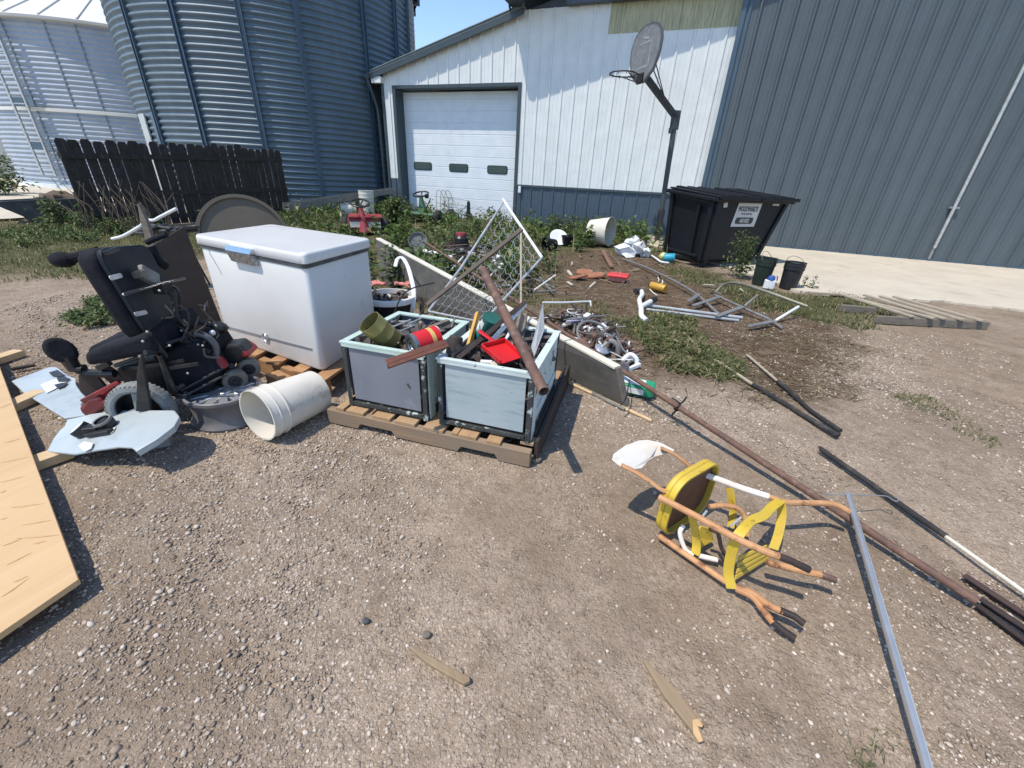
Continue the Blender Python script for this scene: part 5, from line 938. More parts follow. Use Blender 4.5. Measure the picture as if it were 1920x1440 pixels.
# seat and leg supports
for nm, sq, th in (('seat', ((152, 664), (276, 622), (300, 662), (160, 690)), 0),):
    P = [S(x, y, .24) for x, y in sq]; MB().prism(P, -cL * .46).build(nm, M['cloth_black'], wc, 40, .03, bseg=3)
a = MB(); P = [S(158, 655, .1), S(215, 632, .1), S(275, 618, .1), S(270, 640, .1), S(165, 676, .1)]; a.prism(P, -cL * .3); a.build('cushion', M['cloth_black'], wc, 40, .03, bseg=3)
lc = S(114, 657, .16); ln_ = (CAM - lc).normalized(); 
a = MB(); ex_ = ln_.cross(UP).normalized(); ey_ = ex_.cross(ln_) ; pts = []
for i in range(20): q = 2 * PI * i / 20; pts.append(lc + ex_ * (-.056 * math.cos(q)) + ey_ * (.068 * math.sin(q)) + ex_ * (.012 * math.sin(q)))
a.prism(pts, -ln_ * .06); a.build('calf_pad', M['cloth_black'], wc, 40, .02, bseg=3)
a = MB(); a.tube([S(125, 668, .14), S(140, 690, .14), S(158, 692, .14)], [.035, .03, .025], 10); a.tube([S(140, 690, .14), S(165, 700, .14), S(215, 700, .14)], .022, 8); a.tube([S(216, 686, .20), S(300, 655, .20)], .010, 8); a.build('leg_frame', M['frame_black'], wc)
MB().prism([S(x, y, .12) for x, y in ((146, 704), (172, 694), (200, 728), (172, 752), (148, 732))], -cL * .016).build('footplate', M['brown_board'], wc, 0, .004)
a = MB(); a.beam(S(184, 690, .15), S(206, 680, .15), .03, .03); a.prism([S(x, y, .1) for x, y in ((192, 685), (235, 712), (210, 722), (184, 700))], -cL * .03); a.build('footplate_hinge', M['frame_black'], wc, 0, .004)
# base
def bodybox(pts, s0, s1, nm, m, bv=.015): return MB().prism([S(x, y, s0) for x, y in pts], -cL * (s0 - s1)).build(nm, m, wc, 0, bv)
bodybox(((284, 668), (366, 640), (408, 700), (392, 738), (322, 745)), .13, -.2, 'battery_box', M['cloth_black'])
bodybox(((215, 690), (330, 672), (350, 740), (240, 735)), .10, -.22, 'chassis', M['frame_black'])
a = MB(); a.beam(S(154, 752, .21), S(224, 716, .21), .018, .022); a.beam(S(172, 764, .21), S(206, 750, .21), .02, .02); a.build('red_rail', M['red'], wc, 0, .005)
bodybox(((146, 766), (160, 746), (186, 742), (202, 762), (180, 782), (152, 780)), .22, .08, 'front_shroud', M['red'], .02)
def dwheel(s, nm):
    c = S(268, 768, s) if s > 0 else cC + cL * s; c.z = .15; n_ = cL; t = MB(); R, wd = .148, .07
    t.lathe([(R * .70, -wd * .4), (R * .80, -wd * .5), (R * .93, -wd * .46), (R, -wd * .3), (R, wd * .3), (R * .93, wd * .46), (R * .80, wd * .5), (R * .70, wd * .4), (R * .66, 0), (R * .70, -wd * .4)], c, n_, 48)
    x = n_.cross(UP).normalized(); y = n_.cross(x)
    for k in range(44):
        q = 2 * PI * k / 44; d = x * math.cos(q) + y * math.sin(q); tg = n_.cross(d)
        for s_ in (-1, 1): t.beam(c + d * R * 1.0 + n_ * wd * .06 * s_ + tg * .004 * s_, c + d * R * .965 + n_ * wd * .46 * s_ - tg * .003 * s_, .009, .004, up=d)
    w_ = t.build('drive_wheel', M['tyre_grey'], wc, 30); r_ = MB(); r_.lathe([(0, .02), (.03, .022), (.035, .0), (.06, -.02), (R * .62, -.025), (R * .68, .025), (R * .72, .03), (R * .72, -.03), (0, -.03)], c, n_, 40); rim_ = r_.build('rim', M['frame_black'], w_, 30)
    for k in range(3): q = 2 * PI * k / 3 + .4; d = x * math.cos(q) + y * math.sin(q); MB().beam(c + n_ * .012, c + d * R * .68 + n_ * .012, .04, .025, up=n_).build('spoke', M['tyre_grey'], rim_, 0, .004)
    return w_
dwheel(.27, 'a'); dwheel(-.27, 'b')
a = MB(); a.prism([S(x, y, .335) for x, y in ((262, 666), (266, 668), (270, 695), (283, 772), (254, 772), (256, 700))], -cL * .02); a.build('side_strap', M['rubber'], wc, 30, .006)
a = MB(); a.tube([S(262, 668, .30), S(272, 668, .25)], .008, 6); a.build('strap_bolt', M['galv_dull'], wc)
# tubes and links
links = MB()
for P, r in (((276, 624, .22, 312, 668, .2), .013), ((274, 655, .2, 350, 632, .1), .009), ((280, 640, .2, 302, 672, .2), .012), ((345, 622, .0, 372, 668, .05), .013), ((300, 665, .22, 322, 735, .2), .013), ((272, 662, .26, 300, 658, .2), .015), ((340, 732, .2, 420, 690, .12), .008), ((345, 742, .22, 425, 702, .14), .007), ((322, 738, .2, 352, 745, .2), .013), ((268, 636, .22, 300, 620, .1), .009)): links.tube([S(*P[:3]), S(*P[3:])], r, 8)
links.build('frame_tube', M['frame_black'], wc)
a = MB(); a.tube(arc([S(366, 625, .05), S(385, 630, .05), S(402, 645, .05), S(405, 662, .05), S(398, 670, .05), S(386, 668, .05)], 6), .017, 10); a.build('grab_loop', mat('tube_grey', (.09, .09, .095), (.14, .14, .145), 8, rough=.45), wc)
a = MB(); a.ball(S(410, 614, -.12), .042, (1.2, 1, .8), jit=.2); a.tube([S(370, 602, -.1), S(412, 616, -.12)], .014, 8); a.tube([S(405, 620, -.1), S(398, 625, -.05)], .016, 8); a.build('joystick_arm', M['frame_black'], wc, 50)
MB().ball(S(398, 624, -.02), .016).build('knob', M['white'], wc)
def castor(px, py, s, nm):
    c = S(px, py, s); ax_ = (cL * .8 + cF * -.3).normalized(); R = .062
    t = MB(); t.lathe([(.02, -.028), (R * .8, -.03), (R, -.022), (R * 1.03, 0), (R, .022), (R * .8, .03), (R * .62, .03), (R * .58, .022), (.02, .022)], c, ax_, 32); w_ = t.build('castor', M['caster'], wc, 30)
    MB().lathe([(0, .026), (.01, .028), (.012, .024), (R * .55, .023)], c, ax_, 24).build('hub', M['frame_black'], w_, 30)
    f = MB(); f.tube(arc([c - ax_ * .04, c - ax_ * .045 + UP * .05, c + UP * .085 - ax_ * .01], 4), .016, 8); f.build('fork', M['frame_black'], w_)
    return c
k1 = castor(441, 712, .04, 'a'); k2 = castor(466, 690, -.08, 'b')
a = MB(); a.lathe([(.0, .075), (.042, .07), (.05, .05), (.048, .0), (0, 0)], k1 + UP * .07 + cF * .055, UP + cF * .45, 24); a.build('castor_shroud', M['red'], wc, 30)
a = MB(); a.lathe([(0, .02), (.052, .018), (.055, .0), (0, -.01)], k1 + UP * .145 + cF * .09, UP + cF * .45, 24); a.build('shroud_cap', M['frame_black'], wc, 30)
bodybox(((415, 650), (447, 645), (466, 664), (452, 676), (430, 690), (418, 680)), -.02, -.14, 'rear_shroud', M['frame_black'], .015)
bodybox(((447, 650), (462, 660), (470, 668), (452, 672)), -.02, -.16, 'rear_shroud_side', M['red'], .012)
# ---- alloy wheel lying flat
rc_ = G(443, 806); rc_ = rc_ + V((rc_.x, rc_.y, 0)).normalized() * .19; zt = .17; R = .19; t = thing('alloy_wheel', 'bare alloy wheel rim lying flat beside the white pail', 'wheel rim', rc_)
MB().lathe([(R * .86, .0), (R * .98, .0), (R, .012), (R * .94, .03), (R * .90, .05), (R * .90, zt * .7), (R * .95, zt * .85), (R, zt * .9), (R, zt), (R * .95, zt + .004), (R * .88, zt * .92), (R * .80, zt * .78), (R * .78, .02), (R * .86, .0)], rc_, n=56).build('barrel', M['alloy_dark'], t, 30)
a = MB(); a.lathe([(0, zt * .95), (.035, zt * .95), (.045, zt * .80), (.06, zt * .78), (.0, zt * .6)], rc_, n=24)
for k in range(12): q = 2 * PI * k / 12; d = V((math.cos(q), math.sin(q), 0)); a.beam(rc_ + d * .04 + UP * zt * .86, rc_ + d * R * .84 + UP * zt * .80, .042, .03)
a.lathe([(.0, zt * .5), (R * .8, zt * .5)], rc_, n=30); a.build('spokes', M['alloy'], t, 30, .006)
# ---- white pail on its side
o0 = G(494, 822); o1 = G(600, 768); ax = (o1 - o0).normalized(); Lp = .36
pail('bucket', o1 + UP * .128 + ax * .0, Lp, .124, .138, M['bucket_white'], 'dirty white pail lying on its side, open end towards the gravel, beside the alloy rim', ax=(-ax + UP * .04))
# ---- painted wing panels (two) with lamp openings
def wing(px, zf, lab, loc):
    P = [G(x, y, zf(x, y)) for x, y in px]; t = thing('wing_panel', lab, 'body panel', loc, 'pale blue body panels'); MB().prism(P, -UP * .012).build('skin', M['fender'], t, 0, .004); return t
zA = lambda x, y: .055 + .15 * max(0, (x - 90)) / 245
loA = [(126, 787), (170, 776), (212, 770), (270, 769), (326, 770), (335, 781), (325, 799), (295, 822), (256, 845), (246, 838), (222, 837), (180, 843), (140, 851), (88, 845), (100, 822), (112, 806), (120, 800)]
w1 = wing(loA, zA, 'pale blue body panel with pointed right end, nearest the plywood board', G(210, 820))
a = MB(); ed = [G(x, y, zA(x, y)) for x, y in ((326, 770), (335, 781), (325, 799), (295, 822), (256, 845))]
for i in range(4): a.beam(ed[i] - UP * .016, ed[i + 1] - UP * .016, .006, .03)
ed = [G(x, y, zA(x, y)) for x, y in ((126, 787), (212, 770), (326, 770))]
for i in range(2): a.beam(ed[i] - UP * .02, ed[i + 1] - UP * .02, .006, .04)
a.build('folded_edge', M['fender'], w1, 0, .002); a = MB(); p = G(300, 826, .05); a.box(p, (.09, .07, .05), Matrix.Rotation(.5, 3, 'Z')); a.beam(G(285, 832, .03), G(308, 815, .1), .03, .03); a.build('mount_bracket', M['strip_grey'], w1, 0, .006)
for (x, y), m_ in (((153, 806), M['white']), ((196, 793), M['mower_green'] if False else M['gasket'])):
    c_ = G(x, y, zA(x, y) + .03); ax_ = (V((-.5, -.25, .75)) if x < 170 else V((-.15, -.25, .9))).normalized(); a = MB(); a.lathe([(0, 0.008), (.028, .008), (.031, .02), (.038, .02), (.04, .0), (.034, -.045), (0, -.045)], c_, ax_, 28); h_ = a.build('lamp_housing', M['black'], w1, 30, .002); b_ = MB(); b_.lathe([(0, .018), (.02, .022), (.033, .021)] if x < 170 else [(.031, .021), (.038, .022), (.041, .012)], c_, ax_, 28); b_.build('lamp_ring', m_ if x < 170 else M['galv_dull'], h_, 30)
a = MB(); a.box(G(174, 806, zA(174, 806) + .02), (.06, .05, .045), Matrix.Rotation(.3, 3, 'Z')); a.beam(G(165, 815, zA(165, 815) + .015), G(208, 808, zA(208, 808) + .015), .035, .02); a.beam(G(140, 818, zA(140, 818) + .012), G(160, 812, zA(160, 812) + .012), .012, .01); a.build('motor', M['black'], w1, 0, .012)
MB().prism([G(x, y, zA(x, y) + .006) for x, y in ((147, 838), (158, 829), (176, 832), (172, 842), (160, 848))], UP * .006).build('white_tab', M['enamel'], w1, 0, .002)
MB().prism([G(x, y, zA(x, y) + .004) for x, y in ((208, 806), (218, 801), (213, 810), (207, 815))], UP * .004).build('tape', M['cream'], w1, 0)
zB = lambda x, y: .035 + .03 * (x - 20) / 145
w2 = wing([(21, 714), (60, 700), (92, 688), (106, 688), (128, 704), (142, 709), (142, 720), (152, 735), (166, 748), (152, 757), (154, 766), (160, 778), (121, 784), (96, 769), (70, 752), (44, 736)], zB, 'pale blue body panel half under the wheelchair footplate, farther from the plywood board', G(95, 735))
MB().prism([G(x, y, zB(x, y) + .003) for x, y in ((76, 722), (96, 714), (112, 710), (130, 713), (118, 722), (104, 730), (88, 738))], UP * .004).build('white_reflector', M['enamel'], w2, 0, .002)
for q in (((106, 709), (120, 706), (132, 711), (122, 716), (110, 716)), ((102, 722), (114, 719), (128, 717), (120, 725), (109, 729)), ((92, 699), (108, 694), (122, 704), (112, 706), (98, 705))): MB().prism([G(x, y, zB(x, y) + .008) for x, y in q], UP * .003).build('lamp_opening', M['black'], w2, 0)
# ---- plywood board on battens
T = G(147, 1086, .075); e1 = (G(0, 690, .075) - T).normalized(); e2 = (G(0, 1187, .075) - T).normalized()
po = [T, T + e1 * 2.75, T + e1 * 2.75 + e2 * 1.25, T + e2 * 1.25]
STREAK = mat('streak', (.44, .255, .115), (.54, .345, .16), 30, rough=.7)
MB().prism(po, -UP * .022).build('plywood_board', [M['ply']], smooth=0, bevel=.002, label='large tan plywood board lying on short battens at the left edge', cat='plywood board')
for (x0, y0), (x1, y1) in (((20, 952), (83, 944)), ((30, 1010), (112, 1003)), ((2, 1120), (57, 1082)), ((0, 925), (12, 919)), ((5, 1024), (42, 1009)), ((0, 868), (58, 856)), ((0, 765), (22, 756)), ((12, 1060), (60, 1036)), ((40, 985), (98, 975)), ((0, 905), (45, 893)), ((25, 1092), (52, 1080)), ((62, 1020), (88, 1014)), ((0, 975), (14, 970)), ((10, 830), (40, 822))):
    P0, P1 = G(x0, y0, .0756), G(x1, y1, .0756); dv = (P1 - P0); sv = V((-dv.y, dv.x, 0)).normalized(); MB().prism([P0, P0 + dv * .35 - sv * random.uniform(.002, .006), P0 + dv * .7 - sv * random.uniform(.001, .004), P1, P0 + dv * .6 + sv * random.uniform(.001, .004), P0 + dv * .25 + sv * random.uniform(.001, .003)], UP * .0006).build('grain_streak', STREAK, bpy.data.objects['plywood_board'], 0)
for i, ((x0, y0), (x1, y1), lab) in enumerate((((38, 661), (-60, 692), 'farthest'), ((78, 737), (-40, 790), 'middle'), ((132, 845), (10, 888), 'nearest'))): a = MB(); a.beam(G(x0, y0, .027), G(x1, y1, .027), .085, .045); a.build('batten', M['batten'], smooth=0, bevel=.003, label='%s of three pale battens sticking out under the plywood board' % lab, cat='batten', group='battens under the plywood board')
rod(G(22, 692, .02), G(66, 684, .02), .012, M['rust_dark'], 'stick', 'short dark stick lying between the two farther battens', 'stick')
# ---- yellow step stool on its side
st = thing('step_stool', 'yellow metal step stool with white backrest fallen on its side on the gravel', 'step stool', G(1330, 1040))
sA, sB = G(1238, 1003, .02), G(1308, 956, .02); es = (sB - sA).normalized(); wS = (sB - sA).length; axS = V((es.y, -es.x, 0)) 
sc_ = (sA + sB) / 2 + UP * .145; hS = .285
ring_ = rrect(sc_, es, UP, wS + .05, hS, .085, 6)
MB().prism(ring_, -axS * .028).build('seat', M['stool_yellow'], st, 40, .012, bseg=3)
MB().prism([sc_ + (p - sc_) * .93 + axS * .002 for p in ring_], -axS * .004).build('seat_underside', M['stool_under'], st, 0)
a = MB(); n = len(ring_); rin = [sc_ + (p - sc_) * .94 for p in ring_]
a.add([p for p in ring_] + [p + axS * .024 for p in ring_] + [p + axS * .024 for p in rin] + [p + axS * .001 for p in rin], [(k * n + i, k * n + (i + 1) % n, (k + 1) * n + (i + 1) % n, (k + 1) * n + i) for k in range(3) for i in range(n)]); a.build('seat_skirt', M['stool_yellow'], st, 40)
def leg(pts, r=.0115, m='rust_orange', nm='leg', flat=None): return MB().tube(arc([G(*p) for p in pts], 5), r, 10, flat=flat).build(nm, M[m], st)
leg(((1236, 932, .235), (1300, 965, .24), (1378, 1008, .24), (1432, 1033, .235), (1460, 1043, .23)), .0125)
MB().tube([G(1448, 1038, .232), G(1484, 1052, .22), G(1517, 1068, .205)], .0125, 10).build('foot', M['rust_dark'], st)
leg(((1318, 888, .22), (1385, 914, .21), (1440, 931, .20), (1470, 941, .19), (1500, 943, .18), (1560, 945, .16), (1592, 959, .14)), .012, 'rust_orange'); MB().tube([G(1322, 890, .2225), G(1392, 916, .2125), G(1440, 931, .203)], .0135, 10).build('leg_sleeve', M['stool_white'], st)
leg(((1236, 1005, .025), (1310, 1056, .025), (1370, 1096, .03), (1410, 1112, .04), (1440, 1134, .05), (1468, 1147, .055)), .0115)
MB().tube([G(1462, 1144, .055), G(1490, 1156, .055), G(1508, 1170, .055)], .012, 10).build('foot', M['rust_dark'], st)
leg(((1380, 1104, .03), (1412, 1120, .035), (1432, 1146, .03), (1450, 1168, .025)), .0115); MB().tube([G(1446, 1163, .026), G(1468, 1182, .02), G(1490, 1197, .015)], .012, 10).build('foot', M['rust_dark'], st)
leg(((1438, 1054, .10), (1470, 1062, .10), (1510, 1072, .10), (1542, 1078, .10)), .012); MB().tube([G(1538, 1077, .10), G(1568, 1088, .10)], .012, 10).build('foot', M['rust'], st)
def band(pts, w, m, nm, nrm): 
    return MB().ribbon(arc([G(*p) for p in pts], 6), nrm, w, .006).build(nm, M[m], st, 40, .0015)
band(((1464, 938, .20), (1448, 950, .215), (1432, 966, .225), (1410, 976, .235), (1394, 992, .245), (1380, 1012, .22), (1370, 1044, .14), (1366, 1075, .07), (1372, 1104, .025)), .035, 'stool_yellow', 'brace_hoop', axS.cross(UP) * .3 + UP * .6 - es * .6)
band(((1464, 938, .20), (1466, 965, .15), (1460, 1000, .10), (1450, 1030, .06)), .034, 'stool_yellow', 'brace_hoop', es)
for k in range(4):
    t0 = k / 4; a = MB(); A_ = G(1376, 1088, .02).lerp(G(1384, 1040, .10), t0 + .02); B_ = G(1440, 1048, .02).lerp(G(1436, 1020, .10), t0 + .02)
    A2 = G(1376, 1088, .02).lerp(G(1384, 1040, .10), t0 + .22); B2 = G(1440, 1048, .02).lerp(G(1436, 1020, .10), t0 + .22); nn = (B_ - A_).cross(A2 - A_).normalized(); a.prism([A_, B_, B2, A2], nn * .006); a.build('step_tread', M['stool_yellow'], st, 0, .002)
a = MB(); a.prism([G(1304, 1030, .03), G(1336, 1012, .03), G(1332, 990, .10), G(1312, 985, .12), G(1300, 1005, .08)], axS * .006); a.build('small_step', M['stool_yellow'], st, 0, .002)
band(((1298, 968, .20), (1302, 990, .14), (1306, 1020, .07), (1304, 1040, .03)), .035, 'stool_yellow', 'strut', es)
band(((1368, 915, .20), (1372, 940, .15), (1374, 962, .10), (1370, 990, .05)), .03, 'stool_yellow', 'strut', es)
leg(((1330, 950, .16), (1352, 948, .165), (1380, 952, .16), (1396, 970, .12), (1402, 1005, .06)), .0105, 'rust_orange', 'step_leg')
leg(((1282, 985, .12), (1275, 1000, .09), (1285, 1030, .03), (1300, 1040, .02)), .009, 'stool_white', 'step_leg'); leg(((1310, 1042, .03), (1345, 1050, .03)), .010, 'stool_white', 'step_leg')
leg(((1330, 992, .15), (1346, 1000, .14), (1352, 1025, .08), (1362, 1045, .05)), .008, 'rust_dark', 'step_leg'); MB().tube([G(1300, 990, .12), G(1325, 958, .15)], .005, 6).build('wire_link', M['galv'], st); MB().tube([G(1368, 988, .10), G(1392, 968, .12)], .005, 6).build('wire_link', M['galv'], st)
leg(((1262, 925, .235), (1240, 918, .25), (1215, 900, .28), (1190, 884, .30), (1165, 872, .31)), .013, 'rust_orange', 'back_rail', .6); leg(((1316, 884, .225), (1298, 878, .235), (1284, 866, .255), (1262, 850, .28), (1240, 840, .30)), .011, 'rust_orange', 'back_rail', .6)
a = MB(); N1 = [G(x, y, z) for x, y, z in ((1147, 862, .325), (1150, 851, .335), (1168, 838, .33), (1195, 828, .325), (1212, 827, .32), (1235, 832, .31), (1262, 846, .285), (1247, 851, .27), (1228, 856, .26), (1212, 866, .26), (1202, 878, .27), (1185, 880, .285), (1162, 874, .31))]
a.prism(N1, V((.1, .1, -.01))*.12); a.build('backrest', M['stool_white'], st, 30, .003)
# ---- poles, rods and bars on the right
t = thing('sleeved_rod', 'tan rod with black foam sleeve, upper left of the pair meeting at one point', 'rod', G(1460, 750), 'sleeved rods'); MB().tube([G(1341, 675, .02), G(1416, 724, .02)], .0125, 10).build('rod', M['old_slat'], t); MB().tube([G(1412, 721, .02), G(1500, 775, .02), G(1572, 817, .02)], .0165, 10).build('sleeve', M['rubber'], t)
t = thing('sleeved_rod', 'thinner tan rod with black sleeve, farther of the pair meeting at one point', 'rod', G(1490, 740), 'sleeved rods'); MB().tube([G(1400, 665, .02), G(1462, 718, .02)], .010, 10).build('rod', M['old_slat'], t); MB().tube([G(1459, 715, .02), G(1520, 770, .02), G(1576, 808, .02)], .014, 10).build('sleeve', M['rubber'], t)
t = thing('sleeved_rod', 'long white rod with torn black sleeve on its far half, right of the silver pole', 'rod', G(1700, 960), 'sleeved rods'); E_ = G(1990, 1160, .02); MB().tube([G(1765, 1000, .02), E_], .0085, 10).build('rod', M['cream'], t)
sl_ = MB(); sl_.tube([G(1540, 843, .02), G(1620, 898, .022), G(1700, 955, .02), G(1774, 1006, .02)], [.0145, .013, .0145, .013], 10); sl_.tube(arc([G(1545, 843, .03), G(1536, 838, .03), G(1542, 846, .02)], 3), .007, 6); sl_.build('sleeve', M['rubber'], t)
e0, e1 = G(1590, 926, .105), G(1748, 1470, .03); t = thing('silver_pole', 'shiny silver pole lying towards the camera, wire hook through its far end', 'pole', G(1660, 1180)); MB().pipe(e0, e1, .0125, .12, 20).build('tube', M['steel_bright'], t)
wd_ = arc([G(1540, 926, .11), G(1590, 928, .112), G(1625, 929, .115), G(1660, 930, .10), G(1675, 938, .09), G(1682, 940, .09), G(1684, 934, .095), G(1674, 930, .10)], 5); MB().tube(wd_, .0025, 6).build('wire_hook', M['strip_grey'], t)
for i, (p0, p1, w_, lab) in enumerate((((1808, 1078, .02), (1990, 1196, .02), .028, 'upper'), ((1838, 1122, .035), (1990, 1222, .03), .026, 'middle'), ((1832, 1134, .018), (1990, 1250, .015), .022, 'lowest'))):
    a = MB(); A_, B_ = G(*p0), G(*p1); a.beam(A_, B_, w_, .006); a.beam(A_ + UP * -.012 + pu * .01, B_ + UP * -.012 + pu * .01, .005, .024); a.build('angle_iron', mat('iron_brown', (.075, .045, .038), (.05, .032, .028), 8, rough=.7) if i == 0 else M['rust_dark'], smooth=0, bevel=.001, label='%s of three brown angle irons at the right edge' % lab, cat='angle iron', group='angle irons at the right edge')
# ---- splinters and single stones on the gravel
a = MB(); P = [G(x, y, .006) for x, y in ((767, 1219), (774, 1216), (800, 1232), (840, 1253), (880, 1274), (882, 1282), (870, 1288), (836, 1269), (798, 1246))]; a.prism(P, UP * .016); a.build('stick', M['stick'], smooth=0, bevel=.003, label='short weathered wood sliver on the gravel, left of two', cat='wood sliver', group='wood slivers')
a = MB(); P = [G(x, y, .008) for x, y in ((1203, 1240), (1210, 1242), (1262, 1292), (1318, 1362), (1316, 1366), (1308, 1362), (1319, 1392), (1310, 1394), (1300, 1378), (1245, 1310))]; a.prism(P, UP * .012); o = a.build('stick', M['stick'], smooth=0, bevel=.002, label='longer wood sliver with pale broken end on the gravel, right of two', cat='wood sliver', group='wood slivers')
a = MB(); a.prism([G(x, y, .0205) for x, y in ((1298, 1350), (1310, 1348), (1318, 1361), (1316, 1364), (1307, 1361), (1318, 1390), (1310, 1392), (1300, 1376))], UP * .001); a.build('fresh_break', M['fresh'], o, 0)
for x, y, r, m_, lab in ((687, 1166, .011, 'stone_dark', 'dark blue grey stone on the gravel, alone in the foreground'), (800, 1192, .013, 'old_wood', 'round brown stone above the short wood sliver')): p = G(x, y); MB().ball(p + UP * r * .5, r, (1.1, .9, .75), jit=.35).build('stone', M[m_], label=lab, cat='stone', smooth=60)
p = G(1004, 861); MB().lathe([(.012, .004), (.03, 0), (.034, .008), (.03, .018), (.014, .02), (.012, .004)], p, n=24).build('washer', M['old_wood'], label='round pale rubber washer on the ground by the pallet corner', cat='washer')
# ---- scrap right of the door panel
c_ = G(1112, 650); t = thing('wheel_hoop', 'bare spoked wheel hoop in the scrap heap behind the rusty pipe', 'wheel', c_); nrm = V((.25, -.5, .83)).normalized(); cc_ = c_ + UP * .10; x_ = nrm.cross(UP).normalized(); y_ = nrm.cross(x_)
MB().tube([cc_ + (x_ * math.cos(q) + y_ * math.sin(q)) * .165 for q in [2 * PI * i / 32 for i in range(32)]], .012, 8, closed=True).build('hoop', M['galv_dull'], t)
a = MB()
for k in range(14): q = 2 * PI * k / 14; a.tube([cc_ + (x_ * math.cos(q + .3) + y_ * math.sin(q + .3)) * .02, cc_ + (x_ * math.cos(q) + y_ * math.sin(q)) * .16], .003, 4)
a.ball(cc_, .03); a.build('spokes', M['rust'], t)
a = MB(); a.prism([G(x, y, .12) for x, y in ((1119, 613), (1130, 606), (1146, 620), (1135, 625))], UP * .006); a.build('paper_sheet', M['white'], smooth=0, label='scrap of white sheet lying on the wheel hoop', cat='sheet')
def scrapbit(x, y, kind, m, lab, z=.05, s=1):
    p = G(x, y, z); a = MB()
    if kind == 'block': a.box(p, (.13 * s, .10 * s, .08 * s), Matrix.Rotation(x, 3, (.2, .3, 1))); a.tube([p, p + V((.08, .03, .05)) * s], .02 * s, 8)
    if kind == 'elbow': a.tube(arc([p + V((-.06, 0, 0)) * s, p + V((0, .03, .05)) * s, p + V((.05, .0, .03)) * s, p + V((.06, -.02, -.03)) * s], 5), .018 * s, 8)
    if kind == 'gear': a.lathe([(.01, 0), (.06 * s, 0), (.065 * s, .02), (.03 * s, .04), (.01, .04)], p, (.2, -.3, 1), 18)
    a.build({'block': 'casting', 'elbow': 'pipe_elbow', 'gear': 'pulley'}[kind], M[m], smooth=40, bevel=.004 if kind == 'block' else 0, label=lab, cat={'block': 'casting', 'elbow': 'pipe elbow', 'gear': 'pulley'}[kind])
scrapbit(1078, 607, 'block', 'galv_dull', 'grey metal casting above the wheel hoop'); scrapbit(1062, 600, 'block', 'plastic_black', 'black casing left of the grey casting', s=.8)
scrapbit(1118, 632, 'block', 'scrap', 'rusty engine casting inside the wheel hoop', .08, 1.1); scrapbit(1135, 640, 'elbow', 'alloy_dark', 'grey pipe elbow right of the wheel hoop', .07); scrapbit(1143, 655, 'elbow', 'galv_dull', 'pale curved pipe elbow below the wheel hoop', .06, 1.2); scrapbit(1128, 657, 'gear', 'alloy', 'bright pulley beside the rusty pipe', .05)
scrapbit(1180, 678, 'elbow', 'white', 'white pipe elbow at the right tip of the scrap heap', .04); scrapbit(1170, 685, 'block', 'alloy_dark', 'small dark casting at the right tip of the scrap heap', .03, .6); scrapbit(1098, 645, 'gear', 'rust', 'rusty pulley half hidden by the long pipe', .06)
a = MB(); a.tube([G(1062, 603, .1), G(1088, 600, .1)], .012, 8); a.build('handle', mat('lilac', (.50, .47, .62)), label='pale lilac handle on the left of the scrap heap', cat='handle')
rod(G(1145, 660, .06), G(1180, 677, .05), .006, M['galv'], 'thin_rod', 'thin grey rod joining the curved elbows at the scrap heap', 'rod')
jc = G(1180, 745); ju = V((.93, -.36, 0)); jv = V((.36, .93, 0)); t = thing('jerry_can', 'green and white plastic can lying behind the end of the door panel', 'can', jc)
MB().prism(rrect(jc + ju * .02 + jv * .08 + UP * .02, ju, jv, .26, .15, .03), UP * .07).build('body', M['green'], t, 30, .012); MB().prism(rrect(jc + ju * -.01 + jv * .075 + UP * .092, ju, jv, .19, .10, .01), UP * .002).build('label', M['white'], t, 0); MB().prism(rrect(jc + ju * .0 + jv * .003 + UP * .055, ju, UP, .17, .04, .004), -jv * .002).build('side_label', M['white'], t, 0)
a = MB(); a.tube(arc([G(1164, 760, .1), G(1174, 745, .12), G(1180, 712, .12)], 4), .004, 6); a.build('wire', M['black'], label='black wire looped over the green and white can', cat='wire')
# scrap in the weeds beyond the panel
p = G(865, 478); t = thing('push_mower', 'small engine mower deck with red cap in the weeds behind the gate', 'lawn mower', p)
MB().lathe([(.28, 0), (.30, .10), (.22, .16), (0, .17)], p, n=28).build('deck', M['black'], t, 30); MB().lathe([(.13, .16), (.13, .30), (.10, .34), (0, .35)], p, n=20).build('engine', M['frame_black'], t, 30); MB().lathe([(.10, .345), (.09, .39), (0, .40)], p, n=20).build('engine_cap', M['red'], t, 30); MB().tube([p + V((.2, .1, .1)), p + V((.9, .3, .35))], .014, 6).build('handle', M['galv_dull'], t)
a = MB(); p = G(785, 478); a.lathe([(0, 0), (.12, .0), (.16, .03), (.17, .03), (.13, -.02), (0, -.02)], p + UP * .22, (.3, -.9, .35), 26); a.build('hub_cap', M['galv_dull'], label='grey hub cap standing on edge in the weeds above the door panel', cat='hub cap')
for i, (x0, y0, x1, y1, z) in enumerate(((795, 470, 850, 482, .12), (848, 505, 868, 482, .15), (810, 492, 835, 488, .2))): rod(G(x0, y0, z), G(x1, y1, z), .03 if i == 0 else .016, M['white'], 'white_tube', ('thick white tube in the weeds behind the door panel', 'thin white tube slanting up before the small mower', 'short white tube between hub cap and small mower')[i], 'tube', 'white tubes in the weeds')
rod(G(755, 510, .1), G(760, 486, .5), .008, M['cream'], 'peg', 'short cream peg sticking up beyond the door panel', 'peg')
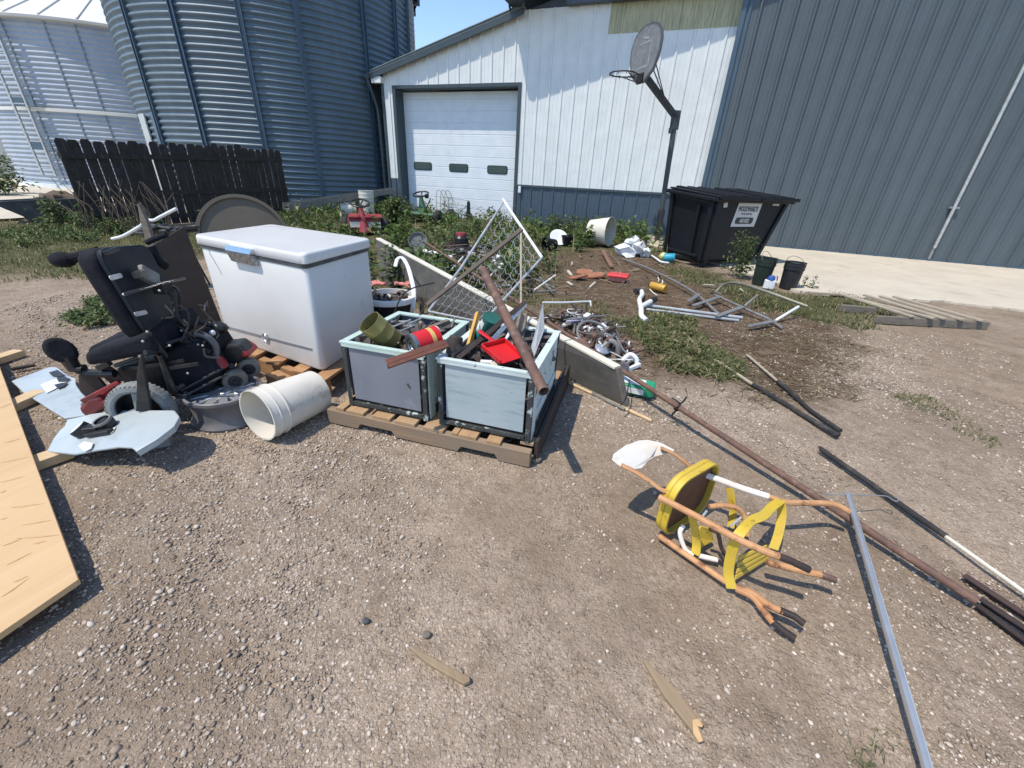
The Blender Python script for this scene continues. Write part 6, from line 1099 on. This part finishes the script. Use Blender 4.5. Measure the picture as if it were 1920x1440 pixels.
for i, (x0, y0, z0, x1, y1, z1) in enumerate(((985, 515, .1, 1040, 540, .05), (1000, 548, .05, 1042, 545, .04), (1012, 520, .12, 1036, 548, .06))): rod(G(x0, y0, z0), G(x1, y1, z1), .014, M['galv_dull'], 'bracket_rod', ('upper', 'lower', 'steeper')[i] + ' of three crossed grey rods right of the chain link gate', 'rod', 'crossed grey rods')
# ---- uncountable scrap
def scrapheap(poly, n, zmax, mats, lab, long=.3, flat_only=False):
    mb = MB(); P2 = gpoly(*poly); q = np.array(P2); k = 0
    while k < n:
        x, y = random.uniform(q[:, 0].min(), q[:, 0].max()), random.uniform(q[:, 1].min(), q[:, 1].max()); d = float(sdf(np.array([x]), np.array([y]), P2)[0])
        if d > 0: continue
        c_ = V((x, y, gz(x, y) + random.random() * zmax * min(1, -d / .25) + .012)); R = Matrix.Rotation(random.uniform(0, 6.28), 3, 'Z') @ Matrix.Rotation(random.gauss(0, .35), 3, 'Y'); t = random.random() * (.62 if flat_only else 1); mi = random.randrange(len(mats)); k += 1
        if t < .38: L = random.uniform(.08, long); mb.tube([c_ - R @ V((L, 0, 0)), c_ + R @ V((0, random.uniform(-.02, .02), 0)), c_ + R @ V((L, random.uniform(-.04, .04), 0))], random.uniform(.004, .011), 6, mi=mi)
        elif t < .62: mb.box(c_, (random.uniform(.06, .22), random.uniform(.02, .06), random.uniform(.008, .03)), R, mi)
        elif t < .80: mb.ball(c_, random.uniform(.015, .045), (1.2, .8, .7), R, 8, 6, mi, .7)
        elif t < .9: r_ = random.uniform(.03, .07); mb.tube([c_ + R @ V((math.cos(a_) * r_, math.sin(a_) * r_, 0)) for a_ in [2 * PI * j / 12 for j in range(12)]], .006, 5, closed=True, mi=mi)
        else: mb.lathe([(.0, 0), (.03, 0), (.035, .02), (.02, .03), (.012, .05), (0, .05)], c_, R @ V((.4, 0, 1)), 12, mi)
    return mb.build('scrap_metal', [M[m_] for m_ in mats], kind='stuff', smooth=40, label=lab, cat='scrap metal')
scrapheap(((1030, 592), (1075, 590), (1130, 605), (1165, 640), (1195, 680), (1185, 695), (1140, 668), (1085, 640)), 190, .18, ('scrap', 'rust', 'alloy_dark', 'galv_dull', 'white', 'rust_dark'), 'heap of small mixed machine scrap between the long rusty pipe and the grass')
scrapheap(((800, 482), (850, 470), (905, 478), (985, 505), (1010, 545), (985, 575), (900, 540), (830, 510)), 190, .26, ('scrap', 'rust_dark', 'white', 'galv_dull', 'rust', 'black'), 'tangled scrap lying behind the door panel and under the chain link gate', .4)
scrapheap(((700, 600), (790, 560), (880, 585), (960, 605), (990, 600), (900, 560), (800, 540)), 110, .2, ('scrap', 'rust_dark', 'rust_plate', 'old_wood', 'galv_dull'), 'rusty scrap between the crates and the door panel', .25)
scrapheap(((1020, 485), (1180, 470), (1300, 510), (1430, 560), (1420, 600), (1280, 590), (1180, 560), (1060, 560)), 90, .02, ('twig', 'old_wood', 'twig', 'scrap', 'stick', 'cream'), 'small litter and wood bits scattered over the brown patch', .10, True)
a = MB()
for i in range(34):
    x, y, s_ = random.uniform(300, 395), random.uniform(565, 690), random.uniform(-.12, .2); a.tube(arc([S(x, y, s_), S(x + random.uniform(-18, 22), y + random.uniform(0, 26), s_ + random.uniform(-.05, .06)), S(x + random.uniform(-30, 40), y + random.uniform(15, 50), s_)], 4), random.uniform(.003, .0065), 6)
a.build('wiring', M['rubber'], wc, kind='stuff')
for i, (x, y, s_) in enumerate(((276, 622, .24), (340, 620, .05), (318, 648, .22), (371, 646, .12), (380, 648, .12), (303, 670, .22), (268, 640, .25), (352, 700, .2), (330, 726, .22), (232, 552, .24), (299, 545, .1))): MB().ball(S(x, y, s_), .0065, n=8, m=6).build('bolt', M['galv'], wc)
for x0, y0, x1, y1, s_ in ((318, 690, 372, 682, .22), (316, 742, 345, 720, .22), (302, 672, 330, 735, .225), (345, 640, 395, 660, .1), (250, 690, 345, 676, .2), (330, 612, 372, 640, .02)): MB().beam(S(x0, y0, s_), S(x1, y1, s_), .02, .012, up=cL).build('link_bar', M['frame_black'], wc, 0, .002)
# grime stripe of caked dirt at the feet of things is left to the ground itself
# ================================================================ GRAVEL, GRASS, WEEDS
def npmesh(name, v, f, m, parent=None, label=None, cat=None, kind=None, smooth=True, org=(0, 0, 0), group=None):
    """v (n,3), f (k,3 or 4) arrays, built in one go"""
    me = bpy.data.meshes.new(name); v = np.asarray(v, float) - np.array(org); f = np.asarray(f)
    me.vertices.add(len(v)); me.vertices.foreach_set('co', v.ravel().astype(np.float32)); k = f.shape[1]
    me.loops.add(f.size); me.loops.foreach_set('vertex_index', f.ravel().astype(np.int32)); me.polygons.add(len(f))
    me.polygons.foreach_set('loop_start', np.arange(0, f.size, k, dtype=np.int32)); me.polygons.foreach_set('loop_total', np.full(len(f), k, np.int32))
    me.polygons.foreach_set('use_smooth', np.full(len(f), smooth)); me.update(calc_edges=True); me.materials.append(m)
    o = bpy.data.objects.new(name, me); C.objects.link(o); o.location = org
    if parent is not None: o.parent = parent; o.location = V(org) - ORG[parent.name]
    ORG[o.name] = V(org); return tag(o, label, cat, group, kind)
def samp(n, x0, x1, y0, y1, dens):
    out = []
    while sum(len(o) for o in out) < n:
        p = np.column_stack([rng.uniform(x0, x1, n), rng.uniform(y0, y1, n)]); out.append(p[rng.random(n) < dens(p[:, 0], p[:, 1])])
        if len(out) > 60: break
    return np.vstack(out)[:n]
def zval(x, y, A):
    i = np.clip(((x + 13) / .075).astype(int), 0, nx_ - 1); j = np.clip(((y + 1) / .075).astype(int), 0, ny_ - 1); return A[j, i]
# --- loose pebbles
t_ = (1 + 5 ** .5) / 2
ico = np.array([(-1, t_, 0), (1, t_, 0), (-1, -t_, 0), (1, -t_, 0), (0, -1, t_), (0, 1, t_), (0, -1, -t_), (0, 1, -t_), (t_, 0, -1), (t_, 0, 1), (-t_, 0, -1), (-t_, 0, 1)]) / 1.9
icf = np.array([(0, 11, 5), (0, 5, 1), (0, 1, 7), (0, 7, 10), (0, 10, 11), (1, 5, 9), (5, 11, 4), (11, 10, 2), (10, 7, 6), (7, 1, 8), (3, 9, 4), (3, 4, 2), (3, 2, 6), (3, 6, 8), (3, 8, 9), (4, 9, 5), (2, 4, 11), (6, 2, 10), (8, 6, 7), (9, 8, 1)])
def pebbles(name, P, r, m, **k):
    n = len(P); b = ico[None] * (1 + rng.normal(0, .13, (n, 12, 1))); sc_ = np.stack([rng.uniform(.8, 1.35, n), rng.uniform(.7, 1.05, n), rng.uniform(.42, .8, n)], 1) * r[:, None]
    b = b * sc_[:, None]; a = rng.uniform(0, 6.28, n); c, s = np.cos(a), np.sin(a); tl = rng.normal(0, .25, n)
    x = b[..., 0] * c[:, None] - b[..., 1] * s[:, None]; y = b[..., 0] * s[:, None] + b[..., 1] * c[:, None]; z = b[..., 2] + x * tl[:, None]
    v = np.stack([x + P[:, :1], y + P[:, 1:2], z + (zval(P[:, 0], P[:, 1], Zg) + sc_[:, 2] * .3)[:, None]], -1).reshape(-1, 3)
    f = (icf[None] + (np.arange(n) * 12)[:, None, None]).reshape(-1, 3); return npmesh(name, v, f, m, kind='stuff', **k)
def dens_g(x, y):
    d = np.hypot(x, y); near = np.clip(1.3 - d / 5.6, 0, 1) ** 1.1; patch = .10 + 1.1 * np.clip((fbm(x, y, 1.3, 51) - .36) * 3.2, 0, 1)
    return near * patch * (1 - .75 * zval(x, y, MAPR)) * (1 - .9 * zval(x, y, MAPG)) * (1 - .55 * zval(x, y, MAPB))
P = samp(120000, -4.8, 4.8, .25, 5.6, dens_g); r = np.clip(rng.lognormal(math.log(.0037), .45, len(P)) * (.76 + .09 * np.hypot(P[:, 0], P[:, 1])), .0018, .0105)
PEB = island('pebble', [(p_, (c_[0] * .97, c_[1] * .935, c_[2] * .88)) for p_, c_ in [(0, (.19, .155, .125)), (.25, (.27, .222, .182)), (.55, (.38, .322, .272)), (.85, (.50, .44, .385)), (.97, (.60, .54, .48)), (1, (.68, .62, .56))]], rough=.85, spec=.25)
pebbles('gravel', P, r, PEB)
# --- blades and leaves
def blades(P, h, w, lean, z0=None, curl=.5, az=None, flat=1.0):
    n = len(P); a = rng.uniform(0, 6.28, n) if az is None else az; dx, dy = np.cos(a), np.sin(a); z0 = zval(P[:, 0], P[:, 1], Zg) - .004 if z0 is None else z0
    b = np.column_stack([P, z0]); d = np.column_stack([dx, dy, np.zeros(n)]); s = np.column_stack([-dy, dx, np.zeros(n)]) * (w / 2)[:, None]
    up = np.array([0, 0, 1.0]); l = lean[:, None]; hh = h[:, None]
    m1 = b + up * hh * flat * .55 * np.sqrt(np.maximum(1 - l * l * .5, .02)) + d * hh * .5 * l * (1 - curl * .5 * min(flat, 1)); tip = b + up * hh * flat * np.maximum(1 - l, .02) * .95 + d * hh * l
    v = np.stack([b - s, b + s, m1 + s * .75, m1 - s * .75, tip + s * .08, tip - s * .08], 1).reshape(-1, 3); k = (np.arange(n) * 6)[:, None]
    return v, np.vstack([k + np.array([[0, 1, 2, 3]]), k + np.array([[3, 2, 4, 5]])])
def leaves(P3, size, ratio=.45, droop=.5, az=None):
    n = len(P3); a = rng.uniform(0, 6.28, n) if az is None else az; el = rng.normal(.15, .5, n); d = np.column_stack([np.cos(a) * np.cos(el), np.sin(a) * np.cos(el), np.sin(el)]); s = np.column_stack([-np.sin(a), np.cos(a), rng.normal(0, .3, n)])
    L = size[:, None]; mid = P3 + d * L * .5 + np.column_stack([np.zeros(n), np.zeros(n), L[:, 0] * .10]); tip = P3 + d * L - np.column_stack([np.zeros(n), np.zeros(n), L[:, 0] * droop * .4])
    v = np.stack([P3, mid + s * L * ratio / 2, tip, mid - s * L * ratio / 2], 1).reshape(-1, 3); return v, (np.arange(n) * 4)[:, None] + np.array([[0, 1, 2, 3]])
def join(*vf):
    V_, F_, k = [], [], 0
    for v, f in vf: V_.append(v); F_.append(f + k); k += len(v)
    return np.vstack(V_), np.vstack(F_)
LEAF = island('weed_leaf', [(0, (.03, .06, .02)), (.35, (.065, .108, .036)), (.7, (.11, .16, .055)), (.9, (.17, .205, .08)), (1, (.26, .24, .13))], .55, .35, .25)
GRS = island('grass_blade', [(0, (.045, .075, .02)), (.35, (.085, .115, .036)), (.62, (.14, .15, .06)), (.82, (.24, .205, .105)), (1, (.36, .30, .18))], .65, .25, .2)
LEAF2 = island('broad_leaf', [(0, (.05, .095, .022)), (.5, (.095, .155, .04)), (.9, (.16, .21, .065)), (1, (.24, .23, .11))], .5, .35, .25)
DRY2 = island('dry_stalk', [(0, (.16, .13, .07)), (.5, (.28, .24, .13)), (1, (.42, .37, .22))], .8, .2)
DRY = island('straw', [(0, (.05, .036, .022)), (.5, (.12, .088, .052)), (.85, (.22, .17, .10)), (1, (.36, .30, .19))], .8, .2)
def inpoly(n, poly, soft=.25, k=1):
    q = np.array(poly); f_ = lambda x, y: (sdf(x, y, poly) + (fbm(x, y, 2.5, 61) - .5) * k < soft) * np.clip((fbm(x, y, 1.8, 71) - .18) * 2.2, .12, 1)
    return samp(n, q[:, 0].min() - soft, q[:, 0].max() + soft, q[:, 1].min() - soft, q[:, 1].max() + soft, f_)
def plants(P, h, per, lsz, spread):
    vs_ = []; b = np.column_stack([P, zval(P[:, 0], P[:, 1], Zg)]); n = len(P); a = rng.uniform(0, 6.28, n)
    st_ = blades(P, h, np.full(n, .012), rng.uniform(.02, .25, n), az=a); base = np.repeat(b, per, 0); hh = np.repeat(h, per); t = rng.random(n * per) ** .8
    q = base + np.column_stack([rng.normal(0, 1, n * per) * spread * hh * (1.05 - .6 * t), rng.normal(0, 1, n * per) * spread * hh * (1.05 - .6 * t), hh * (.08 + .92 * t)])
    return join(st_, leaves(q, rng.uniform(.55, 1.35, n * per) * lsz * (1.1 - .5 * t)))
def thin(P, keep): 
    return P[keep]
WPOLY = [p for p in Z_WEED]
W_ = inpoly(760, WPOLY, .1, .6); dW = (W_ @ np.array([.3431, .9394])); W_ = W_[dW < 13.0]; ok = ~((np.abs(W_[:, 0] + .4) < 1.9) & (W_[:, 1] < 5.2)); W_ = W_[ok]
def clear(P):                             # what stands in the weeds has kept the ground before it bare
    k = np.ones(len(P), bool)
    for px_, py_, rad_ in ((685, 447, .55), (685, 438, .6), (800, 425, .6), (795, 435, .5), (1047, 463, .32), (1047, 470, .3), (1030, 476, .3), (1130, 466, .35), (1120, 472, .4), (668, 415, .4), (690, 418, .4), (785, 486, .35), (865, 486, .4), (830, 490, .35), (878, 420, .35), (835, 416, .3)):
        c_ = G(px_, py_); k &= np.hypot(P[:, 0] - c_.x, P[:, 1] - c_.y) > rad_
    return P[k]
W_ = clear(W_)
hW = rng.uniform(.14, .40, len(W_)) + .35 * rng.random(len(W_)) ** 4
v, f = plants(W_, hW, 40, .10, .28)
g_ = inpoly(9000, WPOLY, .3, .6); g_ = g_[(g_ @ np.array([.3431, .9394])) < 13.1]; g_ = clear(g_); hg = rng.uniform(.08, .30, len(g_)) + .4 * rng.random(len(g_)) ** 7; v2, f2 = blades(g_, hg, rng.uniform(.005, .012, len(g_)), rng.uniform(.1, .8, len(g_)))
npmesh('weeds', v, f, LEAF, kind='stuff'); npmesh('grass', v2, f2, GRS, kind='stuff')
B_ = clear(inpoly(260, WPOLY, .05, .6)); B_ = B_[(B_ @ np.array([.3431, .9394])) < 12.8]; B_ = B_[~((np.abs(B_[:, 0] + .4) < 1.9) & (B_[:, 1] < 5.2))]; v, f = plants(B_, rng.uniform(.25, .6, len(B_)), 26, .19, .20); npmesh('broadleaf_weeds', v, f, LEAF2, kind='stuff')
S_ = clear(inpoly(700, WPOLY, .3, .6)); S_ = S_[(S_ @ np.array([.3431, .9394])) < 13.0]; v, f = blades(S_, rng.uniform(.3, .75, len(S_)), rng.uniform(.004, .008, len(S_)), rng.uniform(.05, .5, len(S_))); npmesh('dry_stalks', v, f, DRY2, kind='stuff')
# lawn by the picket panel, grass by the pails
for i, (poly, n, h0, h1) in enumerate(((Z_GRASS, 20000, .03, .12), (Z_GRASS2, 8000, .02, .10))):
    P = inpoly(n, poly, .2, .9); v, f = blades(P, rng.uniform(h0, h1, len(P)), rng.uniform(.004, .010, len(P)), rng.uniform(.2, .95, len(P))); npmesh('grass', v, f, GRS, kind='stuff')
P = inpoly(70, gpoly((110, 412), (150, 425), (240, 440), (300, 436), (170, 428), (130, 412)), .2, .4); v, f = plants(P, rng.uniform(.12, .32, len(P)), 30, .09, .30); npmesh('weeds', v, f, LEAF, kind='stuff')
P = inpoly(110, gpoly((0, 440), (110, 430), (150, 450), (60, 465), (0, 462)), .3, .5); v, f = plants(P, rng.uniform(.06, .16, len(P)), 24, .07, .35); npmesh('weeds', v, f, LEAF, kind='stuff')
# tuft beside the wheelchair, mown grass heap, straw on the brown patch
P = inpoly(70, gpoly((130, 600), (180, 572), (232, 570), (240, 600), (180, 612)), .05, .2); v, f = plants(P, rng.uniform(.04, .13, len(P)), 34, .05, .45); npmesh('grass_tuft', v, f, LEAF, label='green weed tuft on the gravel just behind the wheelchair backrest', cat='weed tuft')
HEAP = gpoly((1205, 598), (1245, 590), (1300, 625), (1352, 662), (1385, 703), (1330, 698), (1268, 668), (1225, 640))
P = inpoly(1900, HEAP, .12, 1.0); dd_ = np.clip(-sdf(P[:, 0], P[:, 1], HEAP), 0, .35); n = len(P); v, f = blades(P, rng.uniform(.08, .26, n), rng.uniform(.004, .009, n), rng.uniform(.7, 1, n), z0=rng.random(n) * (.01 + dd_ * .22), flat=.35); 
v2, f2 = leaves(np.column_stack([P[:1400], rng.random(1400) * (.01 + dd_[:1400] * .2)]), rng.uniform(.03, .08, 1400)); v, f = join((v, f), (v2, f2)); npmesh('grass_heap', v, f, GRS, kind='stuff', label='heap of pulled green grass beside the bent ladder', cat='grass heap')
P = inpoly(4500, Z_MULCH, .3, .9); n = len(P); v, f = blades(P, rng.uniform(.04, .20, n), rng.uniform(.003, .008, n), rng.uniform(.85, 1, n), z0=zval(P[:, 0], P[:, 1], Zg) + rng.random(n) * .012, flat=.12); npmesh('straw', v, f, DRY, kind='stuff')
P = inpoly(1500, gpoly((1360, 650), (1570, 630), (1600, 720), (1450, 745)), .2, .8); n = len(P); v, f = blades(P, rng.uniform(.04, .16, n), rng.uniform(.003, .007, n), rng.uniform(.9, 1, n), z0=zval(P[:, 0], P[:, 1], Zg) + rng.random(n) * .008, flat=.1); npmesh('straw', v, f, DRY, kind='stuff')
P = inpoly(1100, gpoly((1000, 560), (1120, 570), (1190, 630), (1130, 610), (1030, 590)), .12, .5); n = len(P); v, f = blades(P, rng.uniform(.04, .14, n), rng.uniform(.004, .008, n), rng.uniform(.5, 1, n)); npmesh('grass', v, f, GRS, kind='stuff')
P = inpoly(420, gpoly((1668, 738), (1740, 745), (1870, 828), (1850, 835), (1700, 760)), .03, .1); n = len(P); v, f = blades(P, rng.uniform(.02, .08, n), rng.uniform(.003, .006, n), rng.uniform(.7, 1, n)); npmesh('grass_strip', v, f, GRS, kind='stuff', label='thin strip of green weeds in a rut on the right', cat='weeds')
P = inpoly(60, gpoly((1605, 1400), (1650, 1370), (1690, 1375), (1660, 1440), (1610, 1440)), .01, .03); n = len(P); v, f = blades(P, rng.uniform(.02, .055, n), rng.uniform(.0015, .003, n), rng.uniform(.6, 1, n)); npmesh('grass_tuft', v, f, GRS, label='sparse pale grass tuft left of the silver pole near the bottom edge', cat='grass tuft')
# individual plants
def weed(px, py, h, per, lsz, spread, label, nst=3, m=None, dx=.12):
    p = G(px, py); Pp = np.array([(p.x, p.y)]) + rng.normal(0, dx, (nst, 2)); v, f = plants(Pp, h * rng.uniform(.75, 1, nst), per, lsz, spread); t = thing('weed_plant', label, 'weed', p)
    k = nst * 6; stem_f = f[f[:, 0] < k]; leaf_f = f[f[:, 0] >= k] - k
    npmesh('stem', v[:k], stem_f, GRS, parent=t, org=tuple(p)); npmesh('foliage', v[k:], leaf_f, m or LEAF, parent=t, org=tuple(p)); return t
weed(1378, 520, .80, 240, .06, .11, 'tall leafy weed growing up against the front of the black dumpster', 4, dx=.10)
weed(618, 392, 1.15, 260, .09, .13, 'tall feathery weed in front of the blue bin beside the grey trough', 5, dx=.28)
weed(742, 432, .85, 130, .16, .16, 'broad leaved pale green weed right of the red mower', 4, dx=.16)
weed(1040, 445, .55, 140, .10, .22, 'bushy weed in front of the blue wainscot, right of the gate', 4, dx=.2)
weed(1516, 540, .22, 50, .05, .16, 'small weed sprouting just right of the plain black pail', 2, dx=.04)
weed(690, 560, .55, 200, .10, .20, 'dark leafy weed between freezer and planter', 4, dx=.12)
weed(150, 425, .60, 160, .12, .22, 'bushy weed at the foot of the picket panel, left end', 4, dx=.25)
weed(8, 366, 1.25, 300, .18, .20, 'dark green shrub at the left edge by the silver bin', 5, dx=.3)
a = MB(); p = G(235, 440)
for i in range(46): q = p + V((random.uniform(-.9, .8), random.uniform(-.3, .3), 0)); a.tube(arc([q, q + V((random.uniform(-.1, .2), .05, random.uniform(.25, .5))), q + V((random.uniform(-.3, .3), .1, random.uniform(.5, 1.0)))], 3), .006, 4)
a.build('dead_vine', M['dirt_pile'], label='dead brown vines tangled in front of the picket panel', cat='dead vines')
# twigs
for i, (x0, y0, x1, y1) in enumerate(((1120, 540, 1150, 560), (1108, 640, 1220, 645), (690, 640, 640, 655))): pass
